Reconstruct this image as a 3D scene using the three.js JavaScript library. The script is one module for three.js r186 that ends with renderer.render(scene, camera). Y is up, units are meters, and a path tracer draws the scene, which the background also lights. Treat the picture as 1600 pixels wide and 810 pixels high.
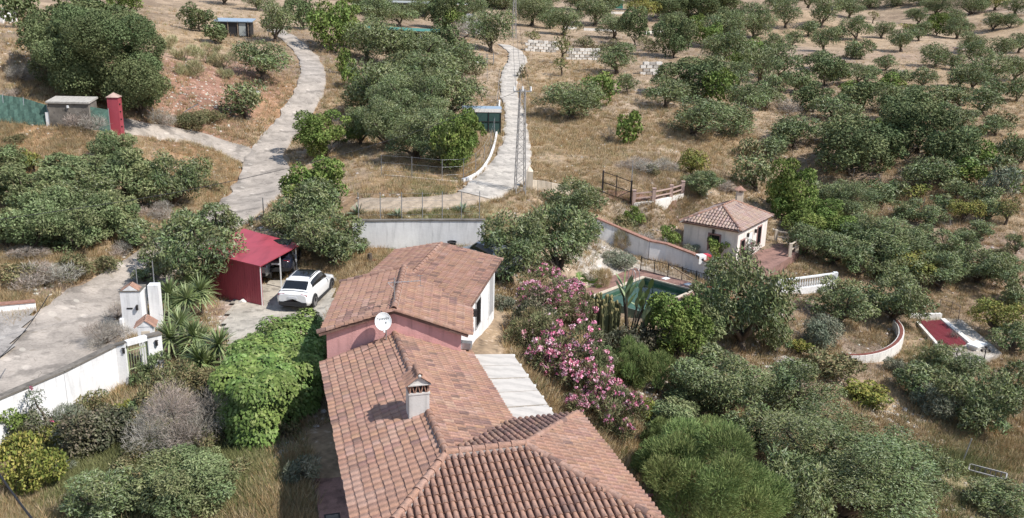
import * as THREE from 'three';
import { mergeGeometries } from 'three/addons/utils/BufferGeometryUtils.js';

// ---------- camera, sky, sun, exposure ----------
const scene = new THREE.Scene();
const FOCAL = 1400, EYE = 16.7, D2R = Math.PI / 180;           // focal length in pixels of the 1600 x 810 photograph
const camera = new THREE.PerspectiveCamera(2 * Math.atan(405 / FOCAL) / D2R, 1600 / 810, 0.5, 2000);
camera.position.set(0, EYE, 0);
camera.rotation.set(-16.6 * D2R, 0, 0);
camera.rotateZ(1.5 * D2R);
camera.updateMatrixWorld(true);
const SUN = new THREE.Vector3(0.78, 1, 0.37).normalize();
// clear summer sky: pale and hazy at the horizon, soft blue overhead, a little brighter towards the sun
{
  const W = 256, Hh = 128, d = new Float32Array(W * Hh * 4);
  for (let y = 0; y < Hh; y++) for (let x = 0; x < W; x++) {
    const el = ((y + 0.5) / Hh - 0.5) * Math.PI, az = ((x + 0.5) / W - 0.5) * 2 * Math.PI, v = new THREE.Vector3(Math.cos(az) * Math.cos(el), Math.sin(el), Math.sin(az) * Math.cos(el));
    const h = Math.pow(1 - Math.max(0, v.y), 3), c = Math.max(0, v.dot(SUN)), g = 1 + 0.5 * Math.pow(c, 4), o = (y * W + x) * 4;
    d[o] = (0.235 + 0.36 * h) * g; d[o + 1] = (0.335 + 0.31 * h) * g; d[o + 2] = (0.53 + 0.18 * h) * g; d[o + 3] = 1;
  }
  const t = new THREE.DataTexture(d, W, Hh, THREE.RGBAFormat, THREE.FloatType); t.mapping = THREE.EquirectangularReflectionMapping; t.magFilter = THREE.LinearFilter; t.needsUpdate = true;
  scene.background = t; scene.environment = t;
}
const sun = new THREE.DirectionalLight(new THREE.Color(1, 0.955, 0.895), 4.8);
sun.name = 'sun_light';
sun.position.copy(SUN).multiplyScalar(300).add(new THREE.Vector3(0, 0, -80));
sun.target.position.set(0, 0, -80);
sun.castShadow = true;
sun.shadow.mapSize.set(4096, 4096);
Object.assign(sun.shadow.camera, { left: -160, right: 160, top: 160, bottom: -160, near: 10, far: 700 });
scene.add(sun, sun.target);
const renderer = new THREE.WebGLRenderer({ antialias: true });
renderer.toneMapping = THREE.LinearToneMapping;
renderer.toneMappingExposure = 1.15;
renderer.shadowMap.enabled = true;

// ---------- helpers ----------
let seed = 7;
const rnd = () => { seed = (seed + 0x6d2b79f5) | 0; let t = Math.imul(seed ^ (seed >>> 15), 1 | seed); t = (t + Math.imul(t ^ (t >>> 7), 61 | t)) ^ t; return ((t ^ (t >>> 14)) >>> 0) / 4294967296; };
const rr = (a, b) => a + (b - a) * rnd();
const pick = (a) => a[Math.floor(rnd() * a.length)];
const V = (x, y, z) => new THREE.Vector3(x, y, z);
const clamp = (x, a, b) => Math.min(b, Math.max(a, x)), lerp = (a, b, t) => a + (b - a) * t;
const sstep = (a, b, x) => { const t = clamp((x - a) / (b - a), 0, 1); return t * t * (3 - 2 * t); };
const right = V(1, 0, 0).applyQuaternion(camera.quaternion), upv = V(0, 1, 0).applyQuaternion(camera.quaternion), fwd = V(0, 0, -1).applyQuaternion(camera.quaternion);
// direction through a pixel of the photograph, scaled so that its length along the view axis is one metre
const ray = (px, py) => fwd.clone().addScaledVector(right, (px - 800) / FOCAL).addScaledVector(upv, (405 - py) / FOCAL);
const at = (px, py, y) => { const d = ray(px, py); return camera.position.clone().addScaledVector(d, (y - EYE) / d.y); };     // where that ray meets the level y
const depthOf = (p) => p.clone().sub(camera.position).dot(fwd);

// periodic value noise
const HASH = new Float32Array(65536); { const s0 = seed; seed = 99; for (let i = 0; i < 65536; i++) HASH[i] = rnd(); seed = s0; }
const h2 = (x, y) => HASH[((x & 255) << 8) | (y & 255)];
function vn(x, y, per = 256) {
  const xi = Math.floor(x), yi = Math.floor(y), fx = x - xi, fy = y - yi, sx = fx * fx * (3 - 2 * fx), sy = fy * fy * (3 - 2 * fy);
  const m = (a) => ((a % per) + per) % per, x0 = m(xi), x1 = m(xi + 1), y0 = m(yi), y1 = m(yi + 1);
  return lerp(lerp(h2(x0, y0), h2(x1, y0), sx), lerp(h2(x0, y1), h2(x1, y1), sx), sy);
}
const fbm = (x, y, o = 4, per = 256) => { let s = 0, a = 0.5, n = 0; for (let i = 0; i < o; i++) { s += a * vn(x, y, per); n += a; x *= 2; y *= 2; a *= 0.5; per *= 2; } return s / n; };

// ---------- textures ----------
function tex(n, fn, srgb = true) {           // fn(u, v) -> [r, g, b] 0..1
  const d = new Uint8Array(n * n * 4);
  for (let y = 0; y < n; y++) for (let x = 0; x < n; x++) {
    const c = fn(x / n, y / n), i = (y * n + x) * 4;
    d[i] = clamp(c[0], 0, 1) * 255; d[i + 1] = clamp(c[1], 0, 1) * 255; d[i + 2] = clamp(c[2], 0, 1) * 255; d[i + 3] = 255;
  }
  const t = new THREE.DataTexture(d, n, n); t.wrapS = t.wrapT = THREE.RepeatWrapping; t.magFilter = THREE.LinearFilter; t.minFilter = THREE.LinearMipmapLinearFilter; t.generateMipmaps = true;
  if (srgb) t.colorSpace = THREE.SRGBColorSpace;
  t.needsUpdate = true; return t;
}
const grey = (v) => [v, v, v];
const rep = (t, x, y = x) => { const c = t.clone(); c.repeat.set(x, y); c.needsUpdate = true; return c; };
const plasterTex = tex(512, (u, v) => { const n = fbm(u * 6, v * 6, 5, 6), m = fbm(u * 40, v * 40, 3, 40), st = Math.pow(fbm(u * 24 + 3, v * 3, 4, 24), 3); const k = 0.93 + 0.07 * n + 0.04 * m - 0.2 * st; return [k, k * 0.995, k * 0.985]; });
const roughTex = tex(256, (u, v) => grey(fbm(u * 32, v * 32, 4, 32)), false);
const clayTex = tex(512, (u, v) => { const n = fbm(u * 8, v * 8, 5, 8), m = fbm(u * 64, v * 64, 2, 64), l = sstep(0.6, 0.78, fbm(u * 20 + 5, v * 20, 3, 20)); const k = 0.72 + 0.3 * n + 0.14 * (m - 0.5); return [k - 0.12 * l, k - 0.1 * l, k - 0.08 * l]; });
function crackTex(n, base, cracks, seedN) {
  const s0 = seed; seed = seedN;
  const c = document.createElement('canvas'); c.width = c.height = n; const g = c.getContext('2d');
  const im = g.createImageData(n, n);
  for (let y = 0; y < n; y++) for (let x = 0; x < n; x++) {
    const u = x / n, v = y / n, a = fbm(u * 5, v * 5, 5, 5), b = fbm(u * 80, v * 80, 2, 80), st = sstep(0.52, 0.72, fbm(u * 9 + 2, v * 9 + 7, 4, 9));
    const k = 0.8 + 0.26 * (a - 0.5) + 0.12 * (b - 0.5) - 0.13 * st, i = (y * n + x) * 4;
    im.data[i] = clamp(base[0] * k, 0, 1) * 255; im.data[i + 1] = clamp(base[1] * k, 0, 1) * 255; im.data[i + 2] = clamp(base[2] * k, 0, 1) * 255; im.data[i + 3] = 255;
  }
  g.putImageData(im, 0, 0);
  for (let i = 0; i < cracks; i++) {
    let x = rnd() * n, y = rnd() * n, a = rnd() * 6.28; g.strokeStyle = `rgba(74,68,60,${rr(0.35, 0.8)})`; g.lineWidth = rr(0.8, 2.6); g.beginPath(); g.moveTo(x, y);
    for (let k = 0; k < 26; k++) { a += rr(-0.6, 0.6); x += Math.cos(a) * n * 0.014; y += Math.sin(a) * n * 0.014; g.lineTo(x, y); }
    g.stroke();
  }
  for (let i = 0; i < cracks / 2; i++) { const k = rr(0, 1); g.fillStyle = k < 0.5 ? `rgba(230,226,216,${rr(0.1, 0.4)})` : `rgba(120,112,100,${rr(0.1, 0.35)})`; g.beginPath(); g.ellipse(rnd() * n, rnd() * n, rr(6, n / 16), rr(4, n / 30), rnd() * 3, 0, 7); g.fill(); }
  seed = s0;
  const t = new THREE.CanvasTexture(c); t.colorSpace = THREE.SRGBColorSpace; t.wrapS = t.wrapT = THREE.RepeatWrapping; return t;
}

// ---------- materials ----------
const MAT = {};
function mat(name, rgb, o = {}) { const { phys, ...p } = o; const m = new (phys ? THREE.MeshPhysicalMaterial : THREE.MeshStandardMaterial)({ roughness: 0.85, ...p }); m.color.setRGB(...rgb); m.name = name; MAT[name] = m; return m; }
const plaster = (name, rgb) => mat(name, rgb, { map: rep(plasterTex, 0.35), bumpMap: rep(roughTex, 1.1), bumpScale: 0.006, roughness: 0.9 });
const clayBump = rep(roughTex, 2.4);
const clay = (name, rgb) => mat(name, rgb, { map: rep(clayTex, 0.9), bumpMap: clayBump, bumpScale: 0.004, roughness: 0.92 });

// ---------- geometry helpers ----------
function boxUV(g) {            // uv in metres on the axis plane each face looks along
  if (g.index) g = g.toNonIndexed();
  if (!g.attributes.normal) g.computeVertexNormals();
  const p = g.attributes.position, n = g.attributes.normal, uv = new Float32Array(p.count * 2);
  for (let i = 0; i < p.count; i += 3) {
    let nx = 0, ny = 0, nz = 0; for (let k = 0; k < 3; k++) { nx += n.getX(i + k); ny += n.getY(i + k); nz += n.getZ(i + k); }
    nx = Math.abs(nx); ny = Math.abs(ny); nz = Math.abs(nz);
    for (let k = 0; k < 3; k++) { const j = i + k, x = p.getX(j), y = p.getY(j), z = p.getZ(j); const [a, b] = ny >= nx && ny >= nz ? [x, z] : nx >= nz ? [z, y] : [x, y]; uv[j * 2] = a; uv[j * 2 + 1] = b; }
  }
  g.setAttribute('uv', new THREE.BufferAttribute(uv, 2));
  for (const k of Object.keys(g.attributes)) if (!['position', 'normal', 'uv', 'color'].includes(k)) g.deleteAttribute(k);
  return g;
}
const merge = (gs) => { gs = gs.map((g) => (g.index ? g.toNonIndexed() : g)); return gs.length === 1 ? gs[0] : mergeGeometries(gs, false); };
const used = {};
const numbered = (n) => { used[n] = (used[n] ?? -1) + 1; return used[n] ? n + '_' + String(used[n]).padStart(3, '0') : n; };
function obj(name, gs, m, parent = scene, raw = false) {
  gs = [].concat(gs); const g = raw ? merge(gs) : merge(gs.map(boxUV));
  const o = new THREE.Mesh(g, m); o.name = parent === scene ? numbered(name) : name; o.castShadow = o.receiveShadow = true; parent.add(o); return o;
}
function tag(o, label, category, group, kind) { if (label) o.userData.label = label; if (category) o.userData.category = category; if (group) o.userData.group = group; if (kind) o.userData.kind = kind; return o; }
function thing(name, label, category, pos = [0, 0, 0], turn = 0, group) { const o = new THREE.Group(); o.name = numbered(name); o.position.set(...(pos.isVector3 ? pos.toArray() : pos)); o.rotation.y = turn; scene.add(o); return tag(o, label, category, group, 'thing'); }
const struct = (name, gs, m, label, raw) => tag(obj(name, gs, m, scene, raw), label, null, null, 'structure');
function box(w, h, d, x = 0, y = 0, z = 0, ry = 0, rx = 0, rz = 0) { const g = new THREE.BoxGeometry(w, h, d); if (rx) g.rotateX(rx); if (rz) g.rotateZ(rz); if (ry) g.rotateY(ry); g.translate(x, y, z); return g; }
function bar(a, b, r, n = 5, r2 = r) { const d = b.clone().sub(a), L = d.length(), g = new THREE.CylinderGeometry(r2, r, L, n, 1); g.translate(0, L / 2, 0); g.applyQuaternion(new THREE.Quaternion().setFromUnitVectors(V(0, 1, 0), d.normalize())); g.translate(a.x, a.y, a.z); return g; }
function beam(a, b, w, h) { const d = b.clone().sub(a), L = d.length(), g = new THREE.BoxGeometry(w, h, L); g.lookAt(d); const c = a.clone().add(b).multiplyScalar(0.5); g.translate(c.x, c.y, c.z); return g; }   // horizontal-ish bar of section w x h
function prism(pts, y0, y1) {           // pts [[x, z], ...] around, extruded from y0 to y1 (numbers, or functions of the corner)
  const f0 = typeof y0 === 'function' ? y0 : () => y0, f1 = typeof y1 === 'function' ? y1 : () => y1, n = pts.length, P = [];
  let area = 0; for (let i = 0; i < n; i++) { const a = pts[i], b = pts[(i + 1) % n]; area += a[0] * b[1] - b[0] * a[1]; }
  if (area > 0) pts = [...pts].reverse();
  const lo = pts.map((p, i) => V(p[0], f0(p, i), p[1])), hi = pts.map((p, i) => V(p[0], f1(p, i), p[1]));
  const tri = (a, b, c) => P.push(...a.toArray(), ...b.toArray(), ...c.toArray());
  for (let i = 0; i < n; i++) { const j = (i + 1) % n; tri(lo[i], lo[j], hi[j]); tri(lo[i], hi[j], hi[i]); }
  for (const [a, b, c] of THREE.ShapeUtils.triangulateShape(pts.map((p) => new THREE.Vector2(p[0], p[1])), [])) { tri(hi[a], hi[c], hi[b]); tri(lo[a], lo[b], lo[c]); const s = (pts[b][0] - pts[a][0]) * (pts[c][1] - pts[a][1]) - (pts[b][1] - pts[a][1]) * (pts[c][0] - pts[a][0]); if (s < 0) { const k = P.length - 18; const q = P.splice(k, 18); const t = [q.slice(0, 3), q.slice(3, 6), q.slice(6, 9), q.slice(9, 12), q.slice(12, 15), q.slice(15, 18)]; P.push(...t[0], ...t[2], ...t[1], ...t[3], ...t[5], ...t[4]); } }
  const g = new THREE.BufferGeometry(); g.setAttribute('position', new THREE.Float32BufferAttribute(P, 3)); g.computeVertexNormals(); return g;
}
const inPoly = (x, y, p) => { let c = false; for (let i = 0, j = p.length - 1; i < p.length; j = i++) if ((p[i][1] > y) !== (p[j][1] > y) && x < ((p[j][0] - p[i][0]) * (y - p[i][1])) / (p[j][1] - p[i][1]) + p[i][0]) c = !c; return c; };

// ---------- terrain: heights interpolated through points read off the photograph ----------
const CP = [];
const cp = (px, py, y) => { const p = at(px, py, y); CP.push([p.x, p.z, y]); };
[[430, 780, 0.6], [440, 690, 0.6], [300, 770, 0.2], [100, 790, -0.1], [30, 720, -0.2], [200, 660, 0], [330, 620, 0.2], [360, 490, 0], [480, 480, 0], [300, 500, 0], [215, 520, 0], [560, 415, 0.7],
  [20, 560, -0.1], [100, 520, 0], [190, 455, 0], [60, 460, 0.6], [150, 405, 0.9], [60, 400, 1.6], [200, 350, 1.6], [80, 320, 2.6], [280, 330, 1.4], [390, 300, 1.1], [410, 245, 2.2], [340, 225, 3],
  [250, 208, 4.2], [185, 205, 4.9], [60, 225, 4.6], [40, 190, 6], [150, 188, 6], [300, 190, 4.6], [300, 140, 7], [330, 80, 8.8], [365, 52, 10], [250, 40, 11.2], [100, 20, 12.6], [10, 60, 11.5],
  [455, 190, 3.6], [483, 120, 6.9], [462, 72, 9], [448, 56, 10], [530, 190, 3.6], [530, 100, 7.2], [580, 270, 2.7], [650, 319, 2.75], [580, 322, 2.6], [700, 270, 3], [640, 200, 4.2], [700, 150, 5.4], [620, 75, 8.4], [640, 14, 12.6], [740, 70, 8.6],
  [750, 205, 3.6], [760, 300, 2.6], [812, 300, 2.5], [800, 180, 3.5], [800, 130, 5], [800, 85, 7.2], [800, 30, 10.5], [870, 80, 7.4], [880, 130, 5], [930, 92, 6.8], [950, 180, 3.4], [1000, 250, 1.9], [900, 240, 2.4], [1030, 122, 5.6], [1120, 127, 5.4], [900, 20, 11], [1050, 20, 11],
  [960, 308, 1.1], [1020, 318, 0.9], [1060, 300, 0.9], [1000, 335, 0.1], [1050, 350, -1], [1120, 270, 0.6], [1100, 400, -1.9], [1150, 395, -2.1], [1200, 388, -2.1], [1200, 320, -1.5],
  [660, 388, 1.1], [750, 392, 1.3], [600, 386, 1], [790, 440, 1.5], [760, 530, 1.7], [800, 560, 1.5], [850, 430, 0.8], [900, 400, 0.2], [930, 380, -0.2], [960, 400, -0.75], [960, 420, -0.95], [1000, 424, -1.2], [1010, 413, -1.15], [1060, 432, -1.3], [1040, 414, -1.2], [945, 446, -1.15], [925, 452, -0.9], [935, 470, -1.2], [1090, 455, -1.2], [1020, 500, -1.3], [880, 480, -0.3], [860, 560, 0.4],
  [960, 560, -1.4], [1060, 545, -2.2], [920, 650, -0.7], [1000, 700, -2], [1000, 800, -2], [1110, 790, -3.2], [1150, 540, -2.8], [1110, 430, -2.2], [1130, 640, -3], [1220, 580, -3.7], [1250, 452, -3.4], [1300, 510, -4.3], [1330, 800, -5.2], [1340, 640, -5],
  [1390, 545, -4.9], [1470, 520, -5.3], [1560, 555, -5.25], [1535, 576, -5.45], [1500, 566, -5.3], [1500, 720, -6.2], [1590, 760, -6.8], [1560, 640, -6.2], [1440, 610, -5.6], [1560, 460, -4.6], [1500, 400, -3.7], [1400, 420, -3.7], [1380, 350, -2.8], [1300, 300, -2], [1450, 260, 0], [1590, 320, -1.8], [1590, 220, 1.6],
  [1500, 150, 4.4], [1350, 100, 6.6], [1350, 40, 9.4], [1550, 60, 8.8], [1250, 150, 3.6], [1150, 210, 1.8], [1220, 60, 8.4], [1580, 10, 11.2], [1450, 10, 11.4], [1200, 10, 11.4]].forEach((a) => cp(...a));
for (const p of [[-40, -20, 0], [-75, -30, 3], [-60, -60, 5], [-90, -90, 11], [-120, -180, 20], [-60, -240, 18], [0, -240, 16.4], [70, -240, 16.4], [140, -230, 17], [110, -120, 4], [80, -60, -6], [60, -20, -9], [100, -20, -12], [0, 10, -2.5], [-30, 15, -2], [40, 20, -8],
  [0, -420, 50], [200, -420, 50], [-250, -420, 55], [0, -700, 110], [400, -700, 110], [-500, -700, 110], [500, -200, 20], [500, 100, -20], [-500, -200, 40], [-500, 100, 10], [0, 100, -8], [0, 300, -12], [300, 300, -20], [-300, 300, 0]]) CP.push(p);
const C2 = 6, kern = (dx, dz) => Math.sqrt(dx * dx + dz * dz + C2);
const RBF = (() => {
  const n = CP.length, m = n + 3, A = Array.from({ length: m }, () => new Float64Array(m + 1));
  for (let i = 0; i < n; i++) { for (let j = 0; j < n; j++) A[i][j] = kern(CP[i][0] - CP[j][0], CP[i][1] - CP[j][1]); A[i][i] += -0.02; const q = [1, CP[i][0] / 100, CP[i][1] / 100]; for (let k = 0; k < 3; k++) A[i][n + k] = A[n + k][i] = q[k]; A[i][m] = CP[i][2]; }
  for (let c = 0; c < m; c++) { let b = c; for (let r = c; r < m; r++) if (Math.abs(A[r][c]) > Math.abs(A[b][c])) b = r; [A[c], A[b]] = [A[b], A[c]]; for (let r = 0; r < m; r++) if (r !== c) { const f = A[r][c] / A[c][c]; if (f) for (let k = c; k <= m; k++) A[r][k] -= f * A[c][k]; } }
  return A.map((r, i) => r[m] / r[i]);
})();
function ground(x, z) {
  const n = CP.length; let s = RBF[n] + RBF[n + 1] * x / 100 + RBF[n + 2] * z / 100;
  for (let i = 0; i < n; i++) s += RBF[i] * kern(x - CP[i][0], z - CP[i][1]);
  return s;
}
function gp(px, py) {                 // the ground point seen at a pixel
  const d = ray(px, py), p = V(0, 0, 0); let t = 12, last = 12;
  for (; t < 900; t += t < 120 ? 0.8 : 2.5) { p.copy(camera.position).addScaledVector(d, t); if (p.y < ground(p.x, p.z)) break; last = t; }
  let a = last, b = t; for (let k = 0; k < 14; k++) { const m = (a + b) / 2; p.copy(camera.position).addScaledVector(d, m); if (p.y < ground(p.x, p.z)) b = m; else a = m; }
  p.copy(camera.position).addScaledVector(d, (a + b) / 2); return p;
}
const onG = (x, z, dy = 0) => V(x, ground(x, z) + dy, z);
// roads: centre lines from pixels, half widths in metres
const ROADS = {
  entrance_road: { pts: [[-40, 640], [30, 590], [105, 525], [180, 460], [250, 408], [320, 364], [364, 336], [400, 302], [414, 268], [416, 242], [436, 214], [462, 180], [484, 142], [489, 112], [478, 86], [462, 69], [446, 56], [430, 46]], w: [3.4, 3.2, 2.7, 2, 1.7, 1.7, 1.85, 2, 2, 1.5, 1.4, 1.4, 1.45, 1.4, 1.35, 1.3, 1.2, 1.2] },
  side_lane: { pts: [[416, 252], [385, 243], [350, 229], [305, 215], [250, 206], [196, 198], [150, 193]], w: [2, 1.7, 1.3, 1.2, 1.15, 1.1, 1.1] },
  hill_road: { pts: [[742, 306], [772, 288], [796, 262], [806, 232], [807, 204], [803, 175], [796, 148], [795, 125], [802, 107], [809, 94], [803, 80], [788, 70]], w: [1.4, 1.75, 1.6, 1.35, 1.2, 1.1, 1.05, 1.1, 1.3, 1.4, 1.3, 1.1] },
  dirt_track: { pts: [[555, 318], [600, 318], [660, 317], [705, 314], [752, 304]], w: [1, 1, 1, 1.05, 1.2] },
};
for (const r of Object.values(ROADS)) {
  const P = r.pts.map(([x, y]) => gp(x, y)); const c = new THREE.CatmullRomCurve3(P, false, 'centripetal'); const L = c.getLength(), n = Math.ceil(L / 0.7);
  r.line = []; for (let i = 0; i <= n; i++) { const t = i / n, k = c.getUtoTmapping(t) * (P.length - 1), k0 = Math.min(P.length - 2, Math.floor(k)); r.line.push([c.getPointAt(t), lerp(r.w[k0], r.w[k0 + 1], k - k0)]); }
  r.len = L;
}
const SAMP = []; for (const r of Object.values(ROADS)) for (let i = 0; i < r.line.length; i += 1) SAMP.push([r.line[i][0].x, r.line[i][0].z, r.line[i][1]]);
const SG = new Map(); for (const s of SAMP) { for (let i = -1; i <= 1; i++) for (let j = -1; j <= 1; j++) { const k = (Math.floor(s[0] / 5) + i) + ',' + (Math.floor(s[1] / 5) + j); if (!SG.has(k)) SG.set(k, []); SG.get(k).push(s); } }
const roadDist = (x, z) => { const l = SG.get(Math.floor(x / 5) + ',' + Math.floor(z / 5)); let b = 9; if (l) for (const s of l) { const d = Math.hypot(x - s[0], z - s[1]) - s[2]; if (d < b) b = d; } return b; };   // metres outside the nearest road edge
// ---------- pool position, kept out of the ground sheet ----------
const POOL = { o: V(8.8, -1.2, -56.55), a: V(-0.66, 0, 0.75), b: V(0.75, 0, 0.66), la: 5.6, lb: 3.75 };
const poolUV = (x, z) => { const dx = x - POOL.o.x, dz = z - POOL.o.z; return [dx * POOL.a.x + dz * POOL.a.z, dx * POOL.b.x + dz * POOL.b.z]; };
const inPool = (x, z, m) => { const [a, b] = poolUV(x, z); return a > -m && a < POOL.la + m && b > -m && b < POOL.lb + m; };

// ---------- ground sheet ----------
const BASE = { straw: [0.43, 0.302, 0.178], pale: [0.44, 0.332, 0.234], red: [0.36, 0.19, 0.13], brown: [0.25, 0.18, 0.13], pink: [0.38, 0.26, 0.19], orange: [0.42, 0.245, 0.12], green: [0.2, 0.205, 0.09], grit: [0.56, 0.51, 0.44] };
const BLOBS = [[310, 120, 60, 'red'], [350, 150, 45, 'red'], [300, 60, 50, 'straw'], [60, 200, 60, 'orange'], [120, 235, 60, 'pale'], [320, 260, 50, 'orange'], [60, 430, 60, 'brown'], [150, 400, 40, 'straw'], [440, 170, 25, 'orange'], [530, 110, 45, 'brown'], [560, 160, 30, 'straw'],
  [650, 290, 60, 'orange'], [640, 275, 40, 'straw'], [740, 130, 35, 'pale'], [880, 120, 60, 'straw'], [920, 220, 70, 'straw'], [870, 270, 45, 'straw'], [1050, 240, 60, 'pale'], [950, 150, 50, 'pale'], [1090, 210, 50, 'straw'], [1250, 70, 70, 'pink'], [1350, 50, 70, 'pink'], [1180, 20, 70, 'pink'], [1300, 90, 50, 'pale'], [1480, 130, 80, 'straw'], [1400, 100, 40, 'straw'],
  [1550, 200, 60, 'straw'], [1330, 260, 50, 'brown'], [1400, 330, 60, 'pale'], [1500, 380, 60, 'pink'], [1560, 300, 50, 'straw'], [1330, 540, 45, 'brown'], [1260, 470, 40, 'brown'], [1440, 570, 40, 'straw'], [1530, 690, 60, 'straw'], [1540, 780, 70, 'green'], [1500, 760, 40, 'straw'], [1250, 620, 50, 'brown'],
  [380, 730, 50, 'straw'], [400, 780, 40, 'straw'], [250, 700, 60, 'green'], [60, 790, 50, 'pale'], [330, 660, 40, 'green'], [380, 500, 50, 'grit'], [340, 480, 35, 'red'], [470, 500, 50, 'grit'], [560, 420, 40, 'straw'], [600, 400, 40, 'orange'], [960, 410, 35, 'grit'], [900, 420, 30, 'pale'], [1000, 350, 40, 'pale'], [1060, 350, 40, 'brown'], [1050, 620, 60, 'brown'], [960, 330, 20, 'grit'], [760, 530, 25, 'straw'], [900, 600, 60, 'brown'], [1150, 480, 50, 'brown'], [950, 60, 50, 'brown'], [680, 340, 60, 'green']];
const TX0 = -72, TZ0 = -170, TW = 160, TN = 2048;
const groundTex = (() => {
  const L = 128, low = new Float32Array(L * L * 3), bl = BLOBS.map(([px, py, r, c]) => { const p = gp(px, py); return [p.x, p.z, (r * 1.15 * depthOf(p) / FOCAL) ** 2, BASE[c], py < 200 ? 2.2 : 1.5]; });
  for (let j = 0; j < L; j++) for (let i = 0; i < L; i++) {
    const x = TX0 + (i / (L - 1)) * TW, z = TZ0 + (j / (L - 1)) * TW; const c = [0, 0, 0]; let W = 0.12;
    const n = fbm(x * 0.06 + 20, z * 0.06 + 40, 3), b0 = n > 0.5 ? BASE.pale : BASE.brown, b1 = BASE.straw; for (let k = 0; k < 3; k++) c[k] += 0.12 * lerp(b0[k], b1[k], 0.5);
    for (const b of bl) { const dx = x - b[0], dz = (z - b[1]) / b[4], w = Math.exp(-(dx * dx + dz * dz) / b[2]); if (w > 0.003) { W += w; for (let k = 0; k < 3; k++) c[k] += w * b[3][k]; } }
    for (let k = 0; k < 3; k++) low[(j * L + i) * 3 + k] = c[k] / W;
  }
  const d = new Uint8Array(TN * TN * 4), enc = (v) => 255 * (v <= 0.0031308 ? 12.92 * v : 1.055 * Math.pow(v, 1 / 2.4) - 0.055);
  const LUT = new Uint8Array(4096); for (let i = 0; i < 4096; i++) LUT[i] = enc(i / 4095);
  for (let y = 0; y < TN; y++) for (let x = 0; x < TN; x++) {
    const X = TX0 + (x / TN) * TW, Z = TZ0 + (y / TN) * TW;
    const wx = X + 5 * (vn(X * 0.25, Z * 0.25) - 0.5), wz = Z + 5 * (vn(X * 0.25 + 60, Z * 0.25) - 0.5), li = clamp(((wx - TX0) / TW) * (L - 1), 0, L - 1.001), lj = clamp(((wz - TZ0) / TW) * (L - 1), 0, L - 1.001), i0 = Math.floor(li), j0 = Math.floor(lj), fi = li - i0, fj = lj - j0;
    const n1 = fbm(X * 0.5, Z * 0.5, 3), n2 = vn(X * 3.1, Z * 3.1), n3 = h2(x * 7 + y * 131, y * 3 + (x >> 3)), n4 = vn(X * 7.3 + 9, Z * 7.3);
    const k = 0.5 + 0.62 * n1 + 0.26 * (n2 - 0.5) + 0.3 * (n4 - 0.5) + 0.22 * (n3 - 0.5);
    const stone = n4 > 0.8 && n3 > 0.45 && n1 > 0.46 ? 0.16 : 0, dark = n2 < 0.22 && n4 < 0.4 ? 0.72 : 1, o = (y * TN + x) * 4;
    for (let c = 0; c < 3; c++) {
      const a = low[(j0 * L + i0) * 3 + c], b = low[(j0 * L + i0 + 1) * 3 + c], e = low[((j0 + 1) * L + i0) * 3 + c], f = low[((j0 + 1) * L + i0 + 1) * 3 + c];
      d[o + c] = LUT[clamp(Math.round((lerp(lerp(a, b, fi), lerp(e, f, fi), fj) * k * dark + stone) * 4095), 0, 4095)];
    }
    d[o + 3] = 255;
  }
  const t = new THREE.DataTexture(d, TN, TN); t.colorSpace = THREE.SRGBColorSpace; t.magFilter = THREE.LinearFilter; t.minFilter = THREE.LinearMipmapLinearFilter; t.generateMipmaps = true; t.wrapS = t.wrapT = THREE.MirroredRepeatWrapping; t.needsUpdate = true; return t;
})();
const soilBump = tex(512, (u, v) => grey(0.5 * fbm(u * 12, v * 12, 4, 12) + 0.5 * Math.pow(vn(u * 70, v * 70, 70), 3)), false); soilBump.channel = 1;
const groundMat = mat('dry_soil', [1, 1, 1], { map: groundTex, bumpMap: soilBump, bumpScale: 0.035, roughness: 0.96 });
const axis = (lo, a, b, hi, step) => { const v = []; for (let x = a; x <= b + 1e-6; x += step) v.push(x); let s = step; while (v[0] > lo) { s *= 1.22; v.unshift(v[0] - s); } s = step; while (v[v.length - 1] < hi) { s *= 1.22; v.push(v[v.length - 1] + s); } return v; };
{
  const xs = axis(-700, -48, 64, 700, 0.75), zs = axis(-900, -112, -8, 350, 0.75), P = [], U = [], U1 = [], I = [];
  for (const z of zs) for (const x of xs) {
    let y = ground(x, z); const rd = roadDist(x, z);
    if (Math.abs(x) < 90 && z > -180 && z < 0) y += 0.28 * (fbm(x * 0.35, z * 0.35, 3) - 0.5) * sstep(0.2, 2.5, rd) + 0.1 * (vn(x * 1.3, z * 1.3) - 0.5) * sstep(0, 1.2, rd);
    if (rd < 0.3) y -= 0.14;
    if (inPool(x, z, 0.45)) y = -3.6; else if (inPool(x, z, 1.6)) y = Math.min(y, -1.3);
    P.push(x, y, z); U.push((x - TX0) / TW, (z - TZ0) / TW); U1.push(x / 5, z / 5);
  }
  const nx = xs.length; for (let j = 0; j < zs.length - 1; j++) for (let i = 0; i < nx - 1; i++) { const a = j * nx + i, b = a + 1, c = a + nx, e = c + 1; I.push(a, c, b, b, c, e); }
  const g = new THREE.BufferGeometry(); g.setAttribute('position', new THREE.Float32BufferAttribute(P, 3)); g.setAttribute('uv', new THREE.Float32BufferAttribute(U, 2)); g.setAttribute('uv1', new THREE.Float32BufferAttribute(U1, 2)); g.setIndex(I); g.computeVertexNormals();
  const o = new THREE.Mesh(g, groundMat); o.name = 'hillside_ground'; o.castShadow = o.receiveShadow = true; scene.add(o); tag(o, 'dry straw coloured hillside with bare soil and stones', null, null, 'structure');
}
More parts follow.
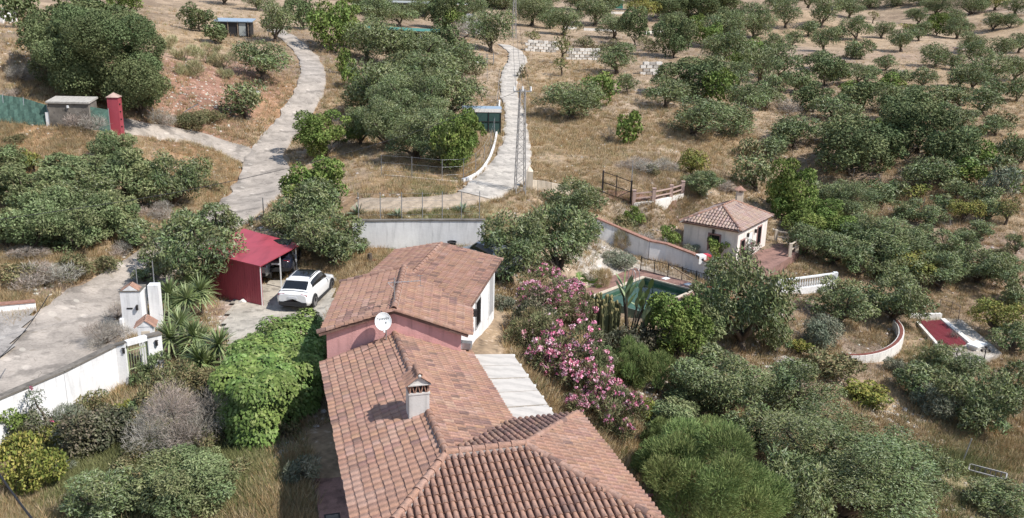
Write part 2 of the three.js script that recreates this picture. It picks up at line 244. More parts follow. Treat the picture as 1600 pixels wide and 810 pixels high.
// ---------- roads ----------
const concreteA = crackTex(1024, [0.83, 0.8, 0.765], 46, 5), concreteB = crackTex(1024, [0.9, 0.875, 0.84], 60, 11);
mat('road_concrete', [0.98, 0.92, 0.86], { map: rep(concreteA, 0.16), bumpMap: rep(roughTex, 0.8), bumpScale: 0.004, roughness: 0.93 });
mat('pale_concrete', [1, 0.96, 0.91], { map: rep(concreteB, 0.2), bumpMap: rep(roughTex, 0.8), bumpScale: 0.004, roughness: 0.93 });
mat('track_earth', [0.52, 0.41, 0.3], { map: rep(clayTex, 0.4), bumpMap: rep(roughTex, 0.8), bumpScale: 0.01, roughness: 0.97 });
function ribbon(line, lift, wav) {           // a slab 12 cm thick along a line of [point, half width]
  const P = [], U = [], I = [], cols = 7; let s = 0;
  line.forEach(([p, w], i) => {
    const a = line[Math.max(0, i - 1)][0], b = line[Math.min(line.length - 1, i + 1)][0], t = V(b.x - a.x, 0, b.z - a.z).normalize(), n = V(t.z, 0, -t.x); if (i) s += p.distanceTo(line[i - 1][0]);
    for (let k = 0; k < cols; k++) {
      const e = k === 0 || k === cols - 1, f = clamp((k - 1) / (cols - 3), 0, 1) * 2 - 1, ww = w + (Math.abs(f) === 1 ? wav * (fbm(s * 0.7 + (f > 0 ? 50 : 0), w * 3, 3) - 0.5) : 0);
      const x = p.x + n.x * f * ww, z = p.z + n.z * f * ww; P.push(x, ground(x, z) + lift - (e ? 0.25 : 0), z); U.push(f * ww + (e ? 0.1 * f : 0), s);
    }
  });
  for (let i = 0; i < line.length - 1; i++) for (let k = 0; k < cols - 1; k++) { const a = i * cols + k, b = a + 1, c = a + cols, d = c + 1; I.push(a, b, c, b, d, c); }
  const g = new THREE.BufferGeometry(); g.setAttribute('position', new THREE.Float32BufferAttribute(P, 3)); g.setAttribute('uv', new THREE.Float32BufferAttribute(U, 2)); g.setIndex(I); g.computeVertexNormals(); return g.toNonIndexed();
}
for (const [name, m, lift, wav, label] of [['entrance_road', 'road_concrete', 0.06, 0.7, 'cracked pale concrete road climbing past the carport'], ['side_lane', 'road_concrete', 0.04, 0.6, 'narrow concrete lane branching off towards the red pillar'], ['hill_road', 'pale_concrete', 0.06, 0.7, 'pale concrete road running uphill beside the lattice mast'], ['dirt_track', 'track_earth', 0.02, 0.8, 'bare earth track behind the white wall']]) {
  const g = ribbon(ROADS[name].line, lift, wav); const o = new THREE.Mesh(g, MAT[m]); o.name = numbered(name); o.receiveShadow = o.castShadow = true; scene.add(o); tag(o, label, null, null, 'structure');
}
// a sheet laid on the ground inside a pixel outline
function patch(name, poly, m, lift, label, step = 0.5, scaleUV = 1) {
  const W = poly.map(([x, y]) => { const p = gp(x, y); return [p.x, p.z]; }), P = [], U = [];
  const xs = W.map((p) => p[0]), zs = W.map((p) => p[1]), x0 = Math.min(...xs), x1 = Math.max(...xs), z0 = Math.min(...zs), z1 = Math.max(...zs);
  const inside = (x, z) => inPoly(x + 0.5 * (fbm(x * 0.8, z * 0.8, 3) - 0.5), z + 0.5 * (fbm(x * 0.8 + 9, z * 0.8, 3) - 0.5), W);
  for (let x = x0 - 1; x < x1 + 1; x += step) for (let z = z0 - 1; z < z1 + 1; z += step) if (inside(x + step / 2, z + step / 2)) {
    const q = [[x, z], [x, z + step], [x + step, z], [x + step, z], [x, z + step], [x + step, z + step]]; for (const [a, b] of q) { P.push(a, ground(a, b) + lift, b); U.push(a * scaleUV, b * scaleUV); }
  }
  const g = new THREE.BufferGeometry(); g.setAttribute('position', new THREE.Float32BufferAttribute(P, 3)); g.setAttribute('uv', new THREE.Float32BufferAttribute(U, 2)); g.computeVertexNormals();
  const o = new THREE.Mesh(g, MAT[m]); o.name = numbered(name); o.receiveShadow = true; scene.add(o); return tag(o, label, null, null, 'structure');
}
mat('white_grit', [0.95, 0.92, 0.87], { map: rep(crackTex(512, [0.9, 0.87, 0.82], 8, 21), 0.3), bumpMap: rep(roughTex, 1.4), bumpScale: 0.008, roughness: 0.95 });
mat('ramp_concrete', [0.85, 0.84, 0.84], { map: rep(concreteA, 0.22), bumpMap: rep(roughTex, 0.8), bumpScale: 0.004, roughness: 0.93 });
const PARK = [[365, 475], [405, 455], [430, 440], [520, 440], [522, 475], [500, 520], [430, 500], [390, 530], [362, 545], [350, 510]];
patch('parking_pavement', PARK, 'white_grit', 0.16, 'white gritty parking area around the cars', 0.3);
patch('paved_ramp', [[-10, 488], [54, 484], [50, 505], [20, 545], [-10, 575]], 'ramp_concrete', 0.2, 'grey concrete ramp beside the entrance road', 0.35);
// ---------- main house ----------
mat('bark', [0.15, 0.115, 0.085], { roughness: 0.95, map: rep(clayTex, 1.5), bumpMap: rep(roughTex, 3), bumpScale: 0.02 });
plaster('white_wall', [0.87, 0.865, 0.87]); plaster('pink_wall', [0.74, 0.4, 0.38]); plaster('beige_wall', [0.82, 0.75, 0.7]); plaster('grey_wall', [0.42, 0.41, 0.41]);
mat('mortar', [0.52, 0.45, 0.41], { roughness: 0.95, map: rep(clayTex, 1) });
mat('roof_bed', [0.26, 0.15, 0.115], { roughness: 0.95, map: rep(clayTex, 0.6) });
mat('dark_iron', [0.035, 0.03, 0.03], { roughness: 0.55, metalness: 0.4 });
mat('galvanised', [0.42, 0.43, 0.44], { roughness: 0.45, metalness: 0.7 });
mat('white_paint', [0.8, 0.8, 0.78], { roughness: 0.45 });
mat('dark_glass', [0.012, 0.014, 0.018], { phys: true, roughness: 0.06, ior: 1.5 });
mat('dark_wood', [0.09, 0.05, 0.035], { roughness: 0.7 });
const TONES = [[0.47, 0.272, 0.195], [0.455, 0.258, 0.184], [0.485, 0.288, 0.21], [0.44, 0.252, 0.182], [0.48, 0.275, 0.19], [0.43, 0.25, 0.184], [0.5, 0.31, 0.235]];
const OLDTONES = [[0.27, 0.165, 0.132], [0.32, 0.19, 0.148], [0.36, 0.208, 0.16]];
const tileMats = [...TONES, ...OLDTONES].map((c, i) => clay('clay_tone_' + i, c));
const clayV = mat('clay_tiles', [1, 1, 1], { vertexColors: true, map: rep(clayTex, 0.9), bumpMap: clayBump, bumpScale: 0.004, roughness: 0.92 });
// barrel tile: z down the slope (0 .. len), x across, y up; tapered, with a thick lower lip
function barrelGeo(w, len, rise, taper = 0.82, seg = 6, lift = 0.028) {
  const P = [], I = [], row = (k, z, dy, r) => { for (let i = 0; i <= seg; i++) { const a = (-1 + (2 * i) / seg) * 1.45; P.push(Math.sin(a) * (w / 2) * r * k, dy + Math.max(0, (Math.cos(a) - 0.12)) / 0.88 * rise * r * k - 0.004, z); } };
  row(1, 0, 0, taper); row(1, len, lift, 1); row(1, len, lift, 1); row(0.82, len, lift - 0.006, 1);
  const n = seg + 1; for (const [a, b] of [[0, 1], [2, 3]]) for (let i = 0; i < seg; i++) { const p = a * n + i, q = b * n + i; I.push(p, q, p + 1, p + 1, q, q + 1); }
  const g = new THREE.BufferGeometry(); g.setAttribute('position', new THREE.Float32BufferAttribute(P, 3)); g.setIndex(I); g.computeVertexNormals(); return boxUV(g);
}
// S tile: a pan and a roll in one piece
function panGeo(w, len, rise, lift = 0.03, seg = 6) {
  const P = [], I = [], prof = []; for (let i = 0; i <= seg; i++) { const t = i / seg; prof.push([(t - 0.5) * w, t < 0.3 ? 0.01 - 0.01 * t : rise * Math.pow(Math.sin(((t - 0.3) / 0.7) * Math.PI), 0.8)]); }
  const row = (z, dy) => prof.forEach(([x, y]) => P.push(x, y + dy, z));
  row(0, 0); row(len, lift); row(len, lift); row(len, lift - 0.026);
  const n = seg + 1; for (const [a, b] of [[0, 1], [2, 3]]) for (let i = 0; i < seg; i++) { const p = a * n + i, q = b * n + i; I.push(p, q, p + 1, p + 1, q, q + 1); }
  const g = new THREE.BufferGeometry(); g.setAttribute('position', new THREE.Float32BufferAttribute(P, 3)); g.setIndex(I); g.computeVertexNormals(); return boxUV(g);
}
const tint = (g, c) => { const n = g.attributes.position.count, a = new Float32Array(n * 3); for (let i = 0; i < n; i++) a.set(c, i * 3); g.setAttribute('color', new THREE.BufferAttribute(a, 3)); return g; };
const jit = (c, k = 0.1) => { const f = 1 + rr(-k, k); return [c[0] * f, c[1] * f * (1 + rr(-0.04, 0.04)), c[2] * f * (1 + rr(-0.06, 0.06))]; };
// A roof slope. O: point on the top line, e: unit along it, s: unit down the slope; poly in (along, down) metres. Tiles whose middle lies inside are laid.
function slope(roof, O, e, s, poly, { cw, cl, rise, type = 'barrel', single = null, old = 0.05, patchN = 0.35 }, bag) {
  const n = V(0, 0, 0).crossVectors(s, e); if (n.y < 0) n.negate(); n.normalize(); const X = V(0, 0, 0).crossVectors(n, s).normalize();
  const as = poly.map((p) => p[0]), bs = poly.map((p) => p[1]), a0 = Math.min(...as), a1 = Math.max(...as), b1 = Math.max(...bs);
  const key = [type, cw, cl].join(), geo = (slope.cache ??= {})[key] ??= [0, 1, 2].map((k) => (type === 'pan' ? panGeo(cw * 1.04, cl * 1.12, rise * (0.95 + 0.06 * k)) : barrelGeo(cw * 0.9, cl * 1.16, rise * (0.95 + 0.06 * k))));
  let count = 0; const sd = rr(0, 200);
  for (let i = 0; i * cw < a1 - a0; i++) for (let j = 0; j * cl < b1; j++) {
    const a = a0 + (i + 0.5) * cw, b = (j + 0.5) * cl; if (!inPoly(a, b, poly)) continue;
    const pos = O.clone().addScaledVector(e, a + rr(-0.008, 0.008)).addScaledVector(s, j * cl - 0.05 + rr(-0.014, 0.014)).addScaledVector(n, 0.02 + rr(0, 0.008));
    const m = new THREE.Matrix4().makeBasis(X, n, s).setPosition(pos).multiply(new THREE.Matrix4().makeRotationY(rr(-0.02, 0.02)));
    const wn = fbm(a * 0.5 + sd, b * 0.9 + sd, 3), worn = sstep(0.72 - patchN * 0.55, 0.86 - patchN * 0.55, wn), isOld = rnd() < old * 0.6 + worn * 0.5, zone = fbm(a * 0.8 + sd + 40, b * 0.8, 2), k = isOld ? TONES.length + Math.floor(rnd() * OLDTONES.length) : clamp(Math.floor((zone * 1.5 - 0.25 + rr(-0.22, 0.22)) * TONES.length), 0, TONES.length - 1);
    if (single && single(a, b)) { const t = new THREE.Mesh(geo[count % 3], tileMats[k]); t.name = 'roof_tile'; t.applyMatrix4(m); t.castShadow = t.receiveShadow = true; roof.add(t); } else bag.push(tint(geo[count % 3].clone().applyMatrix4(m), jit([...TONES, ...OLDTONES][k])));
    count++;
  }
  // bed under the tiles
  const P = [], tri = THREE.ShapeUtils.triangulateShape(poly.map((p) => new THREE.Vector2(...p)), []), pt = (p, d) => O.clone().addScaledVector(e, p[0]).addScaledVector(s, p[1]).addScaledVector(n, d).toArray();
  for (const t of tri) { const q = t.map((i) => poly[i]); const A = q.map((p) => pt(p, 0)); const nn = V(...A[1]).sub(V(...A[0])).cross(V(...A[2]).sub(V(...A[0]))); if (nn.dot(n) < 0) A.reverse(); P.push(...A.flat()); const B = q.map((p) => pt(p, -0.1)); if (nn.dot(n) > 0) B.reverse(); P.push(...B.flat()); }
  for (let i = 0; i < poly.length; i++) { const a = poly[i], b = poly[(i + 1) % poly.length]; P.push(...pt(a, 0), ...pt(b, 0), ...pt(a, -0.1), ...pt(b, 0), ...pt(b, -0.1), ...pt(a, -0.1)); }
  const g = new THREE.BufferGeometry(); g.setAttribute('position', new THREE.Float32BufferAttribute(P, 3)); g.computeVertexNormals(); return g;
}
const ridgeGeo = [0, 1].map((k) => barrelGeo(0.25 + 0.01 * k, 0.44, 0.12, 0.84, 7, 0.02));
function ridgeLine(roof, A, B, lift = 0.03, mort = true, step = 0.38, name = 'ridge_tile') {        // ridge tiles laid from A to B
  const d = B.clone().sub(A), L = d.length(); d.normalize(); const side = V(0, 0, 0).crossVectors(V(0, 1, 0), d).normalize(), n = V(0, 0, 0).crossVectors(d, side);
  const N = Math.round(L / step);
  for (let i = 0; i < N; i++) { const p = A.clone().addScaledVector(d, (i * L) / N - 0.03).addScaledVector(n, lift + rr(0, 0.012)); const t = new THREE.Mesh(ridgeGeo[i % 2], pick(tileMats.slice(0, 8))); t.name = name; t.applyMatrix4(new THREE.Matrix4().makeBasis(side, n, d).setPosition(p)); t.castShadow = t.receiveShadow = true; roof.add(t); }
  if (mort) { const g = beam(A.clone().addScaledVector(n, -0.02), B.clone().addScaledVector(n, -0.02), 0.27, 0.09); return [g]; } return [];
}
const HR = 4.3, R1 = at(697, 711, HR), R2 = at(616, 522, HR), hu = V(R2.x - R1.x, 0, R2.z - R1.z).normalize(), hw = V(-hu.z, 0, hu.x);
const H = (u, w, y) => V(R1.x + hu.x * u + hw.x * w, y, R1.z + hu.z * u + hw.z * w), hz = (u, w) => { const p = H(u, w, 0); return [p.x, p.z]; };
const HA = 2.78, SL = 0.324, ME = 9.42, EAVE = HR - SL * HA, BF = 3.2, BR = 2.29, house = thing('country_house', 'long white and pink farmhouse with weathered clay tile roofs', 'house', [0, 0, 0]);
{
  // walls
  const wall = obj('wall', [prism([hz(-2.85, -2.42), hz(-2.85, 4.75), hz(2.85, 4.75), hz(2.85, 2.42), hz(ME, 2.42), hz(ME, -2.42)], -1, EAVE + 0.02)], MAT.white_wall, house);
  const roof = obj('roof', [box(0.1, 0.05, 0.1, ...H(3, 0, HR - 0.4).toArray())], MAT.roof_bed, house);
  const bag = [], beds = [], mort = [], k = 1 / Math.hypot(1, SL), sl = HA / k, SB = (HR - EAVE) / BF, kb = 1 / Math.hypot(1, SB), slb = BF / kb;
  const down = (dir, t) => { const q = 1 / Math.hypot(1, t); return V(dir.x * q, -t * q, dir.z * q); };
  const near = (lim) => (a, b) => a < lim;
  // left slope of the long wing and of the hipped block (one plane), right slope, then the hipped block's front, right and back
  beds.push(slope(roof, H(0, 0, HR), hu, down(hw.clone().negate(), SL), [[0, 0], [ME, 0], [ME, sl], [-BF, sl]], { cw: 0.285, cl: 0.268, rise: 0.05, type: 'pan', single: (a, b) => a < 1.1 && a > -1.6, old: 0.03, patchN: 0.2 }, bag));
  beds.push(slope(roof, H(0, 0, HR), hu, down(hw, SL), [[0, 0], [ME, 0], [ME, sl], [BF, sl]], { cw: 0.205, cl: 0.34, rise: 0.1, old: 0.08, patchN: 0.36 }, bag));
  const single = (a, b) => b < 3.4 && a > -1.6 && a < 4.2;
  beds.push(slope(roof, H(0, 0, HR), hw, down(hu.clone().negate(), SB), [[0, 0], [BR, 0], [BR + HA, slb], [-HA, slb]], { cw: 0.192, cl: 0.3, rise: 0.085, single, old: 0.05, patchN: 0.2 }, bag));
  beds.push(slope(roof, H(0, 0, HR), hw, down(hu, SB), [[0.05, 0.1], [BR, 0], [BR + HA, slb], [HA, slb]], { cw: 0.2, cl: 0.34, rise: 0.085, old: 0.75, patchN: 0.4 }, bag));
  beds.push(slope(roof, H(0, BR, HR), hu, down(hw, SL), [[0, 0], [BF, sl], [-BF, sl]], { cw: 0.215, cl: 0.34, rise: 0.11, old: 0.03, patchN: 0.12 }, bag));
  mort.push(...ridgeLine(roof, H(ME, 0, HR + 0.02), H(0, 0, HR + 0.02)), ...ridgeLine(roof, H(0, BR, HR + 0.03), H(0, 0, HR + 0.03)), ...ridgeLine(roof, H(0, 0, HR), H(-BF, -HA, EAVE)), ...ridgeLine(roof, H(0, BR, HR), H(-BF, BR + HA, EAVE)), ...ridgeLine(roof, H(0, BR, HR), H(BF, BR + HA, EAVE)));
  // middle wing
  const pd = V(-0.049, 0, -0.9988), pw = V(0.9988, 0, -0.049), PR = 5.27, PE = 4.37, PH = 2.78, PS = (PR - PE) / PH, ps = Math.hypot(PH, PR - PE), po = V(-4.33, PR, -31.2), PLn = 5.7;
  const PP = (u, w, y) => V(po.x + pd.x * u + pw.x * w, y, po.z + pd.z * u + pw.z * w);
  beds.push(slope(roof, po, pd, down(pw.clone().negate(), PS), [[0, 0], [5.35, 0], [6.0, ps], [-0.1, ps]], { cw: 0.225, cl: 0.29, rise: 0.05, type: 'pan', old: 0.06, patchN: 0.3 }, bag));
  beds.push(slope(roof, po, pd, down(pw, PS), [[0, 0], [5.35, 0], [2.7, ps], [-0.1, ps]], { cw: 0.205, cl: 0.34, rise: 0.1, old: 0.08, patchN: 0.34 }, bag));
  mort.push(...ridgeLine(roof, PP(5.35, 0, PR + 0.03), PP(0, 0, PR + 0.03), 0.05));
  ridgeLine(roof, PP(0.05, 0, PR + 0.01), PP(0, -PH, PE + 0.01), 0.01, false, 0.36, 'verge_tile'); ridgeLine(roof, PP(0.05, 0, PR + 0.01), PP(0, PH, PE + 0.01), 0.01, false, 0.36, 'verge_tile'); ridgeLine(roof, PP(5.35, 0, PR + 0.01), PP(5.95, -PH, PE + 0.01), 0.01, false, 0.36, 'verge_tile');
  const gable = (F, u0, u1, hwL, hwR, yr, ye, y0) => { const prof = [[-hwL, y0], [hwR, y0], [hwR, ye], [0, yr], [-hwL, ye]], P = [], q = (u, i) => F(u, prof[i][0], prof[i][1]).toArray(); for (let i = 0; i < 5; i++) { const j = (i + 1) % 5; P.push(...q(u0, i), ...q(u0, j), ...q(u1, j), ...q(u0, i), ...q(u1, j), ...q(u1, i)); } for (const [a, b, c] of [[0, 1, 2], [0, 2, 4], [4, 2, 3]]) { P.push(...q(u0, a), ...q(u0, c), ...q(u0, b), ...q(u1, a), ...q(u1, b), ...q(u1, c)); } const g = new THREE.BufferGeometry(); g.setAttribute('position', new THREE.Float32BufferAttribute(P.map((x) => x), 3)); g.computeVertexNormals(); return g; };
  const dn = 0.13, pk = PR - dn, pe = PE + PS * 0.28 - dn;
  obj('pink_gable', [gable(PP, 0.1, 0.3, 2.52, 2.5, pk, pe, -0.8)], MAT.pink_wall, house);
  obj('wall', [gable(PP, 0.303, 2.6, 2.5, 2.5, pk, pe, -0.8)], MAT.white_wall, house);
  { const f = [[2.603, -2.5, pe], [2.603, 2.4, pe - 0.03], [5.3, 0.02, pk], [5.6, -2.5, pe]].map(([u, w, y]) => PP(u, w, y)); obj('wall', [prism(f.map((p) => [p.x, p.z]), -0.8, (p) => f.find((q) => Math.abs(q.x - p[0]) < 1e-5).y)], MAT.white_wall, house); }
  // far wing
  const ud = V(0.163, 0, -0.9866), uw = V(0.9866, 0, 0.163), UR = 4.78, UE = 4.2, uo = V(-4.26, UR, -37.4), UHR = 3.02, UHL = 2.3, UP = (u, w, y) => V(uo.x + ud.x * u + uw.x * w, y, uo.z + ud.z * u + uw.z * w), US = (UR - UE) / UHR;
  beds.push(slope(roof, uo, ud, down(uw, US), [[-1, 0.05], [4.8, 0], [4.8, Math.hypot(UHR, UR - UE)], [-3.7, Math.hypot(UHR, UR - UE)]], { cw: 0.205, cl: 0.34, rise: 0.1, old: 0.08, patchN: 0.36 }, bag));
  beds.push(slope(roof, uo, ud, down(uw.clone().negate(), US * 1.2), [[-1, 0], [4.8, 0], [4.8, 2.4], [-1, 2.4]], { cw: 0.205, cl: 0.34, rise: 0.1, old: 0.08, patchN: 0.25 }, bag));
  mort.push(...ridgeLine(roof, UP(4.8, 0, UR + 0.02), UP(-0.6, 0, UR + 0.02)));
  ridgeLine(roof, UP(4.8, 0, UR), UP(4.8, UHR, UE), 0.01, false, 0.36, 'verge_tile'); ridgeLine(roof, UP(4.8, 0, UR), UP(4.8, -2.3, UR - 2.3 * US * 1.2), 0.01, false, 0.36, 'verge_tile');
  const uk = UR - dn - 0.02, ue = UE + 0.06 - dn;
  const wr = obj('wall', [gable(UP, -3.4, 4.65, UHL - 0.1, UHR - 0.3, uk, ue, -0.2)], MAT.white_wall, house);
  // right side of the far wing: window with grille, door, lantern, meter box
  const onWall = (u, y) => UP(u, UHR - 0.3, y), yaw = Math.atan2(uw.x, uw.z);
  const fit = (geos, p) => geos.map((g) => { g.rotateY(yaw); g.translate(p.x, p.y, p.z); return g; });
  const win = obj('window', fit([box(0.9, 1.15, 0.06, 0, 0, 0.0)], onWall(0.6, 3.0)), MAT.dark_glass, house);
  obj('window_frame', fit([box(0.06, 1.25, 0.1, -0.47), box(0.06, 1.25, 0.1, 0.47), box(1, 0.06, 0.1, 0, 0.6), box(1.04, 0.07, 0.16, 0, -0.62)], onWall(0.6, 3.0)), MAT.grey_wall, win);
  for (let i = 0; i < 6; i++) obj('window_bar', fit([box(0.022, 1.15, 0.022, -0.375 + i * 0.15, 0, 0.07)], onWall(0.6, 3.0)), MAT.dark_iron, win);
  const door = obj('door', fit([box(0.95, 2.05, 0.07)], onWall(3.6, 2.85)), MAT.grey_wall, house);
  obj('door_frame', fit([box(0.09, 2.1, 0.12, -0.52), box(0.09, 2.1, 0.12, 0.52), box(1.13, 0.09, 0.12, 0, 1.07)], onWall(3.6, 2.85)), MAT.white_paint, door);
  obj('wall_lantern', fit([box(0.16, 0.26, 0.16, 0, 0, 0.12), box(0.2, 0.05, 0.2, 0, 0.15, 0.12), box(0.04, 0.04, 0.1, 0, 0.1, 0.04)], onWall(-0.55, 3.35)), MAT.dark_iron, house);
  obj('meter_box', fit([box(0.22, 0.18, 0.08, 0, 0, 0.04)], onWall(-0.6, 2.6)), MAT.galvanised, house);
  obj('gutter_outlet', fit([box(0.3, 0.25, 0.6, 0, 0, 0)], PP(0.5, 2.6, 3.75)), MAT.galvanised, house);
  obj('tile_field', bag, clayV, roof, true).userData.kind = 'stuff';
  obj('roof_bed', beds, MAT.roof_bed, roof); obj('mortar', mort, MAT.mortar, roof);
  // canopy of white panels beside the long wing
  const c = [H(9.35, 2.72, 3.26), at(801, 553, 3.0), at(872, 656, 3.0), H(3.35, 2.72, 3.26)], canopy = new THREE.Group(); canopy.name = 'canopy'; house.add(canopy);
  const panelTex = tex(512, (u, v) => { const st = sstep(0.45, 0.75, fbm(u * 3, v * 9, 4, 3)), d = fbm(u * 30, v * 30, 3, 30), rib = 0.5 + 0.5 * Math.cos(v * 6.2832 * 12), k = 0.95 - 0.07 * st - 0.06 * d + 0 * rib; return [k, k * 0.985, k * 0.96]; });
  mat('canopy_panel', [0.7, 0.665, 0.625], { map: rep(panelTex, 0.5), roughness: 0.45 });
  for (let i = 0; i < 5; i++) {
    const t0 = i / 5 + 0.006, t1 = (i + 1) / 5 - 0.006, A = c[0].clone().lerp(c[3], t0), B = c[1].clone().lerp(c[2], t0), Cc = c[1].clone().lerp(c[2], t1), Dd = c[0].clone().lerp(c[3], t1); const P = [A, B, Cc, Dd].map((p) => [p.x, p.z]), ys = new Map([A, B, Cc, Dd].map((p) => [p.x.toFixed(4) + p.z.toFixed(4), p.y])), yy = (p) => ys.get(p[0].toFixed(4) + p[1].toFixed(4));
    obj('roof_panel', [prism(P, (p) => yy(p) + (i % 2) * 0.012 - 0.035, (p) => yy(p) + (i % 2) * 0.012)], MAT.canopy_panel, canopy);
  }
  for (let i = 0; i < 7; i++) { const t = i / 6, a = c[0].clone().lerp(c[3], t), b = c[1].clone().lerp(c[2], t), d = b.clone().sub(a).normalize(); b.addScaledVector(d, 0.09); a.y -= 0.1; b.y -= 0.1; obj('rafter', [beam(a, b, 0.07, 0.12)], MAT.white_paint, canopy); }
  obj('edge_beam', [beam(c[1].clone().add(V(0, -0.22, 0)), c[2].clone().add(V(0, -0.22, 0)), 0.1, 0.12)], MAT.white_paint, canopy);
  for (let i = 0; i < 4; i++) { const p = c[1].clone().lerp(c[2], 0.02 + (i * 0.96) / 3); obj('canopy_post', [box(0.1, p.y - 0.28 - (ground(p.x, p.z) - 0.3), 0.1, p.x, (p.y - 0.28 + ground(p.x, p.z) - 0.3) / 2, p.z)], MAT.white_paint, canopy); }
  // chimney on the ridge of the long wing
  const ch = new THREE.Group(); ch.name = 'chimney'; house.add(ch); const cc = H(2.9, -0.28, 0), cy = Math.atan2(hw.x, hw.z) - Math.PI / 2, put = (gs) => gs.map((g) => { g.rotateY(cy); g.translate(cc.x, -0.2, cc.z); return g; });
  plaster('stack_face', [0.62, 0.6, 0.58]);
  obj('chimney_stack', put([box(0.62, 1.45, 0.6, 0, 4.45, 0), box(0.66, 0.05, 0.64, 0, 5.19, 0)]), MAT.stack_face, ch);
  for (let i = 0; i < 7; i++) { obj('vent_tile', put([box(0.03, 0.28, 0.05, -0.27 + i * 0.09, 5.34, 0.27, 0, 0, i % 2 ? 0.22 : -0.22)]), tileMats[i % 4], ch); obj('vent_tile', put([box(0.03, 0.28, 0.05, -0.27 + i * 0.09, 5.34, -0.27, 0, 0, i % 2 ? 0.22 : -0.22)]), tileMats[i % 4], ch); }
  for (const s of [-1, 1]) obj('vent_brick', put([box(0.06, 0.26, 0.5, s * 0.28, 5.34, 0)]), tileMats[3], ch);
  obj('flue', put([box(0.4, 0.24, 0.4, 0, 5.33, 0)]), MAT.dark_iron, ch);
  obj('cap_slab', put([box(0.7, 0.04, 0.7, 0, 5.495, 0)]), MAT.stack_face, ch);
  { const tri = new THREE.Shape([new THREE.Vector2(-0.3, 0), new THREE.Vector2(0.3, 0), new THREE.Vector2(0, 0.24)]), gg = new THREE.ExtrudeGeometry(tri, { depth: 0.62, bevelEnabled: false }); gg.translate(0, 5.516, -0.31); obj('cap_gable', put([gg]), MAT.stack_face, ch); }
  const capT = barrelGeo(0.2, 0.52, 0.07, 0.9, 6, 0); for (const s of [-1, 1]) for (let i = 0; i < 4; i++) { const g = capT.clone(); g.rotateX(0.62); g.rotateY(s * Math.PI / 2); g.translate(0, 5.8, -0.3 + i * 0.2); obj('cap_tile', put([g]), tileMats[(i + (s > 0 ? 2 : 0)) % 5], ch); }
  { const g = barrelGeo(0.2, 0.42, 0.09, 0.9, 6, 0.01); const g2 = g.clone(); g.translate(0, 5.81, -0.42); g2.translate(0, 5.82, -0.02); obj('cap_tile', put([g]), tileMats[1], ch); obj('cap_tile', put([g2]), tileMats[4], ch); obj('cap_finial', put([new THREE.SphereGeometry(0.06, 8, 6).translate(0, 5.8, 0.36)]), MAT.stack_face, ch); }
  tag(ch, 'square plastered chimney with tile cap');
}
// satellite dish, on a mast at the pink gable
{
  const s = thing('satellite_dish', 'white satellite dish with dark lettering mounted before the pink gable', 'satellite dish', [-4.6, 4.2, -30.55]);
  const face = V(0.28, 0.42, 0.86).normalize(), q = new THREE.Quaternion().setFromUnitVectors(V(0, 0, 1), face), c = at(598, 503, 4.95).sub(s.position);
  const N = 20, P = [], U = [], I = []; for (let j = 0; j <= 6; j++) for (let i = 0; i <= N; i++) { const r = j / 6, a = (i / N) * 2 * Math.PI; P.push(Math.cos(a) * r * 0.3, Math.sin(a) * r * 0.33, 0.085 * r * r); U.push(0.5 + Math.cos(a) * r / 2, 0.5 + Math.sin(a) * r / 2); }
  for (let j = 0; j < 6; j++) for (let i = 0; i < N; i++) { const a = j * (N + 1) + i, b = a + 1, e = a + N + 1, f = e + 1; I.push(a, e, b, b, e, f); }
  const cv = document.createElement('canvas'); cv.width = cv.height = 512; const g2 = cv.getContext('2d'); g2.fillStyle = '#eef1f0'; g2.fillRect(0, 0, 512, 512); g2.fillStyle = '#30383c'; g2.save(); g2.translate(256, 190); g2.rotate(-0.12); g2.font = 'bold 104px sans-serif'; g2.textAlign = 'center'; g2.fillText('Televés', 0, 20); g2.restore();
  const t = new THREE.CanvasTexture(cv); t.colorSpace = THREE.SRGBColorSpace;
  mat('dish_white', [0.82, 0.82, 0.82], { map: t, roughness: 0.4, side: THREE.DoubleSide });
  const g = new THREE.BufferGeometry(); g.setAttribute('position', new THREE.Float32BufferAttribute(P, 3)); g.setAttribute('uv', new THREE.Float32BufferAttribute(U, 2)); g.setIndex(I); g.computeVertexNormals();
  const dish = new THREE.Mesh(g, MAT.dish_white); dish.name = 'reflector'; dish.quaternion.copy(q); dish.position.copy(c); dish.castShadow = dish.receiveShadow = true; s.add(dish);
  const rim = new THREE.TorusGeometry(0.315, 0.011, 6, 28); rim.scale(0.955, 1.05, 1); rim.translate(0, 0, 0.085); rim.applyQuaternion(q); rim.translate(c.x, c.y, c.z); obj('rim', [rim], MAT.white_paint, s);
  const foc = c.clone().addScaledVector(face, 0.34).add(V(0, -0.42, 0)), lowE = c.clone().add(V(0, -0.32, 0.085).applyQuaternion(q));
  obj('feed_arm', [bar(lowE, foc, 0.012)], MAT.galvanised, s); obj('feed_horn', [bar(foc, foc.clone().addScaledVector(face, -0.09), 0.035, 8)], MAT.white_paint, s);
  obj('mast', [bar(V(0.02, -0.6, -0.35), V(0.02, 0.75, -0.35), 0.025, 6), bar(V(0.02, 0.55, -0.35), c.clone().addScaledVector(face, -0.02), 0.03, 6)], MAT.galvanised, s);
  const cab = new THREE.CatmullRomCurve3([V(0.02, 0.3, -0.33), V(-0.2, -0.05, -0.1), V(-0.5, -0.14, 0.05), V(-0.75, -0.25, 0.15)]); obj('cable', [new THREE.TubeGeometry(cab, 14, 0.012, 4)], MAT.dark_iron, s);
}
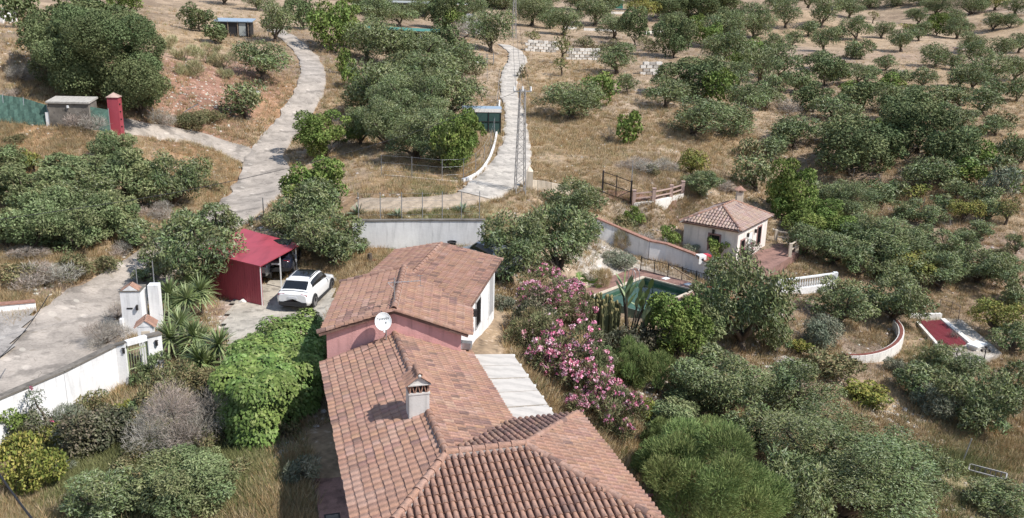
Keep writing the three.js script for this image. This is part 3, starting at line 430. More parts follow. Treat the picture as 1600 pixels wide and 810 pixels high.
// television aerial on the ridge of the middle wing
{
  const b = V(-4.36, 5.25, -31.7), s = thing('television_aerial', 'small metal television aerial standing on the middle roof ridge', 'aerial', b.toArray());
  obj('mast', [bar(V(0, 0, 0), V(0, 1.15, 0), 0.02, 6)], MAT.galvanised, s);
  const a0 = V(-0.25, 0.95, 0), a1 = V(0.95, 0.98, -0.25); obj('boom', [bar(a0, a1, 0.012)], MAT.galvanised, s);
  for (let i = 0; i < 9; i++) { const p = a0.clone().lerp(a1, 0.12 + i * 0.1), L = 0.09 + 0.012 * (9 - i); obj('dipole', [bar(p.clone().add(V(-0.06 * L, 0, -L)), p.clone().add(V(0.06 * L, 0, L)), 0.006, 4)], MAT.galvanised, s); }
  obj('end_reflector', [bar(a1.clone().add(V(0, -0.2, 0)), a1.clone().add(V(0, 0.2, 0)), 0.01, 4), bar(a1.clone().add(V(-0.1, 0.2, 0)), a1.clone().add(V(0.1, 0.2, 0)), 0.01, 4), bar(a1.clone().add(V(-0.1, -0.2, 0)), a1.clone().add(V(0.1, -0.2, 0)), 0.01, 4)], MAT.galvanised, s);
  obj('bracket', [bar(V(0, 0.7, 0), V(-0.25, 0.95, 0), 0.01, 4)], MAT.galvanised, s);
}
// ---------- walls, sheds and other built things ----------
const atZ = (px, py, z) => { const d = ray(px, py); return camera.position.clone().addScaledVector(d, (z - camera.position.z) / d.z); };
mat('red_sheet', [0.4, 0.065, 0.09], { roughness: 0.5, map: rep(plasterTex, 0.22) });  mat('coping_clay', [0.42, 0.22, 0.16], { map: rep(clayTex, 0.9), roughness: 0.9 });
mat('stone_white', [0.84, 0.81, 0.76], { map: rep(plasterTex, 0.8), bumpMap: rep(roughTex, 1.5), bumpScale: 0.02, roughness: 0.95 }); mat('stone_grey', [0.5, 0.47, 0.43], { map: rep(plasterTex, 0.8), bumpMap: rep(roughTex, 1.5), bumpScale: 0.02, roughness: 0.95 });
mat('cream_paint', [0.66, 0.57, 0.46], { map: rep(plasterTex, 0.6), roughness: 0.85 }); mat('pink_paving', [0.55, 0.345, 0.29], { map: rep(crackTex(512, [0.9, 0.86, 0.84], 10, 31), 0.5), roughness: 0.9 }); mat('green_net', [0.1, 0.19, 0.15], { roughness: 0.9, map: rep(clayTex, 0.8), side: THREE.DoubleSide });
mat('green_sheet', [0.05, 0.22, 0.17], { roughness: 0.5 }); mat('grey_sheet', [0.4, 0.43, 0.42], { roughness: 0.5, map: rep(plasterTex, 0.8) }); mat('blue_sheet', [0.3, 0.38, 0.46], { roughness: 0.45 }); mat('concrete', [0.46, 0.44, 0.41], { map: rep(concreteA, 0.5), roughness: 0.93 }); mat('gate_green', [0.33, 0.38, 0.2], { roughness: 0.5 }); mat('black_plastic', [0.02, 0.02, 0.022], { roughness: 0.6 }); mat('timber', [0.36, 0.27, 0.19], { roughness: 0.85, map: rep(clayTex, 1.2) }); mat('rust_red', [0.3, 0.075, 0.05], { roughness: 0.8 });
// a wall along ground points: top follows given heights
function wallRun(P, th, topY, botY) { const gs = []; for (let i = 0; i < P.length - 1; i++) { const a = P[i], b = P[i + 1], d = V(b.x - a.x, 0, b.z - a.z).normalize(), n = V(-d.z, 0, d.x).multiplyScalar(th / 2); const A = a.clone(), B = b.clone(); if (i) A.addScaledVector(d, 0.002); const q = [[A.x + n.x, A.z + n.z], [B.x + n.x, B.z + n.z], [B.x - n.x, B.z - n.z], [A.x - n.x, A.z - n.z]]; const f = (va, vb) => (p) => (Math.hypot(p[0] - A.x, p[1] - A.z) < Math.hypot(p[0] - B.x, p[1] - B.z) ? va : vb); gs.push(prism(q, f(botY(i), botY(i + 1)), f(topY(i), topY(i + 1)))); } return gs; }
const localise = (t, gs) => gs.map((g) => { g.translate(-t.position.x, -t.position.y, -t.position.z); return g; });
const tobj = (name, gs, m, t) => obj(name, localise(t, [].concat(gs)), m, t);      // part from world-space geometry under an unturned thing

// white wall behind the house, with fence posts on top
{
  const A = gp(552, 387), B = gp(655, 386), C = gp(757, 385), t = thing('garden_wall', 'long plain white wall behind the far wing of the farmhouse', 'wall', A.toArray()), P = [A, B, C];
  tobj('wall', wallRun(P, 0.3, (i) => P[i].y + 1.72 - (i === 2 ? 0.05 : 0), (i) => P[i].y - 0.6), MAT.white_wall, t); tobj('coping', wallRun(P, 0.38, (i) => P[i].y + 1.8 - (i === 2 ? 0.05 : 0), (i) => P[i].y + 1.723 - (i === 2 ? 0.05 : 0)), MAT.concrete, t);
  const f = thing('wire_fence', 'thin post and wire fence on top of the white wall', 'fence', A.toArray()), tops = [];
  for (const px of [560, 594, 627, 659, 690, 720, 748]) { const k = (px - 552) / 205, p = k < 0.5 ? A.clone().lerp(B, k * 2) : B.clone().lerp(C, k * 2 - 1); p.y += 1.74; p.z -= 0.25; const q = p.clone().add(V(0, 1.75, 0)); tops.push(p); tobj('post', [bar(p.clone().add(V(0, -1, 0)), q, 0.028, 6)], MAT.galvanised, f); }
  for (const h of [0.3, 0.75, 1.2, 1.65]) tobj('wire', tops.slice(0, -1).map((p, i) => bar(p.clone().add(V(0, h, 0)), tops[i + 1].clone().add(V(0, h, 0)), 0.006, 4)), MAT.galvanised, f);
  const b = gp(706, 389), pot = thing('plant_pot', 'dark bucket standing at the foot of the white wall', 'pot', b.toArray()); obj('bucket', [new THREE.LatheGeometry([[0, 0], [0.2, 0], [0.27, 0.42], [0.3, 0.43], [0.3, 0.47], [0.24, 0.47], [0.22, 0.1]].map((q) => new THREE.Vector2(...q)), 14)], MAT.black_plastic, pot);
  const s = gp(578, 410), st = thing('tree_stump', 'short sawn stump in the dry grass behind the white car', 'stump', s.toArray()); obj('stump', [new THREE.CylinderGeometry(0.14, 0.2, 0.7, 9).translate(0, 0.2, 0)], MAT.bark, st); obj('cut_branch', [limb(V(0.1, 0.1, 0), V(0.55, 0.15, 0.1), 0.09, 0.05, 0.03)], MAT.rust_red, st);
}
// carport
{
  const A = at(406, 416, 2.45), B = at(448, 390, 2.15), g0 = 0.05, t = thing('carport', 'crimson sheet metal carport with a corrugated closed side', 'carport', [A.x, 0, A.z]), dAB = B.clone().sub(A), n = V(-0.9, 0, -0.42).normalize();
  const dir = V(-0.895, 0, -0.446), len = 4.4, C = A.clone().addScaledVector(dir, len), D = B.clone().addScaledVector(V(0.3, 0, -1), 1.5), E = D.clone().addScaledVector(dir, len); C.y = 2.6; E.y = 2.4; D.y = 2.05;
  const W = [A, D, E, C], ys = (p) => W.find((q) => Math.abs(q.x - p[0]) < 1e-4 && Math.abs(q.z - p[1]) < 1e-4).y;
  const roof = tobj('roof', [prism(W.map((p) => [p.x, p.z]), (p) => ys(p) - 0.06, ys)], MAT.red_sheet, t);
  for (let i = 0; i <= 10; i++) { const k = i / 10, a = A.clone().lerp(C, k), b = D.clone().lerp(E, k); a.y += 0.012; b.y += 0.012; tobj('roof_rib', [beam(a, b, 0.03, 0.024)], MAT.red_sheet, roof); }
  const wd = dir.clone(), wA = A.clone().addScaledVector(V(0.3, 0, -1).normalize(), 0.28).addScaledVector(dir, 0.15), wall = new THREE.Group(); wall.name = 'side_wall'; t.add(wall); const N = 25, L = 4.1;
  for (let i = 0; i < N; i++) { const p = wA.clone().addScaledVector(wd, (i + 0.5) * L / N), g = box(0.004 + (L / N) * 0.62, 2.42, 0.05); g.rotateY(Math.atan2(-wd.z, wd.x)); g.translate(p.x, 1.18, p.z); obj('wall_rib', localise(t, [g]), MAT.red_sheet, wall); }
  const back = wallRun([wA, wA.clone().addScaledVector(wd, L)], 0.03, () => 2.39, () => -0.1); obj('wall_sheet', localise(t, back), MAT.red_sheet, wall);
  const q = wA.clone().addScaledVector(wd, L), r = D.clone().addScaledVector(dir, L + 0.15).addScaledVector(V(0.3, 0, -1).normalize(), -0.4); tobj('back_wall', wallRun([q, r], 0.05, (i) => (i ? 2.28 : 2.44), () => -0.2), MAT.red_sheet, t);
  for (const [p, y] of [[wA.clone().addScaledVector(dir, 0.04), 2.38], [D.clone().addScaledVector(dir, 0.2).addScaledVector(V(0.3, 0, -1).normalize(), -0.3), 2], [A.clone().lerp(D, 0.52).addScaledVector(dir, 0.2), 2.18]]) tobj('post', [box(0.06, y + 0.3, 0.06, p.x, y / 2 - 0.15, p.z)], MAT.white_paint, t);
  for (const [px, py, l, k] of [[386, 472, 'white stone lying at the carport wall', 0.26], [396, 468, 'pale rubble stone at the carport wall corner', 0.2], [401, 476, 'old concrete lump at the carport wall corner', 0.22], [380, 476, 'chalky white stone left of the rubble', 0.2]]) { const p = gp(px, py), st = new THREE.IcosahedronGeometry(k, 1), pp = st.attributes.position; for (let i = 0; i < pp.count; i++) { const f = 0.75 + 0.5 * h2(Math.round(pp.getX(i) * 50) + px, Math.round(pp.getY(i) * 50 + pp.getZ(i) * 90)); pp.setXYZ(i, pp.getX(i) * f * 1.2, pp.getY(i) * f * 0.7, pp.getZ(i) * f); } st.computeVertexNormals(); const o = tag(obj('loose_stone', [st], MAT.stone_white), l, 'stone', 'stones at the carport wall'); o.position.set(p.x, p.y + k * 0.3 + 0.1, p.z); }
}
// ---------- cars ----------
mat('tyre', [0.02, 0.02, 0.021], { roughness: 0.8 }); mat('alloy', [0.3, 0.3, 0.31], { roughness: 0.35, metalness: 0.8 }); mat('tail_red', [0.3, 0.012, 0.02], { roughness: 0.2 }); mat('plate', [0.65, 0.66, 0.68], { roughness: 0.5 });
function makeCar(name, label, pos, yaw, paint) {
  const t = thing(name, label, 'car', pos, yaw);
  const LS = [[2.22, 0.74, 0.5, 0.92], [2.12, 0.86, 0.36, 1.0], [1.85, 0.91, 0.28, 1.06], [1.2, 0.925, 0.25, 1.06], [0.2, 0.925, 0.24, 1.01], [-0.9, 0.92, 0.25, 0.98], [-1.6, 0.9, 0.27, 0.92], [-2.02, 0.84, 0.32, 0.82], [-2.2, 0.68, 0.42, 0.7]];
  const CS = [[1.98, 0.76, 1.05, 0.7, 1.1], [1.5, 0.83, 1.05, 0.66, 1.41], [0.95, 0.85, 1.05, 0.64, 1.55], [0.1, 0.86, 1.01, 0.64, 1.61], [-0.4, 0.85, 0.99, 0.63, 1.55], [-0.85, 0.83, 0.98, 0.64, 1.28], [-1.22, 0.79, 0.96, 0.66, 1.0]];
  const lerpS = (T, z) => { for (let i = 0; i < T.length - 1; i++) if (z <= T[i][0] + 1e-9 && z >= T[i + 1][0] - 1e-9) { const k = (T[i][0] - z) / (T[i][0] - T[i + 1][0]); return T[i].map((v, j) => lerp(v, T[i + 1][j], k)); } return T[T.length - 1]; };
  const low = (z, s) => { const [, w, y0, y1] = lerpS(LS, z), h = y1 - y0, pr = [[w * 0.88, y0], [w, y0 + 0.2 * h], [w * 1.0, y0 + 0.62 * h], [w * 0.95, y0 + 0.92 * h], [w * 0.82, y1], [0, y1 + 0.035]]; const k = s * 5, i = Math.min(4, Math.floor(k)), f = k - i; return V(lerp(pr[i][0], pr[i + 1][0], f), lerp(pr[i][1], pr[i + 1][1], f), z); };
  const cab = (z, s) => { const [, wb, yb, wt, yt] = lerpS(CS, z), pr = [[wb, yb - 0.05], [lerp(wb, wt, 0.5) + 0.025, lerp(yb, yt, 0.5)], [wt, yt - 0.035], [wt * 0.75, yt], [0, yt + 0.015]]; const k = s * 4, i = Math.min(3, Math.floor(k)), f = k - i; return V(lerp(pr[i][0], pr[i + 1][0], f), lerp(pr[i][1], pr[i + 1][1], f), z); };
  const grid = (fn, zs, ss, off = 0) => { const P = [], I = []; for (const z of zs) for (const s of ss) { const sg = s < 0 ? -1 : 1, p = fn(z, 1 - Math.abs(s)); if (off) { const e = 0.01, a = fn(clamp(z + e, zs[zs.length - 1], zs[0]), 1 - Math.abs(s)).sub(fn(clamp(z - e, zs[zs.length - 1], zs[0]), 1 - Math.abs(s))), s2 = clamp(1 - Math.abs(s) + 0.02, 0, 1), s1 = clamp(1 - Math.abs(s) - 0.02, 0, 1), b = fn(z, s2).sub(fn(z, s1)), nn = a.cross(b).normalize(); if (nn.y < 0 && Math.abs(nn.y) > 0.2) nn.negate(); if (nn.x < 0) nn.x *= nn.y > 0.9 ? 1 : -1; p.addScaledVector(nn, off); } p.x *= sg; P.push(p.x, p.y, p.z); } const n = ss.length; for (let i = 0; i < zs.length - 1; i++) for (let j = 0; j < n - 1; j++) { const a = i * n + j; I.push(a, a + n, a + 1, a + 1, a + n, a + n + 1); } const g = new THREE.BufferGeometry(); g.setAttribute('position', new THREE.Float32BufferAttribute(P, 3)); g.setIndex(I); g.computeVertexNormals(); return g; };
  const span = (a, b, n) => Array.from({ length: n + 1 }, (_, i) => a + ((b - a) * i) / n), full = [...span(-1, 1, 20)];
  const capEnd = (z) => { const P = [], pts = full.map((s) => { const p = low(z, 1 - Math.abs(s)); p.x *= s < 0 ? -1 : 1; return p; }), c = V(0, (LS.find((l) => l[0] === z)[2] + LS.find((l) => l[0] === z)[3]) / 2, z); for (let i = 0; i < pts.length - 1; i++) { const q = z > 0 ? [c, pts[i], pts[i + 1]] : [c, pts[i + 1], pts[i]]; P.push(...q.flatMap((p) => p.toArray())); } const g = new THREE.BufferGeometry(); g.setAttribute('position', new THREE.Float32BufferAttribute(P, 3)); g.computeVertexNormals(); return g; };
  const body = obj('body', [grid(low, [2.22, 2.12, 1.98, 1.85, 1.5, 1.2, 0.2, -0.9, -1.6, -1.85, -2.02, -2.2], full), capEnd(2.22), capEnd(-2.2)], paint, t); obj('cabin', [grid(cab, span(1.98, -1.22, 26), full)], paint, t);
  obj('rear_window', [grid(cab, span(1.9, 1.42, 6), span(-0.46, 0.46, 12), 0.012)], MAT.dark_glass, t); obj('windscreen', [grid(cab, span(-0.5, -1.14, 6), span(-0.46, 0.46, 12), 0.012)], MAT.dark_glass, t); obj('roof_panel', [grid(cab, span(0.9, -0.3, 8), span(-0.3, 0.3, 8), 0.012)], MAT.dark_glass, t);
  for (const s of [-1, 1]) obj('side_window', [grid(cab, span(1.35, -0.9, 12), s > 0 ? span(0.55, 0.88, 4) : span(-0.88, -0.55, 4), 0.012)], MAT.dark_glass, t);
  for (const [x, z] of [[0.8, 1.38], [-0.8, 1.38], [0.8, -1.36], [-0.8, -1.36]]) { const w = obj('wheel', [new THREE.CylinderGeometry(0.36, 0.36, 0.25, 22).rotateZ(Math.PI / 2).translate(x + 0.02 * Math.sign(x), 0.36, z)], MAT.tyre, t); obj('rim', [new THREE.CylinderGeometry(0.25, 0.25, 0.02, 18).rotateZ(Math.PI / 2).translate(x + 0.15 * Math.sign(x), 0.36, z)], MAT.alloy, w); obj('hub', [...[0, 1, 2, 3, 4].map((k) => box(0.025, 0.23, 0.05, 0, 0.11, 0, 0, k * 1.2566).translate(x + 0.165 * Math.sign(x), 0.36, z))], MAT.tyre, w); const arch = new THREE.TorusGeometry(0.405, 0.05, 6, 18, Math.PI).rotateY(Math.PI / 2).translate(0.9 * Math.sign(x), 0.36, z); obj('wheel_arch', [arch], MAT.black_plastic, t); }
  for (const s of [-1, 1]) { obj('tail_light', [box(0.34, 0.07, 0.06, s * 0.62, 0.93, 2.16, 0, 0, -s * 0.12)], MAT.tail_red, t); obj('sill', [box(0.06, 0.16, 2.1, s * 0.92, 0.3, 0)], MAT.black_plastic, t); obj('door_mirror', [box(0.2, 0.13, 0.09, s * 1.0, 1.05, -0.75)], paint, t); obj('roof_rail', [box(0.03, 0.03, 1.5, s * 0.6, 1.6, 0.4)], MAT.black_plastic, t); }
  obj('light_bar', [box(0.95, 0.035, 0.05, 0, 0.94, 2.18)], MAT.black_plastic, t); obj('number_plate', [box(0.5, 0.11, 0.02, 0, 0.78, 2.235)], MAT.plate, t); obj('bumper', [box(1.5, 0.2, 0.14, 0, 0.44, 2.19), box(0.9, 0.06, 0.05, 0, 0.36, 2.26)], MAT.black_plastic, t); obj('spoiler', [box(1.25, 0.035, 0.2, 0, 1.5, 1.36, 0, 0.25)], paint, t);
  return t;
}
mat('car_white', [0.78, 0.78, 0.77], { phys: true, roughness: 0.35, clearcoat: 0.8, clearcoatRoughness: 0.08 }); mat('car_blue', [0.012, 0.016, 0.03], { phys: true, roughness: 0.3, clearcoat: 1, clearcoatRoughness: 0.05 }); mat('car_silver', [0.36, 0.38, 0.4], { phys: true, roughness: 0.35, metalness: 0.5, clearcoat: 0.8 });
const carAt = (name, label, px, py, yaw, paint) => { const r = gp(px, py), h = V(-Math.sin(yaw), 0, -Math.cos(yaw)); r.addScaledVector(h, 2.2); makeCar(name, label, [r.x, ground(r.x, r.z) + 0.17, r.z], yaw, paint); };
carAt('parked_car', 'white crossover car parked on the white grit', 458, 492, -0.13, MAT.car_white);
carAt('parked_car', 'dark blue car parked under the red carport', 432, 444, 0.1, MAT.car_blue);
carAt('parked_car', 'silver car half hidden behind the carport wall', 395, 452, 0.1, MAT.car_silver);
carAt('parked_car', 'light car in the shade of the olive behind the house', 800, 452, 0.6, MAT.car_silver);
// ---------- gate tower, pillar, white wall with lattice gate ----------
{
  const T = at(197, 519, 0.1), t = thing('gate_tower', 'white square gate tower with small tiled pediment', 'gate post', [-18.55, 0, -41.5], 0.12);
  obj('tower_wall', [box(0.95, 2.7, 0.95, 0, 0.95, 0)], MAT.white_wall, t); obj('coping', [box(1.02, 0.05, 1.02, 0, 2.33, 0)], MAT.concrete, t);
  const pent = (w, d, h, y, z) => { const s = new THREE.Shape([new THREE.Vector2(-w / 2, 0), new THREE.Vector2(w / 2, 0), new THREE.Vector2(0, h)]); return new THREE.ExtrudeGeometry(s, { depth: d, bevelEnabled: false }).translate(0, y, z); };
  obj('pediment', [pent(0.7, 0.5, 0.24, 2.36, -0.02)], MAT.white_wall, t);
  for (const s of [-1, 1]) for (let i = 0; i < 3; i++) { const g = barrelGeo(0.18, 0.5, 0.06, 0.9, 6, 0); g.rotateX(0.6); g.rotateY(s * Math.PI / 2); g.translate(0, 2.63, 0.02 + i * 0.18); obj('cap_tile', [g], tileMats[i + (s > 0 ? 2 : 0)], t); }
  obj('lantern', [box(0.1, 0.22, 0.12, 0.28, 1.5, 0.55), box(0.05, 0.05, 0.14, 0.28, 1.62, 0.5)], MAT.dark_iron, t); obj('name_plate', [box(0.28, 0.07, 0.02, -0.08, 1.45, 0.486)], MAT.black_plastic, t);
  obj('side_pier', [box(0.5, 2.6, 0.5, 0.9, 1.1, -0.4)], MAT.white_wall, t); obj('low_pier', [box(0.14, 1.3, 0.3, -0.5, 0.3, 0.5)], MAT.white_wall, t);
  for (const x of [-0.1, 0.75]) { const o = thing('thin_pole', 'thin grey pole standing behind the gate tower', 'pole', [-18.55 + x, 0.2, -42.3], 0, 'poles behind the gate tower'); obj('pole', [bar(V(0, -0.5, 0), V(0, 3.3, 0), 0.025, 6)], MAT.galvanised, o); }
  const p = at(236, 520, 1.3), q = thing('gate_pillar', 'white gate pillar with weathered red tile hat', 'gate post', [-16.35, 0, -37.55], 0.25);
  obj('pillar_wall', [box(0.62, 2.3, 0.62, 0, 0.85, 0)], MAT.white_wall, q); obj('niche', [box(0.36, 0.34, 0.02, 0, 1.62, 0.312)], MAT.cream_paint, q); obj('pediment', [pent(0.66, 0.66, 0.26, 2.0, -0.33)], MAT.white_wall, q);
  for (const s of [-1, 1]) for (let i = 0; i < 4; i++) { const g = barrelGeo(0.2, 0.56, 0.07, 0.9, 6, 0); g.rotateX(0.66); g.rotateY(s * Math.PI / 2); g.translate(0, 2.3, -0.38 + i * 0.22); obj('cap_tile', [g], tileMats[(i * 2 + (s > 0 ? 1 : 0)) % 7], q); }
  const lad = thing('wooden_ladder', 'old green wooden frame leaning behind the gate pillar', 'ladder', [-16.0, 0.2, -38.6]); for (const s of [-1, 1]) obj('rail', [bar(V(s * 0.22, -0.3, 0), V(0.05 * s, 2.7, -0.7), 0.03, 5)], MAT.gate_green, lad); for (let i = 1; i < 7; i++) obj('rung', [bar(V(-0.2 + 0.02 * i, i * 0.38, -0.1 * i), V(0.2 - 0.02 * i, i * 0.38, -0.1 * i), 0.015, 4)], MAT.gate_green, lad);
  // wall
  const top = [at(-60, 648, 1.8), at(0, 622, 1.8), at(95, 582, 1.8), at(178, 541, 1.8), at(196, 536, 1.95), at(228, 527, 1.95), at(250, 522, 1.95)], w = thing('boundary_wall', 'white boundary wall with a green lattice gate beside the entrance road', 'wall', [top[3].x, 0, top[3].z]);
  const run = (a, b) => { const P = top.slice(a, b + 1); return wallRun(P, 0.28, (i) => P[i].y, (i) => -0.7); };
  tobj('wall', [...run(0, 4), ...run(5, 6)], MAT.white_wall, w); tobj('wall_coping', [...wallRun(top.slice(0, 5), 0.36, (i) => top[i].y + 0.08, (i) => top[i].y + 0.003), ...wallRun(top.slice(5, 7), 0.36, (i) => top[i + 5].y + 0.08, (i) => top[i + 5].y + 0.003)], MAT.concrete, w);
  tobj('lintel', wallRun([top[4], top[5]], 0.26, () => 2.03, () => 1.82), MAT.white_wall, w);
  const ga = top[4], gb = top[5], gd = gb.clone().sub(ga), gate = new THREE.Group(); gate.name = 'lattice_gate'; w.add(gate); const gl = (k, y) => ga.clone().addScaledVector(gd, k).setY(y);
  const L0 = (n, gs) => obj(n, localise(w, gs), MAT.gate_green, gate); L0('gate_frame', [bar(gl(0.04, 0), gl(0.04, 1.8), 0.03), bar(gl(0.96, 0), gl(0.96, 1.8), 0.03), bar(gl(0.04, 1.55), gl(0.96, 1.55), 0.025), bar(gl(0.04, 1.79), gl(0.96, 1.79), 0.025), bar(gl(0.04, 0.7), gl(0.96, 0.7), 0.025), bar(gl(0.04, 0.08), gl(0.96, 0.08), 0.025)]);
  for (let i = 1; i < 7; i++) L0('gate_bar', [bar(gl(0.04 + i * 0.131, 0.08), gl(0.04 + i * 0.131, 1.56), 0.013, 4)]); for (let i = 0; i < 6; i++) L0('gate_ornament', [bar(gl(0.06 + i * 0.15, 1.56), gl(0.13 + i * 0.15, 1.78), 0.012, 4), bar(gl(0.2 + i * 0.15, 1.56), gl(0.13 + i * 0.15, 1.78), 0.012, 4)]);
  for (const [k, name] of [[top[3].clone().lerp(top[4], 0.55), 'wall_lantern'], [top[5].clone().lerp(top[6], 0.5), 'wall_lantern']]) { const g = box(0.09, 0.18, 0.09, k.x + 0.17, 1.62, k.z + 0.14), h = box(0.12, 0.03, 0.12, k.x + 0.17, 1.76, k.z + 0.14); tobj(name, [g, h], MAT.dark_iron, w); }
}
// low white kerb wall with brick top at the left of the ramp
{ const a = gp(-30, 494), b = gp(56, 486), t = thing('low_wall', 'low white wall with clay coping beside the concrete ramp', 'wall', b.toArray()), P = [a, b]; tobj('wall', wallRun(P, 0.3, (i) => P[i].y + 0.5, (i) => P[i].y - 0.4), MAT.white_wall, t); tobj('coping', wallRun(P, 0.4, (i) => P[i].y + 0.58, (i) => P[i].y + 0.503), MAT.coping_clay, t); }
// ---------- cottage ----------
function hipRoof(t, c, d, w, L, Wd, ye, yr, rl, o, bag, roofPart) {          // centre, ridge direction, across, eave length and width, ridge length
  const P = (u, v, y) => V(c.x + d.x * u + w.x * v, y, c.z + d.z * u + w.z * v), s1 = (yr - ye) / (Wd / 2), run = (L - rl) / 2, s2 = (yr - ye) / run, dn = (dir, s) => { const q = 1 / Math.hypot(1, s); return V(dir.x * q, -s * q, dir.z * q); }, b = [], l1 = Math.hypot(Wd / 2, yr - ye), l2 = Math.hypot(run, yr - ye);
  b.push(slope(roofPart, P(-rl / 2, 0, yr), d, dn(w, s1), [[0, 0], [rl, 0], [rl + run, l1], [-run, l1]], o, bag), slope(roofPart, P(-rl / 2, 0, yr), d, dn(w.clone().negate(), s1), [[0, 0], [rl, 0], [rl + run, l1], [-run, l1]], o, bag), slope(roofPart, P(rl / 2, 0, yr), w, dn(d, s2), [[0, 0], [Wd / 2, l2], [-Wd / 2, l2]], o, bag), slope(roofPart, P(-rl / 2, 0, yr), w, dn(d.clone().negate(), s2), [[0, 0], [Wd / 2, l2], [-Wd / 2, l2]], o, bag));
  const m = [...ridgeLine(roofPart, P(rl / 2, 0, yr + 0.02), P(-rl / 2, 0, yr + 0.02))]; for (const [e, f] of [[1, 1], [1, -1], [-1, 1], [-1, -1]]) m.push(...ridgeLine(roofPart, P((e * rl) / 2, 0, yr), P((e * L) / 2, (f * Wd) / 2, ye))); return [b, m];
}
const COT = {};
{
  const Lc = at(1062, 346, 0.45), Nc = at(1158, 363, 0.45), Rc = at(1206, 337, 0.45), w = Nc.clone().sub(Lc).setY(0), Wd = w.length(); w.normalize(); const d = V(w.z, 0, -w.x), L = Math.abs(Rc.clone().sub(Nc).dot(d)) , c = Lc.clone().add(Nc).multiplyScalar(0.5).addScaledVector(d, L / 2);
  const t = thing('cottage', 'small beige cottage with a pale hipped tile roof', 'house', [c.x, -2.1, c.z]), roof = obj('roof', [box(0.1, 0.1, 0.1, 0, 2.9, 0)], MAT.roof_bed, t), bag = [], Pw = (u, v, y) => V(c.x + d.x * u + w.x * v, y, c.z + d.z * u + w.z * v);
  COT.P = Pw; COT.L = L; COT.W = Wd;
  const holder = new THREE.Group(); holder.position.copy(t.position).negate();   // tiles are computed in world space
  const before = roof.children.length, [b, m] = hipRoof(t, c, d, w, L, Wd, 0.45, 1.62, 2.2, { cw: 0.25, cl: 0.34, rise: 0.07, type: 'barrel', old: 0.02, patchN: 0.12, single: () => false }, bag, roof);
  for (const ch of roof.children.slice(before)) ch.position.sub(t.position);
  bag.forEach((g) => { const a = g.attributes.color; for (let i = 0; i < a.count; i++) a.setXYZ(i, a.getX(i) * 1.22, a.getY(i) * 1.5, a.getZ(i) * 1.7); });
  obj('tile_field', localise(t, bag), clayV, roof, true).userData.kind = 'stuff'; obj('roof_bed', localise(t, b), MAT.roof_bed, roof); obj('mortar', localise(t, m), MAT.mortar, roof);
  const hl = L / 2 - 0.28, hw2 = Wd / 2 - 0.28, q = (u, v) => { const p = Pw(u, v, 0); return [p.x, p.z]; }; tobj('wall', [prism([q(-hl, -hw2), q(-hl, hw2), q(hl, hw2), q(hl, -hw2)], -3.2, 0.42)], MAT.beige_wall, t); tobj('cornice', [prism([q(-hl - 0.12, -hw2 - 0.12), q(-hl - 0.12, hw2 + 0.12), q(hl + 0.12, hw2 + 0.12), q(hl + 0.12, -hw2 - 0.12)], 0.3, 0.43)], MAT.cream_paint, t);
  const yaw2 = Math.atan2(-d.x, -d.z), yaw1 = Math.atan2(w.x, w.z), face = (gs, p, y) => gs.map((g) => { g.rotateY(y); g.translate(p.x, p.y, p.z); return g; });
  const fw = (v, y) => Pw(-hl, v, y), sw = (u, y) => Pw(u, hw2, y);      // left front wall and sunlit side wall
  mat('frame_pink', [0.33, 0.19, 0.17], { roughness: 0.9 });
  const win = tobj('window', face([box(0.8, 1.1, 0.04)], fw(0.35, -0.75), yaw2), MAT.dark_glass, t); obj('window_frame', localise(t, face([box(0.12, 1.35, 0.08, -0.46), box(0.12, 1.35, 0.08, 0.46), box(1.04, 0.12, 0.08, 0, 0.62)], fw(0.35, -0.75), yaw2)), MAT.frame_pink, win);
  tobj('lantern', face([box(0.14, 0.26, 0.14, 0, 0, 0.1), box(0.18, 0.04, 0.18, 0, 0.15, 0.1)], fw(0.25, 0.05), yaw2), MAT.dark_iron, t);
  const door = tobj('door', face([box(0.85, 1.95, 0.06)], sw(-0.55, -1.1), yaw1), MAT.white_paint, t); obj('door_frame', localise(t, face([box(0.07, 2, 0.1, -0.46), box(0.07, 2, 0.1, 0.46), box(0.99, 0.07, 0.1, 0, 1.0)], sw(-0.55, -1.1), yaw1)), MAT.cream_paint, door);
  for (const [u, y, hh] of [[-2.0, -0.95, 0.95], [1.35, -0.75, 1.3]]) { const wn = tobj('window', face([box(0.75, hh, 0.04)], sw(u, y), yaw1), MAT.dark_glass, t); obj('window_frame', localise(t, face([box(0.1, hh + 0.2, 0.08, -0.42), box(0.1, hh + 0.2, 0.08, 0.42), box(0.94, 0.1, 0.08, 0, hh / 2 + 0.05), box(0.94, 0.1, 0.12, 0, -hh / 2 - 0.05)], sw(u, y), yaw1)), MAT.frame_pink, wn); for (let i = 0; i < 4; i++) obj('window_bar', localise(t, face([box(0.02, hh, 0.02, -0.24 + i * 0.16, 0, 0.06)], sw(u, y), yaw1)), MAT.dark_iron, wn); }
  for (const u of [-1.2, 0.35]) tobj('lantern', face([box(0.12, 0.24, 0.12, 0, 0, 0.1), box(0.16, 0.04, 0.16, 0, 0.14, 0.1)], sw(u, -0.25), yaw1), MAT.dark_iron, t);
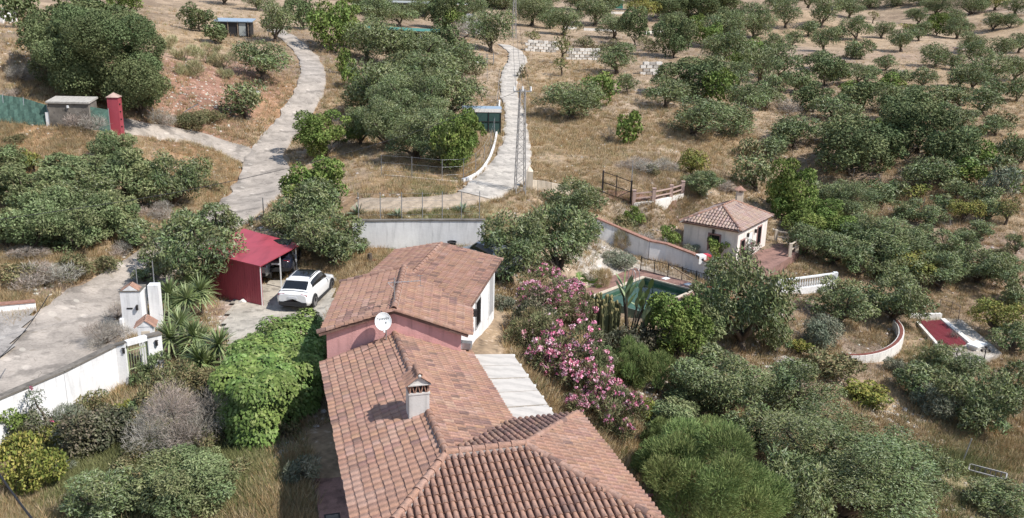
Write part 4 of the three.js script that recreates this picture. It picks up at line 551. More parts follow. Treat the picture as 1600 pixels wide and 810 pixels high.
  const cc = Pw(1.9, 0.1, 0), ch = new THREE.Group(); ch.name = 'chimney'; t.add(ch); const CH = (n, gs, mm) => obj(n, localise(t, gs), mm, ch); CH('chimney_stack', [box(0.5, 1.5, 0.5, cc.x, 1.45, cc.z)], MAT.cream_paint, ch); for (const [sx, sz] of [[1, 1], [1, -1], [-1, 1], [-1, -1]]) CH('chimney_post', [box(0.1, 0.22, 0.1, cc.x + sx * 0.2, 2.31, cc.z + sz * 0.2)], MAT.cream_paint); CH('chimney_cap', [new THREE.ConeGeometry(0.58, 0.32, 4).rotateY(Math.PI / 4).translate(cc.x, 2.58, cc.z)], tileMats[3]);
  // terrace of pink paving with a rail
  const pv = [Pw(-L / 2 - 1, hw2 + 0.05, 0), Pw(L / 2 + 1.6, hw2 + 0.05, 0), Pw(L / 2 + 1.6, hw2 + 2.6, 0), Pw(-L / 2 - 1, hw2 + 2.6, 0)]; struct('cottage_patio_pavement', [prism(pv.map((p) => [p.x, p.z]), -3.4, -2.05)], MAT.pink_paving, 'pink paved terrace beside the cottage');
  const rail = thing('terrace_railing', 'cream post and rail fence around the cottage terrace', 'railing', Pw(L / 2 + 1.5, hw2 + 1.4, -2.05).toArray()); const RP = [Pw(L / 2 + 1.5, hw2 + 0.2, -2.05), Pw(L / 2 + 1.5, hw2 + 1.3, -2.05), Pw(L / 2 + 1.5, hw2 + 2.5, -2.05), Pw(L / 2 - 0.2, hw2 + 2.5, -2.05), Pw(L / 2 - 1.8, hw2 + 2.5, -2.05)]; RP.forEach((p, i) => { tobj('post', [box(0.22, 1.1, 0.22, p.x, p.y + 0.5, p.z)], MAT.cream_paint, rail); if (i) for (const h of [0.5, 0.95]) tobj('rail', [beam(RP[i - 1].clone().add(V(0, h, 0)), p.clone().add(V(0, h, 0)), 0.07, 0.09)], MAT.cream_paint, rail); });
  // towel hung over the boundary wall
  const tw = at(1096, 398, -0.9);
}
// boundary wall stepping down in front of the cottage
{
  const px = [[925, 339], [969, 358], [1014, 377], [1040, 382], [1083, 398], [1118, 418]], P = px.map(([x, y]) => gp(x, y + 29)), t = thing('boundary_wall', 'white retaining wall with clay coping stepping down towards the pool', 'wall', P[2].toArray());
  const top = px.map(([x, y], i) => { const d = ray(x, y), k = (P[i].z) / d.z; return camera.position.y + d.y * k; });
  tobj('wall', wallRun(P, 0.3, (i) => top[i], (i) => P[i].y - 1.2), MAT.white_wall, t); tobj('coping', wallRun(P, 0.42, (i) => top[i] + 0.09, (i) => top[i] + 0.003), MAT.coping_clay, t);
  const k = P[4].clone().lerp(P[5], 0.4); k.y = lerp(top[4], top[5], 0.4) + 0.1; const tw = thing('towel', 'red and white towel hung over the boundary wall by the cottage', 'towel', k.toArray(), 0.35), cl = (w, m, x, n) => obj(n, [box(w, 0.55, 0.03, x, -0.05, 0.24, 0, 0.05), box(w, 0.03, 0.5, x, 0.24, 0, 0, 0), box(w, 0.25, 0.03, x, 0.12, -0.24)], m, tw); cl(0.55, MAT.white_paint, -0.22, 'white_half'); mat('towel_red', [0.5, 0.05, 0.07], { roughness: 0.95 }); cl(0.38, MAT.towel_red, 0.25, 'red_half');
  obj('dark_emblem', [box(0.16, 0.16, 0.01, -0.22, 0, 0.265, 0, 0.05, 0.5)], MAT.black_plastic, tw);
}
// ---------- pool ----------
{
  const { o, a, b, la, lb } = POOL, q = (u, v) => [o.x + a.x * u + b.x * v, o.z + a.z * u + b.z * v], t = thing('swimming_pool', 'rectangular green swimming pool with pink paved edge', 'pool', o.toArray());
  mat('pool_lining', [0.15, 0.235, 0.19], { roughness: 0.7, map: rep(clayTex, 0.5) }); mat('pool_water', [0.62, 0.8, 0.7], { phys: true, transmission: 1, thickness: 0, roughness: 0.02, ior: 1.33 });
  const side = (u0, u1, v0, v1, y0, y1) => prism([q(u0, v0), q(u1, v0), q(u1, v1), q(u0, v1)], y0, y1);
  tobj('basin', [side(-0.12, la + 0.12, -0.12, lb + 0.12, -3.2, -2.75), side(-0.12, 0, 0, lb, -2.748, -1.21), side(la, la + 0.12, 0, lb, -2.748, -1.21), side(-0.12, la + 0.12, -0.12, 0, -2.747, -1.211), side(-0.12, la + 0.12, lb, lb + 0.12, -2.747, -1.211)], MAT.pool_lining, t);
  const wt = new THREE.BufferGeometry(), c = [q(0, 0), q(la, 0), q(la, lb), q(0, lb)], y = -1.42; wt.setAttribute('position', new THREE.Float32BufferAttribute([c[0], c[1], c[2], c[0], c[2], c[3]].flatMap(([x, z]) => [x, y, z]), 3)); wt.setAttribute('normal', new THREE.Float32BufferAttribute(Array(6).fill([0, 1, 0]).flat(), 3)); tobj('water', [wt], MAT.pool_water, t);
  tobj('coping', [side(-0.02, la, -0.16, 0.05, -1.205, -1.12), side(-0.02, 0.05, 0.052, lb - 0.05, -1.205, -1.121), side(0, la, lb - 0.05, lb + 0.16, -1.205, -1.12)], MAT.cream_paint, t);
  tobj('deck', [side(-1.3, la + 0.2, -1.75, -0.162, -1.75, -1.16), side(-1.3, -0.022, -0.16, lb + 1.25, -1.75, -1.161), side(-0.02, la + 0.2, lb + 0.162, lb + 1.25, -1.75, -1.16)], MAT.pink_paving, t);
  const lad = new THREE.Group(); lad.name = 'pool_ladder'; t.add(lad); for (const k of [0, 0.45]) { const p = q(0.9 + k, -0.35), r = q(0.9 + k, 0.15), cu = new THREE.CatmullRomCurve3([V(p[0], -1.16, p[1]), V(p[0], -0.5, p[1]), V((p[0] + r[0]) / 2, -0.35, (p[1] + r[1]) / 2), V(r[0], -0.55, r[1]), V(r[0], -1.9, r[1])]); obj('ladder_rail', localise(t, [new THREE.TubeGeometry(cu, 16, 0.02, 6)]), MAT.galvanised, lad); }
  for (const [u, v] of [[-0.7, 1.2], [-0.7, 2.9]]) { const p = q(u, v), s = tag(obj('paving_slab', [box(0.5, 0.04, 0.35, p[0], -1.135, p[1], 0.7)], MAT.white_paint), 'white slab lying on the pool deck', 'slab', 'white slabs on the pool deck'); }
  // black railing round the far side
  const R = thing('pool_railing', 'black iron railing along the far pool edge', 'railing', V(q(-1.35, -0.3)[0], -1.2, q(-1.35, -0.3)[1]).toArray()), A = [at(1001, 424, -1.2).x, at(1001, 424, -1.2).z], B = [at(1112, 454, -1.45).x, at(1112, 454, -1.45).z], N = 46; for (const h of [0.12, 0.98]) tobj('rail', [beam(V(A[0], -1.2 + h, A[1]), V(B[0], -1.45 + h, B[1]), 0.04, 0.03)], MAT.dark_iron, R);
  for (let i = 0; i <= N; i++) { const k = i / N, x = lerp(A[0], B[0], k), z = lerp(A[1], B[1], k), yy = lerp(-1.2, -1.45, k), post = i % 9 === 0; tobj(post ? 'post' : 'baluster', [box(post ? 0.06 : 0.016, post ? 1.15 : 0.88, post ? 0.06 : 0.016, x, yy + (post ? 0.48 : 0.55), z)], MAT.dark_iron, R); }
  const s0 = V(q(-1.3, 1)[0], -0.35, q(-1.3, 1)[1]), s1 = V(q(-1.1, 4)[0], -1.14, q(-1.1, 4)[1]), pl = thing('leaning_plank', 'long timber pole leaning on the pool railing', 'pole', s1.toArray()); tobj('pole', [beam(s0, s1, 0.06, 0.06)], MAT.timber, pl);
  const R2 = thing('stair_railing', 'low rusty handrail beside the steps below the pool', 'railing', V(q(0.2, lb + 1.3)[0], -1.2, q(0.2, lb + 1.3)[1]).toArray()), hp = [q(1.9, lb + 1.25), q(0.2, lb + 1.3), q(-0.8, lb + 2.7), q(0.1, lb + 4.2)].map(([x, z], i) => V(x, Math.max(-2.4, -1.2 - i * 0.3), z)); hp.forEach((p, i) => { tobj('post', [bar(p.clone().add(V(0, -0.8, 0)), p.clone().add(V(0, 0.95, 0)), 0.03, 6)], MAT.rust_red, R2); if (i) for (const h of [0.5, 0.92]) tobj('rail', [bar(hp[i - 1].clone().add(V(0, h, 0)), p.clone().add(V(0, h, 0)), 0.025, 5)], MAT.rust_red, R2); });
}
// ---------- mast, gate and railing above the boundary wall ----------
mat('mast_steel', [0.36, 0.34, 0.32], { roughness: 0.7 });
function mast(px, py, h, w, label) {
  const b = gp(px, py), t = thing('lattice_mast', label, 'mast', b.toArray(), 0.2), c = (k, y) => { const s = lerp(w / 2, w * 0.24, y / h); return V((k & 1 ? 1 : -1) * s, y, (k & 2 ? 1 : -1) * s); };
  for (let k = 0; k < 4; k++) obj('leg', [bar(c(k, -0.6), c(k, h), 0.04, 4)], MAT.mast_steel, t);
  const n = Math.round(h / 0.55); for (let i = 0; i < n; i++) for (const [k, l] of [[0, 1], [1, 3], [3, 2], [2, 0]]) obj('lattice_strut', [bar(c(i % 2 ? k : l, (i * h) / n), c(i % 2 ? l : k, ((i + 1) * h) / n), 0.02, 4)], MAT.mast_steel, t);
  obj('crossarm', [box(1.3, 0.08, 0.08, 0, h - 0.15, 0)], MAT.galvanised, t); for (const x of [-0.6, 0, 0.6]) obj('insulator', [new THREE.CylinderGeometry(0.06, 0.08, 0.3, 8).translate(x, h + 0.04, 0)], MAT.white_paint, t); return V(b.x, b.y + h, b.z);
}
const M1 = mast(812, 302, 7.6, 0.72, 'tall galvanised lattice mast beside the hill road'), M2 = mast(803, 60, 7.5, 0.72, 'distant lattice mast at the top of the hill road');
function cable(label, pts, r = 0.012, group) { const t = thing('overhead_cable', label, 'cable', pts[0].toArray(), 0, group); tobj('cable', [new THREE.TubeGeometry(new THREE.CatmullRomCurve3(pts), 40, r, 4)], MAT.black_plastic, t); }
const sag = (a, b, s) => [0, 0.25, 0.5, 0.75, 1].map((k) => a.clone().lerp(b, k).add(V(0, -s * 4 * k * (1 - k), 0)));
for (const x of [-0.5, 0, 0.5]) cable('power cable strung between the two lattice masts', sag(M1.clone().add(V(x, 0.1, 0)), M2.clone().add(V(x, 0.1, 0)), 1.6), 0.014, 'cables between the masts');
cable('single cable crossing from the mast over the entrance road', sag(M1.clone(), at(-60, 352, 7.5), 1.2), 0.013);
cable('black cable crossing over the concrete ramp', sag(at(-20, 575, 4), at(75, 462, 4), 0.25), 0.02);
cable('thick black cable above the left garden', sag(at(-20, 715, 4.5), at(60, 825, 4.5), 0.05), 0.03);
{
  const p = [[941, 303], [962, 310], [985, 319]].map(([x, y]) => gp(x, y)), t = thing('iron_gate', 'dark iron frame gate standing open above the rubble', 'gate', p[0].toArray());
  p.forEach((q, i) => tobj('gate_post', [box(i === 1 ? 0.07 : 0.13, 2.3, i === 1 ? 0.07 : 0.13, q.x, q.y + 0.75, q.z)], MAT.dark_iron, t)); for (const h of [0.15, 0.95, 1.8]) for (const i of [0, 1]) tobj('gate_rail', [beam(p[i].clone().add(V(0, h, 0)), p[i + 1].clone().add(V(0, h, 0)), 0.05, 0.05)], MAT.dark_iron, t); tobj('brace', [bar(p[1].clone().add(V(0.2, 0.15, 0)), p[2].clone().add(V(0, 1.1, 0)), 0.03, 5)], MAT.timber, t);
  const rp = [[990, 321], [1021, 318], [1048, 312], [1066, 306]].map(([x, y]) => gp(x, y)), r = thing('terrace_railing', 'pink post and rail balustrade on the terrace edge', 'railing', rp[0].toArray()); mat('pink_post', [0.5, 0.36, 0.31], { roughness: 0.9, map: rep(plasterTex, 0.8) });
  rp.forEach((q, i) => { tobj('post', [box(0.26, 1.4, 0.26, q.x, q.y + 0.5, q.z), box(0.32, 0.06, 0.32, q.x, q.y + 1.23, q.z)], MAT.pink_post, r); if (i) for (const h of [0.55, 0.95]) tobj('rail', [beam(rp[i - 1].clone().add(V(0, h, 0)), q.clone().add(V(0, h, 0)), 0.1, 0.09)], MAT.pink_post, r); });
  tobj('base_wall', wallRun(rp, 0.34, (i) => rp[i].y + 0.22, (i) => rp[i].y - 1.1), MAT.stone_white, r);
  patch('terrace_pavement', [[950, 298], [1000, 300], [1062, 300], [1064, 306], [1020, 317], [988, 320], [955, 312]], 'pink_paving', 0.06, 'pink paving behind the terrace balustrade', 0.5);
  const q2 = [[827, 296], [850, 298], [890, 306]].map(([x, y]) => gp(x, y)), w2 = thing('entrance_wall', 'cream low wall with a small pillar under the lattice mast', 'wall', q2[0].toArray()); tobj('wall', wallRun(q2, 0.3, (i) => q2[i].y + 0.75, (i) => q2[i].y - 0.5), MAT.cream_paint, w2); tobj('pillar', [box(0.5, 1.7, 0.5, q2[0].x, q2[0].y + 0.55, q2[0].z), new THREE.ConeGeometry(0.36, 0.4, 4).rotateY(0.78).translate(q2[0].x, q2[0].y + 1.6, q2[0].z)], MAT.cream_paint, w2); for (let i = 0; i < 12; i++) { const a = q2[0].clone().lerp(q2[1], i / 12).add(V(0.6, 0, 1.2)); tobj('fence_bar', [bar(a.clone().add(V(0, -0.3, 0)), a.clone().add(V(0, 1.1, 0)), 0.015, 4)], MAT.dark_iron, w2); }
}
// ---------- white block walls on the slope ----------
[['upper white block wall beside the hill road', [820, 79], [868, 79], 4], ['second white block wall below the upper one', [884, 93], [934, 95], 4], ['short stepped white block wall among the trees', [999, 116], [1034, 122], 4], ['lowest white block wall near the dark leafy tree', [1094, 127], [1130, 128], 3]].forEach(([label, a, b, rows], wi) => {
  const A = gp(...a), B = gp(...b); B.z = A.z - 0.16 * (B.x - A.x); const t = thing('block_wall', label, 'wall', A.toArray(), 0, 'white block walls on the slope'), d = B.clone().sub(A), L = Math.hypot(d.x, d.z), n = Math.round(L / 0.82), yaw = Math.atan2(-d.z, d.x); d.y = (ground(B.x, B.z) - A.y);
  for (let j = 0; j < rows; j++) for (let i = 0; i < n - (wi === 2 ? 0 : 0); i++) { const k = (i + 0.5 + (j % 2) * 0.5) / n, p = A.clone().addScaledVector(d, k), w = (L / n) * rr(0.8, 0.9), g = box(w, 0.46 * rr(0.8, 0.9), 0.7, 0, 0, 0, yaw + rr(-0.05, 0.05)); const pp = g.attributes.position, s = rr(0, 99); for (let q = 0; q < pp.count; q++) pp.setXYZ(q, pp.getX(q) + 0.06 * (h2(Math.round(pp.getX(q) * 9 + s), Math.round(pp.getY(q) * 9)) - 0.5), pp.getY(q) + 0.05 * (h2(Math.round(pp.getZ(q) * 9 + s), Math.round(pp.getY(q) * 9)) - 0.5), pp.getZ(q)); g.computeVertexNormals(); g.translate(p.x, p.y + 0.12 + j * 0.47, p.z + rr(-0.05, 0.05) - j * 0.06); tobj('block', [g], rnd() < 0.7 ? MAT.stone_white : MAT.stone_grey, t); }
});
// ---------- right side terraces ----------
{
  const a = gp(1212, 458), b = gp(1302, 456), t = thing('balustrade', 'white balustrade with turned balusters on the bare terrace', 'balustrade', a.toArray()), N = 24; b.y = a.y = Math.max(a.y, b.y); const pro = new THREE.LatheGeometry([[0.05, 0], [0.05, 0.08], [0.075, 0.2], [0.07, 0.32], [0.035, 0.45], [0.05, 0.6], [0.05, 0.66]].map((q) => new THREE.Vector2(...q)), 7);
  tobj('plinth', [beam(a.clone().add(V(0, -0.2, 0)), b.clone().add(V(0, -0.2, 0)), 0.3, 0.7)], MAT.white_wall, t); tobj('handrail', [beam(a.clone().add(V(0, 0.88, 0)), b.clone().add(V(0, 0.88, 0)), 0.22, 0.1)], MAT.white_paint, t); for (let i = 0; i < N; i++) { const p = a.clone().lerp(b, (i + 0.5) / N); tobj('baluster', [pro.clone().translate(p.x, p.y + 0.16, p.z)], MAT.white_paint, t); } for (const k of [0, 1]) { const p = a.clone().lerp(b, k); tobj('pier', [box(0.3, 1.15, 0.3, p.x, p.y + 0.4, p.z)], MAT.white_paint, t); }
  // curved wall with red coping
  const cw = [[1322, 562], [1345, 567], [1372, 566], [1394, 556], [1406, 540], [1405, 525], [1398, 515]].map(([x, y]) => gp(x, y)), cu = new THREE.CatmullRomCurve3(cw).getPoints(16), c = thing('curved_wall', 'curved rough white wall with brick red coping holding the bare terrace', 'wall', cw[3].toArray()), ty = cw[3].y + 0.75;
  tobj('wall', wallRun(cu, 0.35, () => ty, (i) => cu[i].y - 0.8), MAT.stone_white, c); tobj('coping', wallRun(cu, 0.2, () => ty + 0.04, () => ty + 0.003), mat('brick_red', [0.26, 0.085, 0.06], { roughness: 0.9, map: rep(clayTex, 1) }), c);
  // paved terrace with a red corrugated cover
  const q = (x, y) => at(x, y, -5.0), pv = [[1432, 492], [1478, 490], [1500, 497], [1566, 552], [1520, 570], [1478, 556]].map(([x, y]) => { const p = at(x, y, -5.05); return [p.x, p.z]; }); struct('upper_terrace_pavement', [prism(pv, -7, -5.05)], MAT.pale_concrete, 'pale concrete terrace around the red cover');
  const cs = [[1438, 501], [1470, 500], [1510, 536], [1476, 546]].map(([x, y]) => at(x, y, -4.9)), cov = thing('corrugated_cover', 'dark red corrugated sheet cover lying on the concrete terrace', 'cover', cs[0].toArray()); mat('dark_red', [0.2, 0.03, 0.04], { roughness: 0.55, map: rep(plasterTex, 0.7) });
  tobj('sheet', [prism(cs.map((p) => [p.x, p.z]), -5.04, -4.93)], MAT.dark_red, cov); for (let i = 0; i < 24; i++) { const k = (i + 0.5) / 24, u = cs[0].clone().lerp(cs[3], k), v = cs[1].clone().lerp(cs[2], k); u.y = v.y = -4.915; tobj('corrugation', [beam(u, v, 0.07, 0.045)], MAT.dark_red, cov); }
  const kb = (P, th, h) => wallRun(P.map(([x, y]) => at(x, y, -5)), th, () => -5 + h, () => -5.4); const kw = thing('terrace_kerb', 'whitewashed kerb along the red corrugated cover', 'kerb', at(1470, 498, -5).toArray()); tobj('kerb', [...kb([[1420, 498], [1470, 497]], 0.3, 0.35), ...kb([[1473, 500], [1530, 548]], 0.35, 0.12), ...kb([[1434, 505], [1474, 550]], 0.2, 0.12)], MAT.stone_white, kw);
  const tb = at(1528, 535, -4.6), tbl = thing('white_table_slab', 'white slab on a low plinth on the concrete terrace', 'table', [tb.x, -5.05, tb.z], 0.6); obj('slab', [box(1.2, 0.1, 0.75, 0, 0.3, 0)], MAT.white_paint, tbl); obj('plinth', [box(1.0, 0.27, 0.55, 0, 0.11, 0)], MAT.stone_white, tbl);
  const rl = [[1468, 486], [1486, 491], [1498, 498]].map(([x, y]) => at(x, y, -4.95)), rt = thing('pipe_railing', 'grey pipe railing at the edge of the concrete terrace', 'railing', rl[0].toArray()); rl.forEach((p, i) => { tobj('post', [bar(p.clone().add(V(0, -0.4, 0)), p.clone().add(V(0, 0.95, 0)), 0.03, 6)], MAT.timber, rt); if (i) for (const h of [0.45, 0.9]) tobj('rail', [bar(rl[i - 1].clone().add(V(0, h, 0)), p.clone().add(V(0, h, 0)), 0.025, 5)], MAT.timber, rt); });
  const lp = at(1538, 563, -5.05), lm = thing('garden_lamp', 'small dark garden lamp post on the concrete terrace', 'lamp post', lp.toArray()); obj('post', [bar(V(0, -0.3, 0), V(0, 0.8, 0), 0.03, 6)], MAT.dark_iron, lm); obj('arm', [bar(V(-0.25, 0.55, 0), V(0.25, 0.55, 0), 0.02, 5)], MAT.dark_iron, lm); for (const x of [-0.25, 0, 0.25]) obj('lamp_head', [new THREE.SphereGeometry(0.09, 8, 6).translate(x, x ? 0.66 : 0.88, 0)], MAT.dark_iron, lm);
  const st = thing('stepping_slab', 'pale flat stone slabs on the slope below the tall dark olive', 'slab', gp(1222, 566).toArray()); obj('slab', [box(1.1, 0.2, 0.8, 0, 0.08, 0, 0.4)], MAT.stone_grey, st); obj('slab', [box(0.9, 0.2, 0.7, 0.9, 0.02, 0.9, 0.2)], MAT.stone_grey, st);
  // bed frame and posts on the lower grass
  const bf = gp(1542, 748), f = thing('metal_bed_frame', 'old metal bed frame lying in the grass', 'bed frame', bf.toArray(), -0.55); for (const z of [-0.35, 0.35]) obj('side_rail', [box(1.7, 0.06, 0.06, 0, 0.38, z)], MAT.mast_steel, f); for (const x of [-0.85, 0.85]) { obj('end_rail', [box(0.06, 0.06, 0.64, x, 0.38, 0)], MAT.mast_steel, f); for (const z of [-0.35, 0.35]) obj('leg', [box(0.05, 0.55, 0.05, x * 0.96, 0.1, z)], MAT.galvanised, f); } for (let i = 0; i < 6; i++) obj('slat', [box(0.05, 0.03, 0.64, -0.6 + i * 0.24, 0.36, 0)], MAT.dark_iron, f);
}
for (const [px, py, h, lean, label] of [[1503, 722, 1.35, 0.22, 'leaning grey post on the lower dry path'], [1596, 775, 1.1, 0, 'short dark post on the green grass'], [1487, 355, 1.2, -0.3, 'leaning white stake under the yellow-green trees'], [1442, 328, 1.2, 0.05, 'thin stake on the right hillside'], [1378, 292, 1.3, -0.3, 'bleached prop under the dark trees'], [1333, 278, 1.0, 0.05, 'grey stake at the foot of the dark tree'], [986, 300, 2.6, 0, 'slim timber pole behind the iron gate'], [240, 190, 1.3, 0, 'thin metal stake beside the concrete lane'], [412, 345, 1.6, 0, 'grey fence stake behind the carport roof'], [761, 128, 3.6, 0, 'tall thin pole beside the hill road']]) { const b = gp(px, py), t = thing('stake', label, 'post', b.toArray()); obj('pole', [bar(V(0, -0.3, 0), V(lean * h, h, 0), 0.035, 6)], MAT.galvanised, t); }
// ---------- upper left: pillar, hut, netting ----------
{
  const b = gp(183, 207), t = thing('red_pillar', 'tall crimson gate pillar with a pointed cream cap', 'pillar', b.toArray(), 0.1); obj('shaft', [box(0.85, 3.3, 0.85, 0, 1.2, 0)], MAT.red_sheet, t); obj('cap', [new THREE.ConeGeometry(0.72, 0.36, 4).rotateY(Math.PI / 4).translate(0, 3.03, 0)], MAT.pink_post, t); for (let i = 0; i < 4; i++) obj('hinge', [box(0.1, 0.1, 0.1, 0.46, 0.5 + i * 0.6, 0.2)], MAT.dark_iron, t); obj('gate_leaf', [box(0.05, 2, 1.2, -0.25, 1.2, -1.1), box(0.06, 2.05, 0.06, -0.25, 1.2, -1.7)], MAT.dark_iron, t);
  const h = gp(108, 200), s = thing('masonry_hut', 'small grey rendered hut with a worn flat roof', 'hut', [h.x, h.y, h.z - 0.9], 0.05); obj('wall', [box(3.1, 2.4, 1.6, 0, 0.8, 0)], MAT.concrete, s); obj('roof_slab', [box(3.3, 0.14, 1.9, 0, 2.07, 0, 0, 0.12)], MAT.stone_grey, s); obj('wall_lamp', [box(0.14, 0.2, 0.14, 0, 1.65, 0.86)], MAT.white_paint, s); obj('buttress', [box(0.3, 1.5, 0.5, -1.7, 0.4, 0.5)], MAT.white_wall, s);
  const np = [[-30, 192], [8, 192], [40, 194], [76, 197]].map(([x, y]) => gp(x, y)), n = thing('netting_fence', 'green shade netting fence on leaning posts', 'fence', np[1].toArray()), hts = [2.1, 2.1, 2.0, 1.6]; np.forEach((p, i) => tobj('post', [bar(p.clone().add(V(0, -0.4, 0)), p.clone().add(V(-0.15, hts[i] + 0.05, -0.35)), 0.04, 6)], MAT.galvanised, n)); for (let i = 0; i < 3; i++) { const P = [], a = np[i], c = np[i + 1], m = 6; for (let k = 0; k < m; k++) for (let j = 0; j < 4; j++) { const f = (kk, jj) => { const p = a.clone().lerp(c, kk / m), hh = lerp(hts[i], hts[i + 1], kk / m) * (jj / 4); return [p.x - 0.15 * (jj / 4), p.y + hh, p.z + 0.05 - 0.35 * (jj / 4) + 0.05 * Math.sin(kk * 2.1 + jj * 1.3)]; }; P.push(...f(k, j), ...f(k + 1, j), ...f(k + 1, j + 1), ...f(k, j), ...f(k + 1, j + 1), ...f(k, j + 1)); } const g = new THREE.BufferGeometry(); g.setAttribute('position', new THREE.Float32BufferAttribute(P, 3)); g.computeVertexNormals(); tobj('net_panel', [g], MAT.green_net, n); }
  const n2p = [[140, 200], [172, 205]].map(([x, y]) => gp(x, y)), n2 = thing('netting_fence', 'overgrown strip of green netting beside the red pillar', 'fence', n2p[0].toArray()); tobj('net_panel', wallRun(n2p, 0.04, (i) => n2p[i].y + 1.7, (i) => n2p[i].y - 0.3), MAT.green_net, n2); for (const p of n2p) tobj('post', [bar(p.clone().add(V(0, -0.3, 0)), p.clone().add(V(0, 1.8, 0)), 0.04, 6)], MAT.galvanised, n2);
  const sh = gp(365, 56), sd = thing('dark_shed', 'dark mesh sided shed among the upper left trees', 'shed', sh.toArray(), 0.1); obj('wall', [box(4.4, 2.2, 2.6, 0, 0.8, -1.3)], MAT.black_plastic, sd); obj('roof', [box(5.2, 0.1, 3.2, 0, 2.05, -1.3, 0, 0.1)], MAT.blue_sheet, sd); obj('door', [box(0.9, 1.7, 0.05, 1.2, 0.85, 0.03)], MAT.grey_sheet, sd); for (const x of [-2, -0.7, 0.6, 2]) obj('post', [box(0.1, 2.3, 0.1, x, 0.85, 0.08)], MAT.timber, sd);
  const hs = gp(8, 36), hh = thing('white_outbuilding', 'white outbuilding edge beside the dense evergreen trees', 'shed', hs.toArray()); obj('wall', [box(4, 1.6, 3, -2, 0.6, -1)], MAT.white_wall, hh); obj('roof', [box(4.4, 0.12, 3.4, -2, 1.48, -1)], MAT.grey_sheet, hh);
  const rk = gp(300, 176), sp = gp(302, 182), pp = thing('fallen_rail', 'pale metal rail leaning out of the dry bush', 'rail', sp.toArray()); obj('rail', [bar(V(-1.3, 0.1, 0.4), V(0.4, 1.1, -0.3), 0.04, 5)], MAT.galvanised, pp);
}
